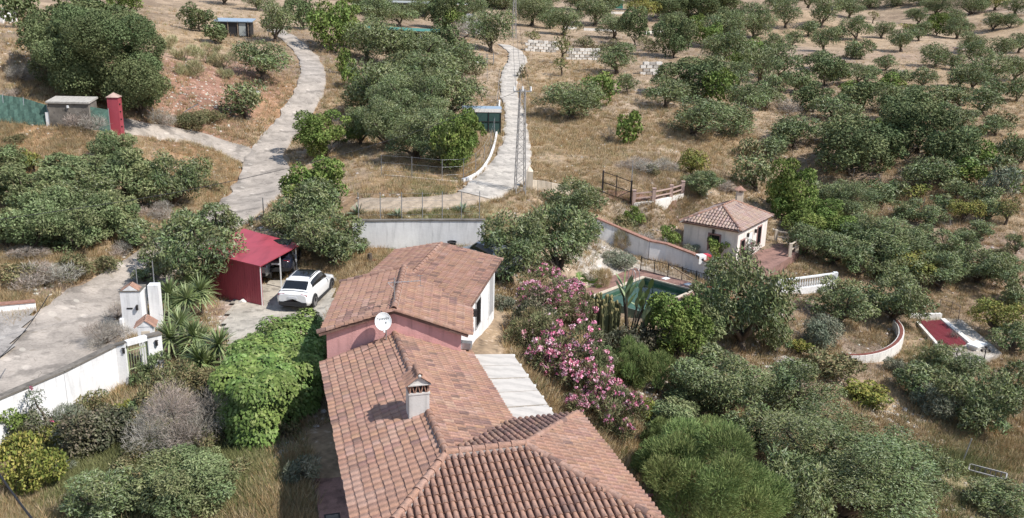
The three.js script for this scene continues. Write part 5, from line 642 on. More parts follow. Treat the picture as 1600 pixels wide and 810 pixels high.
// ---------- sheds in the upper middle ----------
{
  const a = gp(620, 78), t = thing('green_roofed_shed', 'long open shed with a flat turquoise sheet roof', 'shed', a.toArray(), -0.06); obj('roof', [box(12.8, 0.12, 4.2, 0, 2.9, -1, 0, 0.05, -0.02)], MAT.green_sheet, t); obj('fascia', [box(13, 0.2, 0.08, 0, 2.72, 1.1, 0, 0, -0.02)], MAT.dark_wood, t); obj('back_wall', [box(12, 3, 0.2, 0, 1.2, -2.9)], MAT.dark_wood, t); for (let i = 0; i < 6; i++) obj('post', [box(0.14, 3.2, 0.14, -6 + i * 2.4, 1.2, 0.9)], i > 3 ? MAT.white_paint : MAT.dark_wood, t);
  const tk = gp(660, 80), k = thing('water_tank', 'white plastic water tank under the turquoise roof edge', 'tank', tk.toArray()); obj('tank', [new THREE.LatheGeometry([[0, 0], [0.85, 0], [0.9, 0.15], [0.9, 1.7], [0.6, 2.05], [0.2, 2.1], [0, 2.1]].map((q) => new THREE.Vector2(...q)), 18)], MAT.white_paint, k); obj('lid', [new THREE.CylinderGeometry(0.22, 0.22, 0.1, 12).translate(0, 2.13, 0)], MAT.grey_sheet, k);
  const g = gp(676, 84), gz = thing('white_gazebo', 'small white pitched gazebo beside the water tank', 'gazebo', g.toArray(), 0.3); obj('canopy', [new THREE.ConeGeometry(1.5, 0.7, 4).rotateY(Math.PI / 4).translate(0.3, 2.3, -0.5)], MAT.white_paint, gz); for (const [x, z] of [[-0.6, 0.4], [1.2, 0.4], [-0.6, -1.4], [1.2, -1.4]]) obj('post', [box(0.08, 2.2, 0.08, x, 0.9, z)], MAT.white_paint, gz);
  const r2 = gp(636, 24), q = thing('pale_roofed_shed', 'shed with a flat pale grey sheet roof behind the turquoise one', 'shed', r2.toArray()); obj('roof', [box(8.5, 0.12, 4, 0, 2.6, -1.5, 0, 0.08)], MAT.grey_sheet, q); obj('wall', [box(7.4, 2.8, 3, 0, 1.1, -1.6)], MAT.black_plastic, q);
  const wb = gp(735, 52), w = thing('white_building', 'small white gabled building corner between hill trees', 'house', wb.toArray(), 0.5); obj('wall', [box(3, 2.6, 2.4, 0, 1, 0)], MAT.white_wall, w); const s2 = new THREE.Shape([new THREE.Vector2(-1.6, 0), new THREE.Vector2(1.6, 0), new THREE.Vector2(0, 1.1)]); obj('roof', [new THREE.ExtrudeGeometry(s2, { depth: 2.6, bevelEnabled: false }).translate(0, 2.3, -1.3)], MAT.grey_wall, w);
  const hw3 = gp(716, 22), h3 = thing('pink_outbuilding', 'flat pinkish outbuilding with a pale awning behind the tall tree', 'shed', hw3.toArray()); obj('wall', [box(5, 2.6, 3, 0, 1, -1)], MAT.cream_paint, h3); obj('awning', [box(5.6, 0.1, 1.6, -0.5, 2.2, 1, 0, 0.1)], MAT.white_paint, h3); obj('roof', [box(5.3, 0.14, 3.3, 0, 2.4, -1)], MAT.grey_sheet, h3);
  // netted cage by the hill road
  const c = gp(752, 206), cg = thing('netted_cage', 'dark green netted animal cage with a blue grey sheet roof', 'cage', [c.x, c.y, c.z - 1.2], 0.08); obj('net', [box(3.5, 2.1, 2.4, 0, 0.75, 0)], MAT.green_net_dark ?? mat('green_net_dark', [0.03, 0.07, 0.06], { roughness: 0.9 }), cg); obj('roof', [box(3.9, 0.06, 1.3, 0, 2.12, -0.65, 0, 0.08)], MAT.blue_sheet, cg); obj('rubble_roof', [box(3.6, 0.06, 1.25, 0.05, 1.98, 0.6, 0, 0.14)], MAT.stone_grey, cg); for (const x of [-1.78, -0.6, 0.6, 1.78]) obj('post', [box(0.07, 2.3, 0.07, x, 0.75, 1.23)], MAT.dark_iron, cg); obj('side_rail', [beam(V(-1.8, 1.0, 1.24), V(1.8, 1.0, 1.24), 0.05, 0.05)], MAT.dark_iron, cg);
  // kerb and post fence beside the hill road
  const kp = [[782, 130], [780, 170], [777, 200], [772, 230], [760, 258], [742, 276], [715, 285], [660, 281], [600, 276]].map(([x, y]) => gp(x, y)), cu = new THREE.CatmullRomCurve3(kp).getPoints(40), kb = thing('road_kerb', 'narrow white kerb curving between the dry field and hill road', 'kerb', kp[4].toArray()); tobj('kerb', wallRun(cu.slice(4, 30), 0.18, (i) => ground(cu[i + 4].x, cu[i + 4].z) + 0.24, (i) => ground(cu[i + 4].x, cu[i + 4].z) - 0.3), MAT.white_wall, kb); tobj('low_kerb', wallRun(cu.slice(30), 0.16, (i) => ground(cu[i + 30].x, cu[i + 30].z) + 0.14, (i) => ground(cu[i + 30].x, cu[i + 30].z) - 0.3), MAT.cream_paint, kb);
  const ff = thing('mesh_fence', 'thin mesh fence following the white kerb', 'fence', kp[0].toArray()); const pts = cu.filter((_, i) => i % 4 === 0).map((p) => V(p.x - 0.2, ground(p.x, p.z), p.z)); pts.forEach((p) => tobj('post', [bar(p.clone().add(V(0, -0.3, 0)), p.clone().add(V(0, 1.7, 0)), 0.025, 5)], MAT.galvanised, ff)); for (const h of [0.5, 1.1, 1.65]) tobj('wire', pts.slice(0, -1).map((p, i) => bar(p.clone().add(V(0, h, 0)), pts[i + 1].clone().add(V(0, h, 0)), 0.008, 4)), MAT.galvanised, ff);
  const jk = gp(760, 100), j = thing('wire_pen', 'grey wire frame pen beside the hill road', 'pen', jk.toArray()); for (const [x, z] of [[-1, 0], [0, 0], [1, 0], [-1, -1.4], [1, -1.4]]) obj('post', [box(0.08, 1.7, 0.08, x, 0.6, z)], MAT.galvanised, j); for (const h of [0.1, 0.75, 1.4]) obj('rail', [box(2, 0.05, 0.05, 0, h, 0), box(0.05, 0.05, 1.4, 1, h, -0.7)], MAT.galvanised, j); obj('bag', [new THREE.SphereGeometry(0.5, 9, 6).scale(1, 0.7, 0.8).translate(-1.6, 0.2, 0.3)], MAT.white_paint, j); obj('bag', [new THREE.SphereGeometry(0.4, 9, 6).scale(1, 0.7, 0.8).translate(-0.6, 0.15, 0.6)], MAT.grey_sheet, j);
  const gr = gp(966, 12), gb = thing('green_box', 'small green box hut at the top of the terraces', 'hut', gr.toArray()); obj('wall', [box(2.2, 2, 2, 0, 0.8, 0)], MAT.green_sheet, gb); obj('roof', [box(2.5, 0.1, 2.4, 0, 1.85, 0, 0, 0.06)], MAT.grey_sheet, gb);
  for (const [x0, y0, x1, y1, l] of [[912, 48, 962, 50, 'pale terrace wall strip above the second block wall'], [1008, 54, 1040, 50, 'pale terrace wall strip beside the dark tree'], [880, 46, 900, 46, 'short pale terrace wall above the upper block wall'], [955, 22, 975, 22, 'pale ledge under the green box hut']]) { const P = [gp(x0, y0), gp(x1, y1)], w3 = thing('terrace_wall', l, 'wall', P[0].toArray()); tobj('wall', wallRun(P, 0.4, (i) => P[i].y + 0.55, (i) => P[i].y - 0.6), MAT.stone_white, w3); }
  const lw = gp(1506, 84), hut = thing('pink_slab_hut', 'low pinkish concrete hut among the hillside olives', 'hut', lw.toArray(), 0.2); obj('wall', [box(2.6, 1.1, 2.6, 0, 0.3, 0)], MAT.cream_paint, hut); obj('roof', [box(3, 0.12, 3, 0, 0.9, 0, 0, 0.12)], MAT.pink_post, hut);
  const wp = gp(1136, 300), wd = thing('wood_pile', 'heap of cut logs behind the cottage', 'wood pile', wp.toArray()); for (let i = 0; i < 34; i++) { const a = rr(0, 3.14), x = rr(-1, 1), z = rr(-0.5, 0.5), y = rr(0.05, 0.75 - 0.55 * Math.abs(x)); obj('log', [bar(V(x - Math.cos(a) * 0.45, y, z - Math.sin(a) * 0.45), V(x + Math.cos(a) * 0.45, y + rr(-0.15, 0.15), z + Math.sin(a) * 0.45), rr(0.05, 0.09), 6)], MAT.timber, wd); }
  const hd = gp(403, 168), sg = thing('road_sign', 'tiny white sign on a thin post beside the climbing road', 'sign', hd.toArray()); obj('post', [bar(V(0, -0.3, 0), V(0, 1.5, 0), 0.03, 5)], MAT.galvanised, sg); obj('sign_panel', [box(0.5, 0.35, 0.03, 0, 1.5, 0.04)], MAT.white_paint, sg);
}

// terracotta strip and drain along the shaded side of the house
struct('house_path_pavement', [prism([hz(-3.3, -2.42), hz(9.3, -2.42), hz(9.3, -3.35), hz(-3.3, -3.35)], -0.5, 0.72)], MAT.pink_paving, 'terracotta paved strip along the shaded house wall');
{ const p = H(3.2, -2.95, 0.72), d = thing('drain_cover', 'square drain cover in the paved strip beside the house', 'drain cover', p.toArray(), 0.28); obj('frame', [box(0.5, 0.03, 0.05, 0, 0.01, 0.22), box(0.5, 0.03, 0.05, 0, 0.01, -0.22), box(0.05, 0.03, 0.39, 0.22, 0.01, 0), box(0.05, 0.03, 0.39, -0.22, 0.01, 0)], MAT.dark_iron, d); obj('lid', [box(0.38, 0.02, 0.38, 0, 0.006, 0)], MAT.concrete, d); }
// ---------- foliage ----------
mat('leaf', [1, 1, 1], { phys: true, vertexColors: true, roughness: 0.62, specularIntensity: 0.2, side: THREE.DoubleSide });
const SPEC = {
  olive: { pal: [[0.163, 0.203, 0.09], [0.2, 0.232, 0.118], [0.138, 0.174, 0.072], [0.26, 0.285, 0.175], [0.155, 0.2, 0.078], [0.185, 0.197, 0.09]], leaf: [1, 0.34], trunk: 0.14, sq: 0.82, fuzz: 0.46, cover: 0.82, lobes: 26 },
  oak: { pal: [[0.12, 0.155, 0.066], [0.15, 0.182, 0.08], [0.098, 0.13, 0.056], [0.175, 0.205, 0.098]], leaf: [0.8, 0.55], trunk: 0.08, sq: 0.84, fuzz: 0.24, cover: 1.15, lobes: 26 },
  green: { pal: [[0.135, 0.19, 0.045], [0.17, 0.225, 0.06], [0.105, 0.15, 0.036], [0.2, 0.24, 0.075]], leaf: [0.9, 0.5], trunk: 0.05, sq: 0.85, fuzz: 0.28, cover: 1.1, lobes: 22 },
  mid: { pal: [[0.165, 0.202, 0.088], [0.2, 0.235, 0.108], [0.135, 0.17, 0.072], [0.245, 0.268, 0.138]], leaf: [1, 0.4], trunk: 0.06, sq: 0.84, fuzz: 0.32, cover: 1.05, lobes: 24 },
  yellow: { pal: [[0.25, 0.25, 0.065], [0.2, 0.22, 0.06], [0.28, 0.24, 0.08], [0.16, 0.18, 0.05]], leaf: [0.9, 0.5], trunk: 0.28, sq: 0.7, fuzz: 0.36, cover: 0.6, lobes: 14 },
  almond: { pal: [[0.19, 0.2, 0.07], [0.15, 0.17, 0.06], [0.2, 0.17, 0.075]], leaf: [0.9, 0.4], trunk: 0.36, sq: 0.62, fuzz: 0.4, cover: 0.4, lobes: 9 },
  grey: { pal: [[0.21, 0.225, 0.155], [0.17, 0.19, 0.125], [0.26, 0.26, 0.19]], leaf: [1.1, 0.22], trunk: 0, sq: 0.62, fuzz: 0.35, cover: 0.9, lobes: 12 },
  feather: { pal: [[0.155, 0.21, 0.07], [0.19, 0.24, 0.085], [0.125, 0.175, 0.06], [0.24, 0.28, 0.11]], leaf: [1.5, 0.17], trunk: 0, sq: 0.8, fuzz: 0.32, cover: 1.15, lobes: 30, up: 0.7 },
  scrub: { pal: [[0.16, 0.16, 0.075], [0.2, 0.18, 0.095], [0.13, 0.145, 0.065], [0.24, 0.2, 0.11]], leaf: [1, 0.4], trunk: 0, sq: 0.6, fuzz: 0.4, cover: 0.8, lobes: 12 },
  twig: { pal: [[0.36, 0.315, 0.265], [0.3, 0.255, 0.21], [0.43, 0.385, 0.335]], leaf: [1.9, 0.075], trunk: 0, sq: 0.66, fuzz: 0.6, cover: 0.34, lobes: 12, up: 0.5 },
  straw: { pal: [[0.46, 0.36, 0.2], [0.4, 0.3, 0.16], [0.5, 0.42, 0.26]], leaf: [1.9, 0.09], trunk: 0, sq: 0.6, fuzz: 0.35, cover: 0.9, lobes: 8, up: 0.9 },
  tussock: { pal: [[0.36, 0.34, 0.19], [0.3, 0.3, 0.15], [0.42, 0.38, 0.22]], leaf: [1.8, 0.1], trunk: 0, sq: 0.62, fuzz: 0.2, cover: 1.4, lobes: 5, up: 0.8 },
  oleander: { pal: [[0.14, 0.165, 0.075], [0.18, 0.185, 0.09], [0.23, 0.2, 0.115]], leaf: [1.2, 0.28], trunk: 0, sq: 0.75, fuzz: 0.34, cover: 0.95, lobes: 18, up: 0.35, flower: [[0.62, 0.23, 0.34], [0.7, 0.37, 0.45], [0.52, 0.14, 0.24], [0.76, 0.53, 0.57]], share: 0.42 },
  oleanderfaded: { pal: [[0.17, 0.17, 0.08], [0.21, 0.19, 0.095], [0.25, 0.2, 0.12], [0.15, 0.16, 0.07]], leaf: [1.2, 0.25], trunk: 0, sq: 0.75, fuzz: 0.38, cover: 0.95, lobes: 18, up: 0.35, flower: [[0.7, 0.35, 0.4], [0.75, 0.5, 0.5]], share: 0.06 },
  pinkshrub: { pal: [[0.11, 0.13, 0.075], [0.15, 0.16, 0.1], [0.19, 0.18, 0.13]], leaf: [1, 0.35], trunk: 0.2, sq: 0.85, fuzz: 0.45, cover: 0.5, lobes: 9, flower: [[0.55, 0.1, 0.2], [0.6, 0.2, 0.3]], share: 0.045 },
  olddark: { pal: [[0.11, 0.115, 0.07], [0.14, 0.135, 0.085], [0.085, 0.09, 0.05], [0.2, 0.18, 0.13]], leaf: [0.8, 0.5], trunk: 0, sq: 0.6, fuzz: 0.35, cover: 1, lobes: 16 },
  citrus: { pal: [[0.18, 0.2, 0.045], [0.24, 0.24, 0.06], [0.13, 0.16, 0.04], [0.3, 0.27, 0.08]], leaf: [0.8, 0.6], trunk: 0, sq: 0.85, fuzz: 0.24, cover: 1.05, lobes: 16 },
  creeper: { pal: [[0.125, 0.185, 0.048], [0.155, 0.22, 0.06], [0.095, 0.145, 0.038], [0.2, 0.255, 0.09]], leaf: [1, 0.75], trunk: 0, sq: 0.7, fuzz: 0.24, cover: 1.4, lobes: 24, shingle: true },
};
const randDir = () => { const z = rr(-1, 1), a = rr(0, 6.283), q = Math.sqrt(1 - z * z); return [q * Math.cos(a), z, q * Math.sin(a)]; };
const nrm = (v) => { const l = Math.hypot(...v) || 1; return [v[0] / l, v[1] / l, v[2] / l]; };
const crs = (a, b) => [a[1] * b[2] - a[2] * b[1], a[2] * b[0] - a[0] * b[2], a[0] * b[1] - a[1] * b[0]];
function leafGeo(P, C) { const g = new THREE.BufferGeometry(); g.setAttribute('position', new THREE.Float32BufferAttribute(P, 3)); g.setAttribute('color', new THREE.Float32BufferAttribute(C, 3)); g.computeVertexNormals(); return g; }
// lobes: [x, y, z, r]; leaves are spread over the lobes' outer shells
function leaves(lobes, S, size, cover, pal, tri, ctr) {
  const P = [], C = [], tone = lobes.map(() => [rr(0.74, 1.24), rr(0.9, 1.1)]);
  lobes.forEach((L, li) => {
    const r = L[3], n = Math.round((cover * 4 * Math.PI * r * r * 0.8) / (size * S.leaf[0] * size * S.leaf[1] * 0.5));
    for (let k = 0; k < n; k++) {
      const d = randDir(); if (d[1] < -0.35 && rnd() < 0.6) continue;
      const rad = r * (1 - S.fuzz + 1.55 * S.fuzz * Math.pow(rnd(), 0.8)), p = [L[0] + d[0] * rad, L[1] + d[1] * rad * (L[4] ?? 0.85), L[2] + d[2] * rad];
      if (p[1] < 0.02) continue;
      let hid = false; for (let m = 0; m < lobes.length; m++) if (m !== li) { const q = lobes[m], e = ((p[0] - q[0]) ** 2 + ((p[1] - q[1]) / (q[4] ?? 0.85)) ** 2 + (p[2] - q[2]) ** 2) / (q[3] * q[3]); if (e < 0.4) { hid = true; break; } }
      if (hid) continue;
      const out = nrm([p[0] - ctr[0], p[1] - ctr[1], p[2] - ctr[2]]), rv = randDir();
      const nn = S.shingle ? nrm([out[0] + d[0] + rv[0] * 0.5, out[1] + 0.6 + rv[1] * 0.5, out[2] + d[2] + rv[2] * 0.5]) : nrm([d[0] * 0.55 + rv[0] * 0.9, d[1] * 0.55 + 0.25 + rv[1] * 0.9, d[2] * 0.55 + rv[2] * 0.9]);
      const want = nrm([d[0] + rv[2] * 0.8, d[1] + rv[0] * 0.8 + (S.up ?? 0) - (S.shingle ? 1.2 : 0), d[2] + rv[1] * 0.8]), sd = nrm(crs(want, nn)), ax = S.up ? want : crs(nn, sd);
      const big = rnd() < 0.15 ? 1.5 : 1, len = size * S.leaf[0] * big * rr(0.6, 1.35) / 2, wid = size * S.leaf[1] * rr(0.7, 1.3) / 2, c0 = pick(pal), t = tone[li], kk = t[0] * rr(0.82, 1.2), col = [c0[0] * kk * t[1], c0[1] * kk, c0[2] * kk];
      const a = [p[0] - ax[0] * len, p[1] - ax[1] * len, p[2] - ax[2] * len], b = [p[0] + ax[0] * len, p[1] + ax[1] * len, p[2] + ax[2] * len], s1 = [p[0] + sd[0] * wid, p[1] + sd[1] * wid, p[2] + sd[2] * wid], s2 = [p[0] - sd[0] * wid, p[1] - sd[1] * wid, p[2] - sd[2] * wid];
      if (tri) P.push(...a, p[0] + sd[0] * wid * 2, p[1] + sd[1] * wid * 2, p[2] + sd[2] * wid * 2, ...b); else P.push(...a, ...s1, ...s2, ...s1, ...b, ...s2);
      for (let q = 0; q < (tri ? 3 : 6); q++) C.push(...col);
    }
  });
  return leafGeo(P, C);
}
function limb(a, b, r0, r1, bend, n = 6) {           // a tapered, bent limb
  const pts = []; for (let i = 0; i <= 4; i++) { const t = i / 4, w = Math.sin(t * Math.PI) * bend; pts.push(V(lerp(a.x, b.x, t) + rr(-w, w), lerp(a.y, b.y, t), lerp(a.z, b.z, t) + rr(-w, w))); }
  const g = new THREE.TubeGeometry(new THREE.CatmullRomCurve3(pts), 6, 1, n, false), p = g.attributes.position, c = new THREE.CatmullRomCurve3(pts);
  for (let i = 0; i <= 6; i++) { const o = c.getPointAt(i / 6), r = lerp(r0, r1, i / 6); for (let k = 0; k <= n; k++) { const j = i * (n + 1) + k; p.setXYZ(j, o.x + (p.getX(j) - o.x) * r, o.y + (p.getY(j) - o.y) * r, o.z + (p.getZ(j) - o.z) * r); } }
  g.computeVertexNormals(); return g;
}
const LEAF = [0.145, 0.205, 0.36];
const treeCache = {};
function treeGeo(sp, lod, R, v) {          // crown radius R; returns {crown, flowers, trunk, H}
  const key = [sp, lod, R, v].join(); if (treeCache[key]) return treeCache[key];
  const S = SPEC[sp], H = R * 2 * S.sq + R * 2 * S.trunk * 0.8, y0 = R * 2 * S.trunk * 0.8, lobes = [], nl = Math.max(5, Math.round(S.lobes * (R < 1 ? 0.6 : R > 3 ? 1.75 : lod < 2 ? 1.3 : 1) * (lod === 2 ? 0.65 : 1)));
  const cy = y0 + (H - y0) * 0.42, sk = [rr(0.85, 1.12), rr(0.85, 1.12)];
  for (let i = 0; i < nl; i++) {
    const d = randDir(), fine = lod < 2 && S.lobes > 20, q = fine ? 0.36 + 0.5 * rnd() : Math.pow(rnd(), 0.45) * 0.78, lr = fine ? R * rr(0.14, 0.29) : R * rr(0.24, 0.42) * (nl > 22 ? 0.8 : 1); let y = cy + d[1] * q * (H - y0) * 0.52;
    y = clamp(y, y0 + lr * 0.35, H - lr * 0.5); lobes.push([d[0] * q * R * sk[0], y, d[2] * q * R * sk[1], lr, rr(0.7, 0.95)]);
  }
  { let reach = 0, top = 0; for (const l of lobes) { reach = Math.max(reach, Math.hypot(l[0], l[2]) + l[3] * 0.9); top = Math.max(top, l[1] + l[3] * 0.85); } const f = (R * 1.12) / reach; for (const l of lobes) { l[0] *= f; l[2] *= f; l[3] *= f; } }
  const ctr = [0, cy * 0.6, 0], size = LEAF[lod] * (R < 1 ? 0.72 : 1) * (lod === 0 && R > 3 ? 1.05 : 1), tri = lod >= 1, fl = S.flower ? S.share : 0, out = { H, R };
  out.crown = leaves(lobes, S, size, S.cover * (lod === 2 ? 0.75 : 1) * (1 - fl * 0.6), S.pal, tri, ctr);
  if (fl) {          // flowers sit in heads at the shoot tips
    const heads = []; for (const l of lobes) { const n = Math.round(34 * l[3] * l[3] * fl / 0.3 * Math.pow(rnd(), 1.4) / 0.36); for (let i = 0; i < n; i++) { const d = randDir(); if (d[1] < -0.2) continue; heads.push([l[0] + d[0] * l[3] * 1.05, l[1] + d[1] * l[3] * 0.95, l[2] + d[2] * l[3] * 1.05, rr(0.05, 0.12), 0.8]); } }
    out.flowers = leaves(heads, { leaf: [0.62, 0.5], fuzz: 0.4 }, size, 1.1, S.flower, tri, [0, -1, 0]);
  }
  const tg = [], tr = Math.max(0.04, R * (S.trunk > 0.1 ? 0.085 : 0.04)), fork = V(rr(-0.1, 0.1) * R, Math.max(0.12, y0 * 0.75), rr(-0.1, 0.1) * R);
  tg.push(limb(V(0, -0.35, 0), fork, tr * 1.5, tr * 1.05, R * 0.03, 7));
  const big = [...lobes].sort((a, b) => b[3] - a[3]).slice(0, lod === 2 ? 3 : R > 3 ? 16 : 9);
  for (const l of big) tg.push(limb(fork.clone(), V(l[0], l[1], l[2]), tr * 0.75, tr * 0.22, R * 0.1, 5));
  out.trunk = boxUV(merge(tg)); return (treeCache[key] = out);
}
const SIZES = [0.55, 0.9, 1.4, 2.1, 3.0, 4.2, 6.2];
const PLANTED = [];
function plant(px, py, w, h, sp, name, label, category, group, o = {}) {
  const base = gp(px, py), Z = depthOf(base), R0 = (w / 2) * Z / FOCAL; base.z -= (o.shift ?? 0.45) * R0; base.y = ground(base.x, base.z); if (roadDist(base.x, base.z) < 0.15 && !o.road) { base.z -= 0.0; }
  const R = SIZES.reduce((a, b) => (Math.abs(Math.log(b / R0)) < Math.abs(Math.log(a / R0)) ? b : a)), lod = o.lod ?? (Z < 46 ? 0 : Z < 84 ? 1 : 2), nv = lod === 0 ? (R > 3 ? 1 : 2) : 3, G = treeGeo(sp, lod, R, (PLANTED.length * 7 + Math.round(px)) % nv);
  const Hw = clamp((h * Z) / FOCAL - 0.12 * R0, (SPEC[sp].trunk > 0.03 ? 1.25 : 0.55) * R0, 3.4 * R0), t = thing(name, label, category, base.toArray(), rr(0, 6.283), group), sxy = R0 / R; t.scale.set(sxy * rr(0.96, 1.04), clamp(Hw / G.H, sxy * 0.55, sxy * 1.5), sxy * rr(0.96, 1.04));
  const add = (n, g, m) => { const q = new THREE.Mesh(g, m); q.name = n; q.castShadow = q.receiveShadow = true; t.add(q); };
  add('trunk', G.trunk, MAT.bark); add('crown', G.crown, MAT.leaf); if (G.flowers) add('flowers', G.flowers, MAT.leaf);
  PLANTED.push([base.x, base.z, R0]); return t;
}
const KIND = { o: ['olive', 'olive_tree', 'olive tree'], d: ['oak', 'evergreen_tree', 'tree'], g: ['green', 'leafy_tree', 'tree'], y: ['yellow', 'yellowing_tree', 'tree'], m: ['mid', 'leafy_tree', 'tree'], a: ['almond', 'almond_tree', 'tree'], s: ['scrub', 'scrub_bush', 'bush'], e: ['grey', 'grey_bush', 'bush'], t: ['twig', 'dry_bush', 'bush'] };
function grove(place, labels, list, big = 1) { for (const [px, py, w0, h0, k] of list) { const w = w0 * big, h = h0 * big * 1.04; const [sp, name, cat] = KIND[k], L = labels[k]; const [label, where] = Array.isArray(L) ? [L.find((q) => py <= q[0])[1], L.findIndex((q) => py <= q[0])] : [L, 0]; plant(px, py, w, h, sp, name, label, cat, cat === 'bush' ? 'bushes ' + place : ({ o: 'olive trees ', d: 'dark evergreen trees ', g: 'bright green trees ', y: 'yellowing trees ', a: 'sparse almond trees ', m: 'leafy trees ' })[k] + place + [', highest rows', ', middle', ', lower part'][where].repeat(Array.isArray(L) ? 1 : 0)); } }

grove('on the upper left hillside', { o: 'grey-green olive tree on the upper left hillside by the rocky slope', d: [[75, 'dark evergreen tree on the crest beside the mesh sided shed'], [999, 'dense dark evergreen tree above the grey hut and red pillar']], g: 'bright green tree beside the bend of the climbing road', t: 'dry leafless bush near the grey hut', s: 'low scrubby bush on the rocky red slope', e: 'pale grey-green bush on the red slope' },
  [[158, 182, 205, 186, 'd'], [80, 128, 120, 120, 'd'], [130, 70, 130, 95, 'd'], [25, 45, 70, 70, 'd'], [215, 190, 80, 90, 'd'], [185, 20, 60, 50, 'g'], [305, 50, 60, 50, 'd'], [332, 70, 42, 36, 'd'], [402, 132, 95, 72, 'o'], [380, 192, 76, 72, 'o'], [425, 68, 62, 66, 'o'], [470, 48, 56, 75, 'd'], [512, 82, 70, 85, 'g'], [540, 118, 34, 52, 'g'], [400, 18, 50, 40, 'o'], [345, 8, 60, 40, 'o'], [540, 45, 46, 46, 'g'],
    [130, 212, 60, 36, 't'], [250, 200, 44, 26, 't'], [295, 205, 60, 30, 's'], [330, 195, 40, 22, 's'], [15, 228, 34, 16, 's'], [30, 130, 44, 26, 't'], [10, 160, 30, 20, 't']]);
grove('in the grove between the two roads', { o: [[60, 'olive tree in the top row behind the turquoise shed roof'], [160, 'olive tree in the upper grove in front of the turquoise shed'], [999, 'grey-green olive tree in the lower grove above the dry field']], d: 'dark leafy tree among the olives by the green roofed shed', g: 'bright green leafy tree at the edge of the grove between the roads', s: 'low bush in the dry field between the roads', t: 'dry brown bush by the green roofed shed' },
  [[582, 44, 70, 48, 'o'], [622, 42, 54, 28, 'o'], [692, 48, 62, 62, 'd'], [706, 50, 36, 34, 'g'], [732, 38, 50, 46, 'o'], [766, 84, 62, 62, 'o'], [786, 24, 52, 42, 'o'], [655, 30, 40, 30, 'o'], [720, 14, 60, 30, 'o'], [600, 16, 60, 30, 'o'], [560, 18, 50, 30, 'g'],
    [572, 98, 62, 62, 'o'], [612, 108, 72, 62, 'o'], [652, 114, 82, 66, 'o'], [692, 106, 62, 70, 'd'], [722, 130, 72, 62, 'o'], [665, 150, 80, 60, 'o'], [600, 150, 60, 50, 'o'], [582, 192, 92, 88, 'o'], [642, 205, 112, 100, 'o'], [700, 195, 92, 82, 'o'], [602, 242, 84, 82, 'o'], [652, 258, 92, 82, 'o'], [694, 268, 70, 66, 'o'], [716, 274, 72, 98, 'g'], [505, 252, 104, 82, 'g'], [552, 142, 34, 52, 'g'], [560, 232, 60, 60, 'o'], [625, 172, 70, 55, 'o'],
    [640, 20, 60, 34, 'o'], [680, 16, 60, 40, 'd'], [760, 16, 60, 36, 'o'], [800, 14, 50, 34, 'o'], [575, 24, 60, 34, 'o'], [545, 78, 40, 46, 'g'], [630, 132, 66, 52, 'o'], [690, 140, 66, 52, 'o'], [560, 180, 50, 50, 'o'], [740, 60, 44, 36, 'o'], [670, 225, 80, 64, 'o'], [735, 232, 44, 60, 'g'], [610, 205, 70, 60, 'o'],
    [735, 118, 40, 24, 's'], [734, 150, 24, 22, 's'], [720, 62, 60, 34, 't']], 1.12);
grove('on the golden slope right of the mast', { o: 'olive tree on the golden slope beside the lattice mast road', d: 'dark green tree on the terraces of the white block walls', g: 'bright green tree on the golden slope below the block walls', y: 'yellow-green tree above the white block walls', a: 'sparse leaning almond tree before the block walls', s: 'small bush in the golden grass of the slope', t: 'dead grey bush in the golden grass' },
  [[830, 42, 72, 55, 'o'], [880, 56, 62, 48, 'o'], [930, 42, 62, 50, 'o'], [962, 62, 60, 42, 'o'], [992, 72, 46, 64, 'd'], [1004, 38, 60, 46, 'y'], [1056, 92, 66, 74, 'd'], [1042, 34, 72, 44, 'd'], [1100, 30, 92, 46, 'd'], [1092, 52, 28, 30, 'g'], [1132, 74, 72, 60, 'o'], [1152, 104, 62, 60, 'o'], [1182, 64, 62, 58, 'o'], [1190, 134, 62, 60, 'o'], [1170, 95, 50, 40, 'g'],
    [850, 18, 56, 36, 'o'], [905, 18, 56, 36, 'o'], [950, 20, 50, 34, 'd'], [1010, 14, 60, 34, 'd'], [1070, 18, 60, 34, 'o'], [1130, 24, 60, 40, 'd'], [1120, 100, 54, 44, 'o'], [1105, 76, 50, 44, 'g'], [1150, 145, 60, 46, 'o'], [1185, 165, 50, 40, 'o'], [860, 46, 46, 34, 'o'],  [1170, 250, 44, 34, 's'],
    [966, 118, 72, 50, 'o'], [878, 100, 38, 52, 'a'], [832, 70, 30, 26, 'a'], [878, 120, 30, 26, 'a'], [892, 192, 104, 62, 'o'], [934, 168, 56, 56, 'g'], [980, 148, 40, 36, 'o'], [980, 228, 46, 60, 'g'], [1080, 158, 104, 62, 'd'], [1040, 172, 72, 52, 'o'], [1092, 222, 112, 76, 'o'], [1126, 168, 52, 60, 'g'], [1166, 184, 62, 54, 'o'], [1152, 218, 72, 52, 'o'],
    [1084, 278, 52, 46, 'y'], [1018, 276, 26, 26, 's'], [950, 222, 30, 26, 't'], [818, 122, 20, 26, 's'], [1096, 318, 62, 46, 'o'], [1000, 272, 60, 26, 't'], [1040, 270, 40, 22, 't'], [1130, 302, 36, 20, 't'], [920, 75, 40, 16, 's'], [960, 80, 40, 18, 's'], [1080, 108, 50, 20, 's'], [1020, 82, 40, 22, 's'], [1140, 50, 50, 40, 'd'], [1160, 120, 50, 40, 'g'],  [1060, 60, 50, 44, 'o'], [1110, 122, 50, 40, 'o']], 1.04);
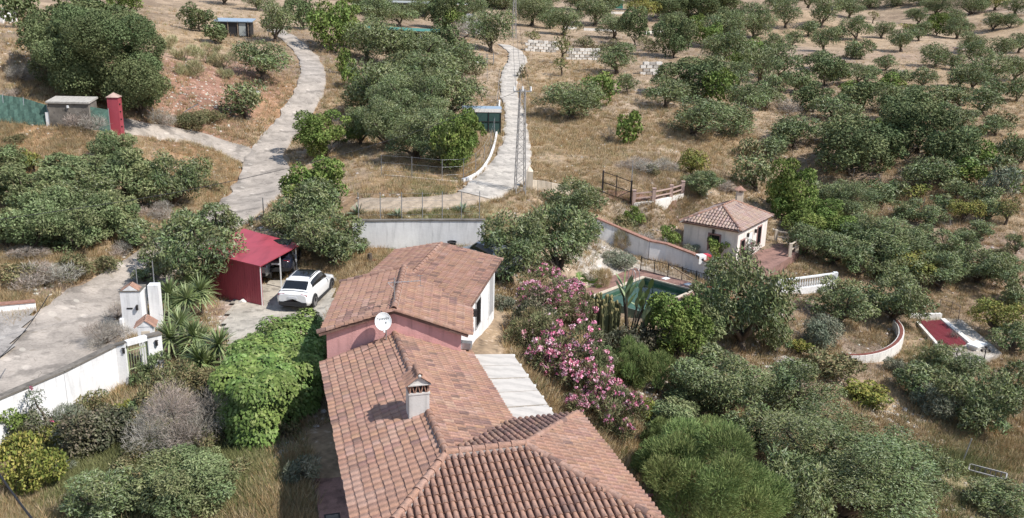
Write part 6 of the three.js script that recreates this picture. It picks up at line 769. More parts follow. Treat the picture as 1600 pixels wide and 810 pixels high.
grove('on the far right hillside', { o: [[112, 'small olive tree in the rows on the bare upper right hillside'], [215, 'olive tree on the golden middle part of the right hillside'], [999, 'olive tree on the lower right hillside around the cottage and big dark trees']], d: [[215, 'dark round evergreen tree between the scattered olives of the right hillside'], [999, 'big dark evergreen tree of the dense clump above the cottage']], g: 'bright green bush-like tree among the hillside olives', y: 'yellow-green tree among the right hillside olives', a: 'bare branched almond tree on the right hillside', s: 'brown scrub bush on the right hillside', t: 'dry bush of bare twigs on the right hillside', e: 'pale grey bush on the right hillside' },
  [[1230, 46, 42, 46, 'o'], [1240, 72, 34, 28, 'o'], [1285, 46, 46, 50, 'o'], [1290, 82, 42, 40, 'o'], [1342, 66, 48, 44, 'o'], [1346, 94, 42, 36, 'o'], [1366, 38, 20, 20, 'a'], [1414, 82, 52, 40, 'o'], [1426, 56, 32, 22, 'y'], [1438, 38, 42, 30, 'o'], [1470, 58, 50, 42, 'g'], [1466, 106, 56, 36, 'o'], [1490, 110, 36, 30, 'o'], [1500, 62, 52, 40, 'o'], [1530, 106, 52, 46, 'o'], [1552, 132, 62, 46, 'o'], [1470, 24, 52, 26, 'o'], [1402, 14, 42, 26, 'o'], [1522, 24, 62, 30, 'o'], [1582, 48, 34, 28, 'o'], [1555, 50, 40, 30, 'o'], [1386, 112, 36, 28, 'o'], [1366, 122, 30, 24, 'o'], [1406, 136, 42, 30, 'o'], [1446, 138, 42, 34, 'o'], [1526, 142, 54, 42, 'o'], [1482, 168, 52, 40, 'o'], [1542, 182, 56, 46, 'o'], [1592, 162, 44, 44, 'o'],
    [1222, 128, 62, 58, 'o'], [1250, 150, 56, 48, 'd'], [1292, 138, 62, 54, 'd'], [1272, 178, 64, 52, 'd'], [1312, 124, 42, 30, 'g'], [1342, 134, 52, 36, 'o'], [1392, 150, 42, 36, 'g'], [1352, 174, 74, 58, 'd'], [1302, 190, 60, 46, 'o'], [1422, 198, 84, 60, 'd'], [1482, 208, 60, 50, 'o'], [1372, 206, 30, 22, 'g'], [1392, 208, 30, 22, 'g'], [1460, 175, 50, 36, 'o'], [1210, 90, 46, 40, 'o'], [1440, 160, 40, 30, 'o'],
    [1250, 242, 92, 58, 'o'], [1342, 288, 134, 104, 'd'], [1440, 246, 112, 90, 'd'], [1500, 282, 92, 84, 'd'], [1462, 306, 92, 58, 'o'], [1518, 296, 62, 46, 'g'], [1396, 316, 42, 36, 'o'], [1328, 346, 86, 64, 'o'], [1456, 358, 50, 38, 'o'], [1512, 354, 62, 44, 'y'], [1436, 318, 46, 30, 'y'], [1416, 296, 26, 30, 'a'], [1562, 320, 62, 58, 'e'], [1576, 356, 42, 44, 'a'], [1592, 304, 44, 42, 'g'], [1578, 256, 44, 48, 'o'], [1524, 226, 42, 34, 'o'], [1510, 400, 48, 40, 'o'], [1560, 410, 40, 24, 's'], [1590, 400, 30, 40, 'o'], [1396, 258, 60, 50, 'd'], [1478, 258, 60, 50, 'd'],
    [1215, 20, 50, 34, 'o'], [1265, 14, 44, 30, 'o'], [1320, 16, 40, 28, 'o'], [1360, 18, 40, 26, 'o'], [1440, 12, 40, 24, 'o'], [1490, 42, 40, 30, 'o'], [1560, 18, 46, 28, 'y'], [1592, 22, 40, 28, 'o'], [1595, 84, 40, 34, 'o'], [1568, 92, 44, 34, 'o'], [1505, 140, 46, 36, 'o'], [1590, 128, 50, 40, 'o'], [1560, 160, 44, 36, 'o'], [1506, 200, 44, 34, 'o'], [1420, 168, 50, 38, 'o'], [1330, 206, 60, 46, 'o'], [1300, 232, 60, 44, 'o'], [1392, 232, 60, 50, 'd'], [1540, 262, 50, 40, 'g'], [1500, 318, 60, 40, 'o'], [1480, 338, 44, 34, 'o'], [1544, 350, 50, 40, 'o'], [1350, 404, 70, 50, 'o'], [1420, 408, 70, 50, 'o'], [1270, 372, 60, 50, 'g'], [1220, 150, 50, 40, 'o'], [1335, 160, 44, 34, 'g'], [1395, 178, 60, 44, 'o'],
    [1235, 180, 40, 24, 't'], [1220, 168, 34, 20, 't'], [1580, 200, 40, 24, 's'], [1255, 100, 30, 16, 's'], [1410, 120, 24, 12, 't'], [1230, 210, 40, 20, 's'], [1330, 92, 40, 14, 's'], [1450, 372, 30, 22, 's'], [1408, 340, 30, 16, 't'],
    [1185, 306, 74, 72, 'o'], [1236, 348, 80, 112, 'g'], [1290, 384, 112, 60, 'g'], [1382, 424, 124, 84, 'o'], [1312, 424, 90, 60, 'o'], [1330, 380, 60, 50, 'o'], [1262, 410, 70, 60, 'o'], [1440, 455, 90, 60, 'y'], [1470, 462, 86, 66, 'o'], [1540, 455, 92, 72, 'o'], [1592, 485, 60, 60, 'o'], [1505, 442, 60, 50, 'o'],
    [1280, 110, 40, 34, 'o'], [1366, 326, 60, 46, 'o'], [1420, 348, 54, 40, 'o'], [1290, 330, 60, 50, 'o'], [1535, 330, 56, 44, 'o'], [1560, 280, 50, 40, 'o'], [1600, 260, 50, 44, 'o'], [1530, 380, 50, 36, 'o'], [1480, 405, 56, 44, 'o'], [1440, 385, 50, 36, 'o'], [1570, 440, 60, 50, 'o'], [1400, 450, 70, 54, 'o'], [1345, 440, 60, 50, 'o'], [1210, 250, 50, 40, 'o'], [1200, 175, 50, 44, 'o'], [1230, 225, 54, 40, 'o'], [1505, 170, 44, 36, 'o'], [1560, 215, 46, 36, 'o'], [1330, 30, 40, 30, 'o'], [1380, 62, 36, 28, 'o'], [1310, 66, 34, 28, 'o'], [1265, 60, 34, 30, 'o'], [1440, 66, 40, 32, 'o'], [1520, 84, 44, 34, 'o']], 1.03);
grove('on the left slope above the entrance road', { o: 'olive tree on the left slope above the entrance road', m: 'fresh green tree on the left slope above the entrance road', y: 'small yellow bush-like tree between the left slope trees', t: 'grey dry bush beside the entrance road', s: 'brown dry scrub beside the entrance road' },
  [[176, 268, 74, 56, 'm'], [192, 328, 104, 92, 'm'], [48, 272, 34, 36, 'y'], [92, 282, 64, 44, 'm'], [10, 275, 60, 50, 'm'], [110, 345, 110, 80, 'o'], [42, 345, 110, 90, 'm'], [150, 385, 90, 80, 'm'], [100, 402, 110, 80, 'm'], [35, 402, 110, 80, 'm'], [270, 330, 92, 100, 'o'], [212, 395, 70, 50, 'o'], [135, 300, 80, 60, 'm'], [70, 365, 90, 70, 'm'], [10, 330, 70, 70, 'm'], [180, 365, 70, 60, 'm'], [225, 285, 40, 36, 'm'], [8, 395, 60, 60, 'm'],
    [60, 455, 90, 44, 't'], [20, 450, 60, 36, 's'], [110, 440, 60, 34, 's'], [30, 410, 60, 20, 't'], [240, 345, 50, 26, 't'], [190, 405, 40, 24, 't'], [160, 425, 50, 26, 's'], [325, 300, 36, 22, 's']], 1.08);
const one = (px, py, w, h, sp, name, label, cat, o) => plant(px, py, w, h, sp, name, label, cat, undefined, o);
one(300, 476, 136, 164, 'olive', 'olive_tree', 'grey-green olive tree hugging the closed side of the red carport', 'olive tree');
one(252, 436, 70, 80, 'olive', 'olive_tree', 'olive tree behind the white gate tower', 'olive tree');
one(335, 375, 76, 66, 'olive', 'olive_tree', 'olive tree at the road behind the red carport roof', 'olive tree');
one(222, 446, 50, 36, 'olive', 'olive_sapling', 'low dark olive sapling at the roadside beside the gate tower', 'tree');
one(488, 352, 108, 108, 'green', 'leafy_tree', 'fuller green tree at the road behind the carport olives', 'tree');
one(462, 402, 96, 92, 'olive', 'olive_tree', 'olive tree shading the corner of the red carport roof', 'olive tree');
one(480, 385, 104, 112, 'olive', 'olive_tree', 'olive tree between the fuller green tree and the carport roof', 'olive tree');
one(508, 424, 118, 112, 'olive', 'olive_tree', 'wide olive tree behind the white car', 'olive tree');
one(562, 402, 36, 40, 'olive', 'olive_sapling', 'small olive sapling in dry grass behind the white car', 'tree');
one(800, 452, 110, 150, 'olive', 'olive_tree', 'large olive tree standing at the end wall of the farmhouse', 'olive tree');
one(866, 446, 120, 138, 'olive', 'olive_tree', 'broad olive tree between farmhouse and pool', 'olive tree');
one(900, 345, 92, 76, 'olive', 'olive_tree', 'olive tree beside the low railing under the lattice mast', 'olive tree');
one(915, 392, 70, 70, 'olive', 'olive_tree', 'olive tree at the upper end of the long boundary wall', 'olive tree');
one(1168, 568, 136, 214, 'olive', 'olive_tree', 'tall dark olive tree below the cottage garden wall', 'olive tree');
one(1130, 470, 70, 76, 'olive', 'olive_tree', 'olive tree at the foot of the boundary wall by the pool rail', 'olive tree');
one(1056, 572, 112, 122, 'green', 'rounded_shrub', 'tall rounded green shrub beside the pool', 'shrub');
one(1130, 668, 154, 130, 'olive', 'olive_tree', 'grey olive tree on the slope under the pool', 'olive tree');
one(985, 610, 74, 84, 'feather', 'garden_shrub', 'dark green feathery shrub by the path under the pool', 'shrub');
one(1032, 622, 66, 76, 'feather', 'garden_shrub', 'bright green feathery shrub beside the rounded pool shrub', 'shrub');
one(958, 660, 60, 60, 'feather', 'garden_shrub', 'green feathery shrub beside the pink oleanders', 'shrub');
one(1005, 660, 30, 60, 'citrus', 'yellow_shrub', 'yellow-green shrub next to the oleander hedge', 'shrub', { shift: 0.2 });
one(1112, 850, 244, 206, 'feather', 'feathery_bush', 'huge feathery green bush at the corner of the tiled roof', 'bush');
one(1010, 760, 60, 80, 'feather', 'feathery_bush', 'smaller feathery bush between oleanders and huge bush', 'bush');
one(1250, 678, 132, 122, 'olive', 'olive_tree', 'olive tree above the very large olive on the lower slope', 'olive tree');
one(1330, 846, 280, 222, 'olive', 'olive_tree', 'very large spreading olive tree on the lower slope', 'olive tree');
one(1428, 830, 150, 150, 'olive', 'olive_tree', 'olive tree merging with the very large one beside the green grass', 'olive tree');
one(1240, 846, 130, 160, 'olive', 'olive_tree', 'shaded olive tree between the feathery bush and the very large olive', 'olive tree');
one(1538, 690, 126, 130, 'olive', 'olive_tree', 'round olive tree casting shade on the lower dry path', 'olive tree');
one(1590, 640, 70, 80, 'olive', 'olive_tree', 'olive tree beyond the round one at the lower dry path', 'olive tree');
one(1575, 820, 100, 66, 'olive', 'olive_tree', 'low olive tree on the green grass', 'olive tree');
one(1436, 630, 80, 70, 'olive', 'olive_tree', 'small olive tree below the curved white wall', 'olive tree');
one(1500, 606, 90, 60, 'olive', 'olive_tree', 'olive tree under the paved terrace with the red cover', 'olive tree');
one(1460, 580, 46, 52, 'olive', 'olive_sapling', 'dark olive sapling at the corner of the red cover', 'tree');
one(1318, 516, 102, 82, 'olive', 'olive_tree', 'rounded olive tree on the bare terrace under the balustrade', 'olive tree');
one(1396, 506, 110, 104, 'olive', 'olive_tree', 'olive tree whose trunk rises at the end of the curved white wall', 'olive tree', { shift: 0 });
one(1284, 552, 62, 58, 'grey', 'grey_bush', 'soft grey-green bush at the edge of the bare terrace', 'bush');
one(1560, 530, 92, 74, 'yellow', 'yellowing_tree', 'yellow-green tree behind the paved terrace', 'tree', { shift: 0.1 });
one(1250, 560, 44, 40, 'citrus', 'yellow_bush', 'yellowish bush below the bare terrace', 'bush');
one(1310, 600, 90, 50, 'scrub', 'scrub_bush', 'olive-brown scrub in front of the curved white wall', 'bush');
one(1360, 640, 80, 44, 'citrus', 'yellow_bush', 'golden bush above the very large olive', 'bush');
one(1400, 590, 44, 40, 'grey', 'grey_bush', 'grey bush at the foot of the curved white wall', 'bush');
one(1490, 535, 20, 26, 'twig', 'dry_bush', 'tiny dry plant at the red cover', 'bush');
for (const [x, y, w, h, sp, l] of [[1015, 560, 60, 66, 'olddark', 'olive-brown shrub hiding the lower pool corner'], [1095, 560, 70, 90, 'mid', 'shaded dark shrub right of the rounded pool shrub'], [1110, 600, 80, 70, 'olive', 'olive bush on the bank under the shaded dark shrub'], [1075, 640, 90, 70, 'mid', 'leafy shrub between the feathery shrubs and the grey olive'], [1050, 690, 100, 70, 'mid', 'leafy shrub above the huge feathery bush'], [1180, 720, 100, 90, 'olive', 'olive tree right behind the huge feathery bush'], [1215, 560, 60, 70, 'olive', 'olive bush right of the tall dark olive'], [1100, 500, 60, 60, 'olive', 'olive bush at the stair rail under the pool'], [1470, 660, 70, 56, 'grey', 'grey bush on the lower dry path'], [1590, 560, 70, 60, 'olive', 'olive tree beyond the concrete terrace corner'], [945, 600, 60, 66, 'mid', 'leafy shrub between the oleanders and the feathery shrubs'], [930, 570, 60, 60, 'olddark', 'brownish shrub below the cactus clump'], [1030, 720, 60, 70, 'feather', 'feathery shoots beside the huge feathery bush']]) one(x, y, w, h, sp, sp === 'olive' ? 'olive_tree' : 'garden_shrub', l, sp === 'olive' ? 'olive tree' : 'shrub');
for (const [x, y, w, h, sp, l] of [[18, 690, 60, 60, 'mid', 'leafy shrub at the low end of the white boundary wall'], [48, 700, 60, 56, 'scrub', 'brown-green shrub under the rose bush'], [118, 672, 60, 50, 'grey', 'pale shrub between rose bush and tangled bush'], [150, 640, 50, 40, 'scrub', 'dry shrub against the white boundary wall'], [212, 648, 50, 40, 'mid', 'leafy shrub at the foot of the lattice gate'], [245, 590, 46, 60, 'mid', 'leafy climber beside the gate pillar']]) one(x, y, w, h, sp, 'garden_shrub', l, 'shrub', { shift: -0.15 });
// gardens round the house
const OL = [[855, 506, 116, 96, 'long pink oleander closest to the end wall of the house'], [903, 524, 62, 104, 'tall pink oleander beside the cactus clump'], [838, 560, 90, 80, 'faded oleander with few flowers above the canopy corner'], [880, 606, 116, 108, 'thick pink oleander beside the white canopy'], [925, 646, 96, 92, 'pink oleander behind the tiled gable corner'], [965, 696, 86, 96, 'pink oleander along the eave of the hipped roof'], [900, 660, 60, 50, 'low pink oleander between the canopy and the tiled roof'], [1040, 800, 70, 60, 'small pink oleander below the roof corner']];
for (const [x, y, w, h, l] of OL) one(x, y, w, h, /faded/.test(l) ? 'oleanderfaded' : 'oleander', 'oleander', l, 'shrub', { lod: 0 });
one(830, 530, 80, 80, 'olddark', 'garden_shrub', 'olive-brown shrub between house wall and oleanders', 'shrub');
one(790, 490, 36, 46, 'grey', 'grey_bush', 'grey-green bush beside the house door', 'bush');
one(975, 560, 60, 60, 'olddark', 'garden_shrub', 'brownish shrub beneath the paddle-leaved plant', 'shrub');
one(970, 420, 60, 30, 'grey', 'grey_bush', 'low grey-green bush at the pool deck corner', 'bush');
one(945, 448, 44, 34, 'straw', 'straw_clump', 'dry straw clump left of the pool deck', 'grass');
one(1010, 392, 70, 34, 'twig', 'dry_bush', 'tangle of brown cuttings against the boundary wall', 'bush');
one(968, 388, 50, 40, 'straw', 'straw_clump', 'tall dry straw clump at the boundary wall', 'grass');
one(975, 372, 40, 40, 'scrub', 'scrub_bush', 'half green bush climbing over the boundary wall', 'bush');
one(985, 362, 46, 40, 'green', 'leafy_bush', 'green bush on the rubble slope above the boundary wall', 'bush');
one(1046, 388, 40, 46, 'green', 'leafy_bush', 'dark leafy bush against the cottage corner', 'bush', { shift: 0.1 });
one(1118, 412, 44, 50, 'green', 'leafy_bush', 'green bush in front of the cottage window', 'bush', { shift: 0.1 });
one(1168, 412, 50, 40, 'pinkshrub', 'flowering_shrub', 'mixed flowering shrub by the cottage door', 'shrub', { shift: 0.1 });
one(1080, 395, 24, 16, 'grey', 'grey_bush', 'small herb bush behind the boundary wall', 'bush', { shift: 0.1 });
one(1225, 330, 50, 50, 'green', 'leafy_bush', 'bright vine behind the cottage terrace', 'bush');
one(78, 682, 86, 112, 'pinkshrub', 'rose_bush', 'tall pink flowering rose bush leaning on the white wall', 'shrub', { shift: -0.1 });
one(168, 694, 90, 66, 'scrub', 'scrub_bush', 'tangled brown-green bush below the white wall', 'bush');
one(140, 720, 130, 82, 'olddark', 'garden_shrub', 'dark glossy-leaved shrub in the middle of the left garden', 'shrub');
one(192, 660, 34, 40, 'citrus', 'yellow_bush', 'small bright yellow-green bush above the dark glossy shrub', 'bush');
one(268, 720, 150, 128, 'twig', 'dry_bush', 'large grey leafless shrub next to the creeper hedge', 'bush');
one(262, 650, 90, 80, 'scrub', 'scrub_bush', 'straggly shrub growing over the lattice gate', 'bush');
one(310, 640, 80, 70, 'scrub', 'scrub_bush', 'straggly shrub between yuccas and creeper hedge', 'bush');
one(220, 606, 34, 70, 'mid', 'climbing_shrub', 'grey-green climber covering half the lattice gate', 'shrub', { shift: 0 });
one(38, 780, 96, 124, 'citrus', 'citrus_bush', 'yellow-green leafy citrus bush in the left garden', 'bush');
one(15, 700, 80, 76, 'green', 'leafy_bush', 'green leafy bush beside the rose bush', 'bush');
one(75, 705, 50, 46, 'yellow', 'yellow_bush', 'rusty yellow bush under the rose bush', 'bush');
one(150, 824, 130, 96, 'olive', 'garden_bush', 'low grey-green bush at the garden path', 'bush');
one(270, 818, 180, 116, 'mid', 'garden_bush', 'wide loose green bush in the left garden', 'bush');
for (const [x, y, w, h, sp, l] of [[330, 712, 70, 50, 'scrub', 'low olive-brown bush before the creeper hedge'], [300, 740, 70, 44, 'mid', 'low leafy bush below the large grey shrub'], [195, 742, 60, 40, 'scrub', 'brown-green bush below the dark glossy shrub'], [95, 745, 44, 30, 'grey', 'pale herb clump on the garden path edge'], [345, 790, 80, 60, 'mid', 'leafy bush at the edge of the dry lawn']]) one(x, y, w, h, sp, 'garden_shrub', l, 'shrub');
one(230, 760, 60, 40, 'scrub', 'scrub_bush', 'low olive-brown bush in the middle of the left garden', 'bush');
one(360, 760, 60, 40, 'scrub', 'scrub_bush', 'half dry low bush near the house path', 'bush');
one(465, 760, 60, 120, 'grey', 'shaded_shrub', 'grey herb shrub in the shade of the house wall', 'shrub');
one(445, 690, 40, 60, 'scrub', 'shaded_shrub', 'green weed shrub in the shade below the creeper hedge', 'shrub');
one(160, 545, 76, 48, 'twig', 'dry_bush', 'grey-brown dry bush between the road and the gate tower', 'bush');
one(178, 505, 40, 40, 'twig', 'dry_bush', 'dry climbing stems on the gate tower', 'bush');
one(405, 470, 16, 8, 'straw', 'straw_clump', 'tuft of straw at the carport wall', 'grass');
for (const [x, y, w, h] of [[262, 78, 34, 26], [285, 95, 40, 28], [320, 100, 38, 28], [300, 120, 44, 34], [345, 108, 40, 30], [282, 118, 28, 20], [355, 125, 30, 22], [330, 82, 30, 18]]) plant(x, y, w, h, 'tussock', 'grass_tussock', 'rounded pale grass tussock on the red rocky slope', 'grass', 'grass tussocks on the rocky slope');
// creeper hedge: one tall compact mass of small drooping leaves
{
  const poly = [[488, 494], [497, 518], [494, 548], [480, 578], [452, 604], [420, 620], [384, 622], [352, 606], [352, 580], [380, 545], [424, 510], [456, 496]], lobes = [], o = onG(at(430, 560, 1.2).x, at(430, 560, 1.2).z);
  const t = thing('creeper_hedge', 'tall compact bright green hedge of small drooping leaves beside the house', 'hedge', o.toArray());
  for (let n = 0; n < 120;) { const px = rr(345, 500), py = rr(490, 625); if (!inPoly(px, py, poly)) continue; n++; const y = rr(2.3, 2.7), p = at(px, py, y); lobes.push([p.x - o.x, y - o.y, p.z - o.z, rr(0.42, 0.62), 0.8]); if (n % 2) for (const yy of [1.7, 1.0, 0.4]) lobes.push([p.x - o.x, yy - o.y, p.z - o.z, rr(0.5, 0.7), 0.95]); }
  const q = new THREE.Mesh(leaves(lobes, SPEC.creeper, 0.14, 1.3, SPEC.creeper.pal, false, [0, -2, 0]), MAT.leaf); q.name = 'foliage'; q.castShadow = q.receiveShadow = true; t.add(q);
  obj('stem', [-1.5, 0, 1.5].map((k) => limb(V(k * 0.5, -0.4, -k), V(k * 0.5 + 0.2, 1.5, -k), 0.08, 0.04, 0.1)), MAT.bark, t);
}
// ---------- rosette plants ----------
mat('blade', [1, 1, 1], { vertexColors: true, roughness: 0.5, side: THREE.DoubleSide });
function rosette(n, len, wid, spread, droop, pal) {           // sword leaves round a point
  const P = [], C = [];
  for (let i = 0; i < n; i++) {
    const a = rr(0, 6.283), el = rr(spread[0], spread[1]), L = len * rr(0.75, 1.1), c = jit(pick(pal), 0.15), d = [Math.cos(a) * Math.cos(el), Math.sin(el), Math.sin(a) * Math.cos(el)], s = [-Math.sin(a), 0, Math.cos(a)]; let prev = null;
    for (let k = 0; k <= 3; k++) { const t = k / 3, w = wid * (k === 3 ? 0.04 : 1 - 0.35 * t), x = [d[0] * L * t, d[1] * L * t - droop * L * t * t, d[2] * L * t], l = [x[0] - s[0] * w, x[1], x[2] - s[2] * w], r = [x[0] + s[0] * w, x[1], x[2] + s[2] * w]; if (prev) { P.push(...prev[0], ...prev[1], ...l, ...prev[1], ...r, ...l); for (let q = 0; q < 6; q++) C.push(...c); } prev = [l, r]; }
  }
  return leafGeo(P, C);
}
const YUC = [[0.17, 0.22, 0.08], [0.22, 0.28, 0.11], [0.13, 0.17, 0.06], [0.28, 0.32, 0.15]];
const yucG = [0, 1, 2].map(() => rosette(120, 1.15, 0.042, [-0.6, 1.4], 0.2, YUC)), agG = [0, 1].map(() => rosette(26, 0.8, 0.06, [0.15, 1.3], 0.1, [[0.17, 0.22, 0.13], [0.21, 0.26, 0.15]]));
function rosettePlant(name, label, cat, group, base, heads, geos, scale) {
  const t = thing(name, label, cat, base.toArray(), 0, group);
  for (const [x, y, z, i] of heads) { if (y > 0.2) obj('stem', [limb(V(x * 0.25, -0.3, z * 0.25), V(x, y, z), 0.09, 0.07, 0.05)], MAT.bark, t); const m = new THREE.Mesh(geos[i % geos.length], MAT.blade); m.name = 'leaf_rosette'; m.position.set(x, y, z); m.rotation.y = i; m.scale.setScalar(scale * rr(0.9, 1.1)); m.castShadow = m.receiveShadow = true; t.add(m); }
  return t;
}
const YP = [[270, 500, 1.35], [292, 505, 1.3], [316, 495, 1.4], [300, 478, 1.3], [318, 470, 1.3], [270, 560, 1.0], [302, 560, 1.1], [285, 545, 1.2], [342, 570, 0.95], [312, 580, 0.5]];
YP.forEach(([x, y, h], i) => rosettePlant('yucca', ['yucca rosette of the clump beside the gate pillar and carport', 'solitary yucca on the white parking grit'][i === 8 ? 1 : 0], 'yucca', i === 8 ? undefined : 'yuccas beside the gate pillar', gp(x, y), [[rr(-0.1, 0.1), h, 0, i], ...(i % 3 === 0 ? [[0.35, h * 0.75, 0.1, i + 1]] : [])], yucG, 1));
[[560, 336], [622, 340], [722, 332]].forEach(([x, y]) => rosettePlant('agave', 'grey-green agave on the bank above the white wall', 'agave', 'agaves above the white wall', gp(x, y), [[0, 0.05, 0, x]], agG, 1.1));
[[750, 100], [392, 350]].forEach(([x, y], i) => rosettePlant('agave', ['agave beside the junk heap at the hill road', 'small agave behind the carport roof'][i], 'agave', undefined, gp(x, y), [[0, 0.05, 0, x]], agG, 1));
// fan palm
{
  const b = gp(912, 470), t = thing('fan_palm', 'small bright fan palm between the olive and the cactus clump', 'palm', b.toArray()); obj('trunk', [limb(V(0, -0.3, 0), V(0, 0.7, 0), 0.14, 0.11, 0.02)], MAT.bark, t);
  for (let i = 0; i < 14; i++) { const a = i * 2.4, el = rr(0.25, 1.2), L = rr(0.5, 0.8), e = V(Math.cos(a) * Math.cos(el) * L, 0.7 + Math.sin(el) * L, Math.sin(a) * Math.cos(el) * L); const P = [], C = [], dir = nrm([Math.cos(a) * Math.cos(el), Math.sin(el), Math.sin(a) * Math.cos(el)]), sd = [-Math.sin(a), 0, Math.cos(a)], col = jit([0.16, 0.25, 0.06]); for (let k = 0; k < 15; k++) { const f = -1.25 + (2.5 * k) / 14, l = 0.5 * rr(0.9, 1.05), tip = [e.x + (dir[0] * Math.cos(f) + sd[0] * Math.sin(f)) * l, e.y + dir[1] * Math.cos(f) * l - 0.06, e.z + (dir[2] * Math.cos(f) + sd[2] * Math.sin(f)) * l], g2 = f + 0.09; P.push(e.x, e.y, e.z, ...tip, e.x + (dir[0] * Math.cos(g2) + sd[0] * Math.sin(g2)) * l * 0.7, e.y + dir[1] * Math.cos(g2) * l * 0.7, e.z + (dir[2] * Math.cos(g2) + sd[2] * Math.sin(g2)) * l * 0.7); for (let q = 0; q < 3; q++) C.push(...col); } const o = new THREE.Mesh(leafGeo(P, C), MAT.blade); o.name = 'fan_leaf'; o.castShadow = true; t.add(o); }
}
// paddle-leaved plant (giant strelitzia) by the pool
function paddle(L, w, fold, pal) { const P = [], C = [], c = pick(pal), n = 6; let prev = null; for (let k = 0; k <= n; k++) { const t = k / n, ww = w * Math.sin(Math.PI * (0.08 + 0.92 * t) ** 0.8) , x = [0, t * L - 0.25 * L * t * t * fold, t * L * 0.5 * fold], l = [-ww, x[1] + 0.3 * ww, x[2]], r = [ww, x[1] + 0.3 * ww, x[2]]; if (prev) { P.push(...prev[0], ...l, ...prev[1], ...prev[1], ...l, ...x, ...prev[1], ...x, ...prev[2], ...prev[2], ...x, ...r); const cc = jit(c, 0.12); for (let q = 0; q < 12; q++) C.push(...cc); } prev = [l, x, r]; } return leafGeo(P, C); }
for (const [px, py, h, n, label] of [[982, 540, 3.3, 20, 'tall paddle-leaved plant in front of the pool'], [1008, 548, 2.3, 16, 'arching paddle-leaved plant beside the tall one at the pool']]) {
  const b = gp(px, py), t = thing('paddle_leaf_plant', label, 'plant', b.toArray());
  for (let i = 0; i < n; i++) { const a = i * 2.1, lean = rr(0.1, 0.5), y = h * rr(0.55, 1), e = V(Math.cos(a) * lean * y * 0.6, y, Math.sin(a) * lean * y * 0.6); const s = obj('stalk', [limb(V(rr(-0.1, 0.1), -0.2, rr(-0.1, 0.1)), e, 0.035, 0.02, 0.04, 5)], MAT.bark, t); const m = new THREE.Mesh(paddle(rr(0.8, 1.25), rr(0.1, 0.16), rr(0.2, 0.9), [[0.16, 0.22, 0.08], [0.2, 0.27, 0.11], [0.27, 0.32, 0.17]]), MAT.blade); m.name = 'paddle_leaf'; m.position.copy(e); m.rotation.set(rr(-0.2, 0.5), a, 0, 'YXZ'); m.castShadow = true; t.add(m); }
}
// columnar cactus clump
{
  const b = gp(934, 518), t = thing('cactus_clump', 'dense clump of upright brown-green columnar cactus', 'cactus', b.toArray()); mat('cactus_skin', [0.12, 0.125, 0.055], { roughness: 0.8 }); mat('cactus_tip', [0.24, 0.2, 0.085], { roughness: 0.8 });
  const star = new THREE.Shape(); for (let i = 0; i < 12; i++) { const a = (i / 12) * 6.283, r = i % 2 ? 0.055 : 0.09; if (i) star.lineTo(Math.cos(a) * r, Math.sin(a) * r); else star.moveTo(r, 0); } const cg = new THREE.ExtrudeGeometry(star, { depth: 1, bevelEnabled: false }); cg.rotateX(-Math.PI / 2);
  for (let i = 0; i < 84; i++) { const a = rr(0, 6.28), r = Math.sqrt(rnd()) * 1.1, h = rr(1.6, 2.5) * (1 - 0.2 * r); const m = obj('cactus_column', [cg.clone().scale(1, h, 1)], MAT.cactus_skin, t); m.position.set(Math.cos(a) * r * 1.05, -0.1, Math.sin(a) * r * 0.8); m.rotation.set(rr(-0.08, 0.08), a, rr(-0.08, 0.08)); const q = obj('cactus_tip', [new THREE.SphereGeometry(0.08, 6, 4).scale(1, 1.6, 1).translate(0, h, 0)], MAT.cactus_tip, m); }
}
// drooping flower spike of an agave
{
  const b = gp(992, 590), t = thing('foxtail_agave', 'pale agave with one thick drooping flower spike', 'agave', b.toArray()); mat('flower_spike', [0.32, 0.3, 0.16], { roughness: 0.9 });
  for (const i of [0, 1]) { const m = new THREE.Mesh(agG[i], new THREE.MeshStandardMaterial({ vertexColors: true, roughness: 0.6, side: THREE.DoubleSide })); m.name = 'leaf_rosette'; m.position.set(0.1 + i * 0.35, 0.1 + i * 0.35, 0.2 * i); m.castShadow = true; t.add(m); }
  const c = new THREE.CatmullRomCurve3([V(-0.3, 0, 0), V(-0.28, 1, 0), V(-0.15, 1.55, 0), V(0.15, 1.6, 0.1), V(0.3, 1.2, 0.2)]); obj('flower_spike', [new THREE.TubeGeometry(c, 24, 0.085, 7)], MAT.flower_spike, t);
}
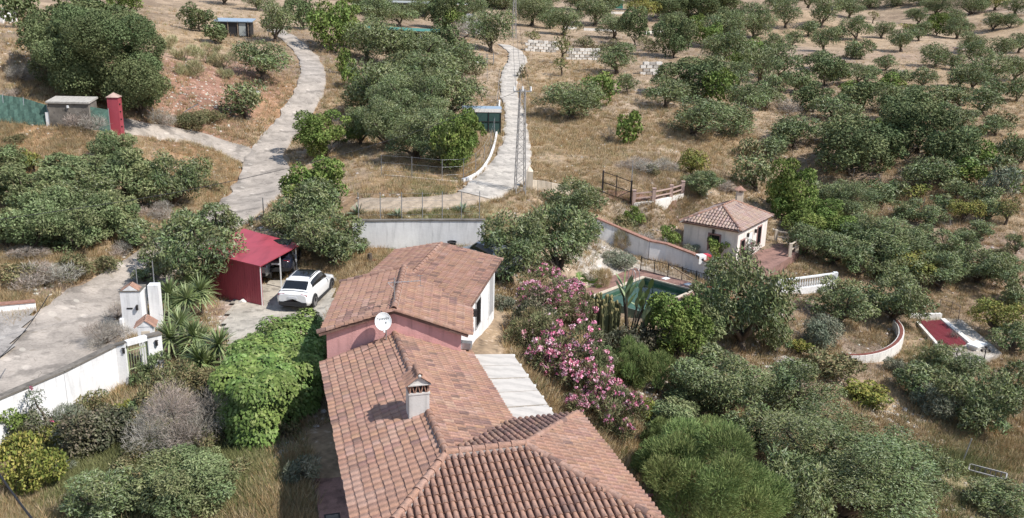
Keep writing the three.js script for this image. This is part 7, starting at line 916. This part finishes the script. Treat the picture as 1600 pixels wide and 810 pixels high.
// ---------- grass and stones: what nobody could count ----------
{
  const zones = [];        // keep grass off paving and buildings
  const hpoly = [[-3.2, -2.6], [-3.2, 5.2], [3.2, 5.2], [3.4, 5.5], [9.4, 5.2], [9.6, -2.6]].map(([u, w]) => hz(u, w)), pp = PARK.map(([x, y]) => { const p = gp(x, y); return [p.x, p.z]; });
  const strip = [hz(-3.4, -2.4), hz(9.4, -2.4), hz(9.4, -3.4), hz(-3.4, -3.4)], blocked = (x, z) => inPoly(x, z, strip) || roadDist(x, z) < 0.1 || inPool(x, z, 1.9) || inPoly(x, z, hpoly) || inPoly(x, z, pp) || (x > -7 && x < -0.2 && z < -31 && z > -42.5) || (COT.P && Math.hypot(x - COT.P(0, 0.8, 0).x, z - COT.P(0, 0.8, 0).z) < 3.6);
  const blade = (n, h, w, lean) => { const P = []; for (let i = 0; i < n; i++) { const a = rr(0, 6.28), r = rr(0, 0.16), l = rr(0.1, lean), hh = h * rr(0.55, 1.1), x = Math.cos(a) * r, z = Math.sin(a) * r, tx = x + Math.cos(a) * l, tz = z + Math.sin(a) * l, b = rr(0, 6.28), dx = Math.cos(b) * w, dz = Math.sin(b) * w; P.push(x - dx, -0.04, z - dz, x + dx, -0.04, z + dz, tx, hh, tz); } const g = new THREE.BufferGeometry(); g.setAttribute('position', new THREE.Float32BufferAttribute(P, 3)); g.computeVertexNormals(); return g; };
  mat('grass_blade', [1, 1, 1], { roughness: 0.85, side: THREE.DoubleSide });
  const scatter = (name, label, geo, m, n, test, colour, scale) => {
    const list = []; let tries = 0;
    while (list.length < n && tries++ < n * 6) {
      const px = rr(-150, 1760), py = 8 + 830 * Math.pow(rnd(), 0.85), p = gpFast(px, py); if (!p || blocked(p.x, p.z)) continue; const k = test(px, py, p.x, p.z); if (rnd() > k) continue; list.push([p, px, py]);
    }
    const im = new THREE.InstancedMesh(geo, m, list.length), M = new THREE.Matrix4(), Q = new THREE.Quaternion(), c = new THREE.Color(); im.name = name; im.castShadow = im.receiveShadow = true;
    list.forEach(([p, px, py], i) => { const s = scale(p); Q.setFromAxisAngle(V(0, 1, 0), rr(0, 6.28)); M.compose(p, Q, V(s, s * rr(0.7, 1.3), s)); im.setMatrixAt(i, M); const q = colour(px, py, p.x, p.z); im.setColorAt(i, c.setRGB(...q)); });
    scene.add(im); tag(im, label, null, null, 'stuff');
  };
  // a coarse table of ground points for scattering
  const GX = 90, GY = 54, tab = []; for (let j = 0; j <= GY; j++) { tab.push([]); for (let i = 0; i <= GX; i++) tab[j].push(gp(-180 + (i / GX) * 1960, 2 + (j / GY) * 850)); }
  var gpFast = (px, py) => { const u = ((px + 180) / 1960) * GX, v = ((py - 2) / 850) * GY, i = Math.floor(u), j = Math.floor(v); if (i < 0 || j < 0 || i >= GX || j >= GY) return null; const a = tab[j][i], b = tab[j][i + 1], c = tab[j + 1][i]; if (a.distanceTo(c) > 30) return null; const x = lerp(lerp(a.x, b.x, u - i), lerp(c.x, tab[j + 1][i + 1].x, u - i), v - j), z = lerp(lerp(a.z, b.z, u - i), lerp(c.z, tab[j + 1][i + 1].z, u - i), v - j); return V(x, ground(x, z) - 0.02, z); };
  const bare = [[1250, 60, 130], [1350, 60, 90], [310, 140, 60], [1180, 10, 90], [380, 500, 70], [960, 400, 30], [60, 560, 90]], thin = (px, py) => { let k = 1; for (const [x, y, r] of bare) k *= 1 - 0.85 * Math.exp(-((px - x) ** 2 + (py - y) ** 2 * 2) / (r * r)); return k; };
  const lush = [[680, 270, 70], [900, 220, 110], [1060, 250, 80], [60, 430, 70], [330, 270, 60], [60, 200, 80], [560, 410, 50], [520, 120, 40], [400, 750, 50], [1540, 700, 60], [870, 140, 60], [1400, 330, 60]], more = (px, py) => { let k = 0.34; for (const [x, y, r] of lush) k += 0.9 * Math.exp(-((px - x) ** 2 + (py - y) ** 2 * 1.6) / (r * r)); return Math.min(1, k); };
  const ST = [[0.46, 0.338, 0.185], [0.41, 0.285, 0.145], [0.51, 0.405, 0.25], [0.37, 0.24, 0.11], [0.32, 0.255, 0.145]], GR = [[0.19, 0.2, 0.075], [0.24, 0.24, 0.1], [0.16, 0.17, 0.06]];
  const gz = [[1540, 780, 80], [1480, 730, 50], [250, 720, 120], [680, 340, 60], [330, 640, 60], [1450, 560, 40], [100, 700, 80], [350, 740, 90], [160, 780, 100]], green = (px, py) => { let k = 0.06; for (const [x, y, r] of gz) k += 0.75 * Math.exp(-((px - x) ** 2 + (py - y) ** 2 * 1.5) / (r * r)); return k; };
  scatter('dry_grass', 'dry straw grass covering the hillside', blade(16, 0.4, 0.014, 0.3), MAT.grass_blade, 100000, (px, py, x, z) => more(px, py) * thin(px, py) * sstep(0.3, 0.55, fbm(x * 0.3 + 7, z * 0.3, 3) + 0.1), (px, py) => jit(rnd() < green(px, py) ? pick(GR) : pick(ST), 0.18), (p) => rr(0.55, 1.15) * (depthOf(p) > 80 ? 1.25 : 1));
  scatter('low_weeds', 'low dry weeds between the tufts', blade(9, 0.16, 0.02, 0.22), MAT.grass_blade, 40000, (px, py) => 0.8 * thin(px, py), (px, py) => jit(rnd() < green(px, py) + 0.12 ? pick(GR) : pick([[0.34, 0.27, 0.17], [0.27, 0.21, 0.13], [0.46, 0.37, 0.24], [0.3, 0.27, 0.18]]), 0.2), (p) => rr(0.6, 1.4) * (depthOf(p) > 80 ? 1.5 : 1));
  const ico = new THREE.IcosahedronGeometry(0.09, 0); ico.scale(1.2, 0.7, 1);
  scatter('stones', 'small pale stones scattered over the dry ground', ico, mat('pebble', [1, 1, 1], { roughness: 0.95 }), 16000, (px, py, x, z) => (1.15 - thin(px, py)) * 0.8 + 0.5 * sstep(0.55, 0.7, fbm(x * 0.2, z * 0.2 + 30, 3)), () => jit(pick([[0.5, 0.46, 0.4], [0.4, 0.33, 0.27], [0.58, 0.54, 0.48]]), 0.15), (p) => rr(0.35, 1.5));
}
renderer.render(scene, camera);
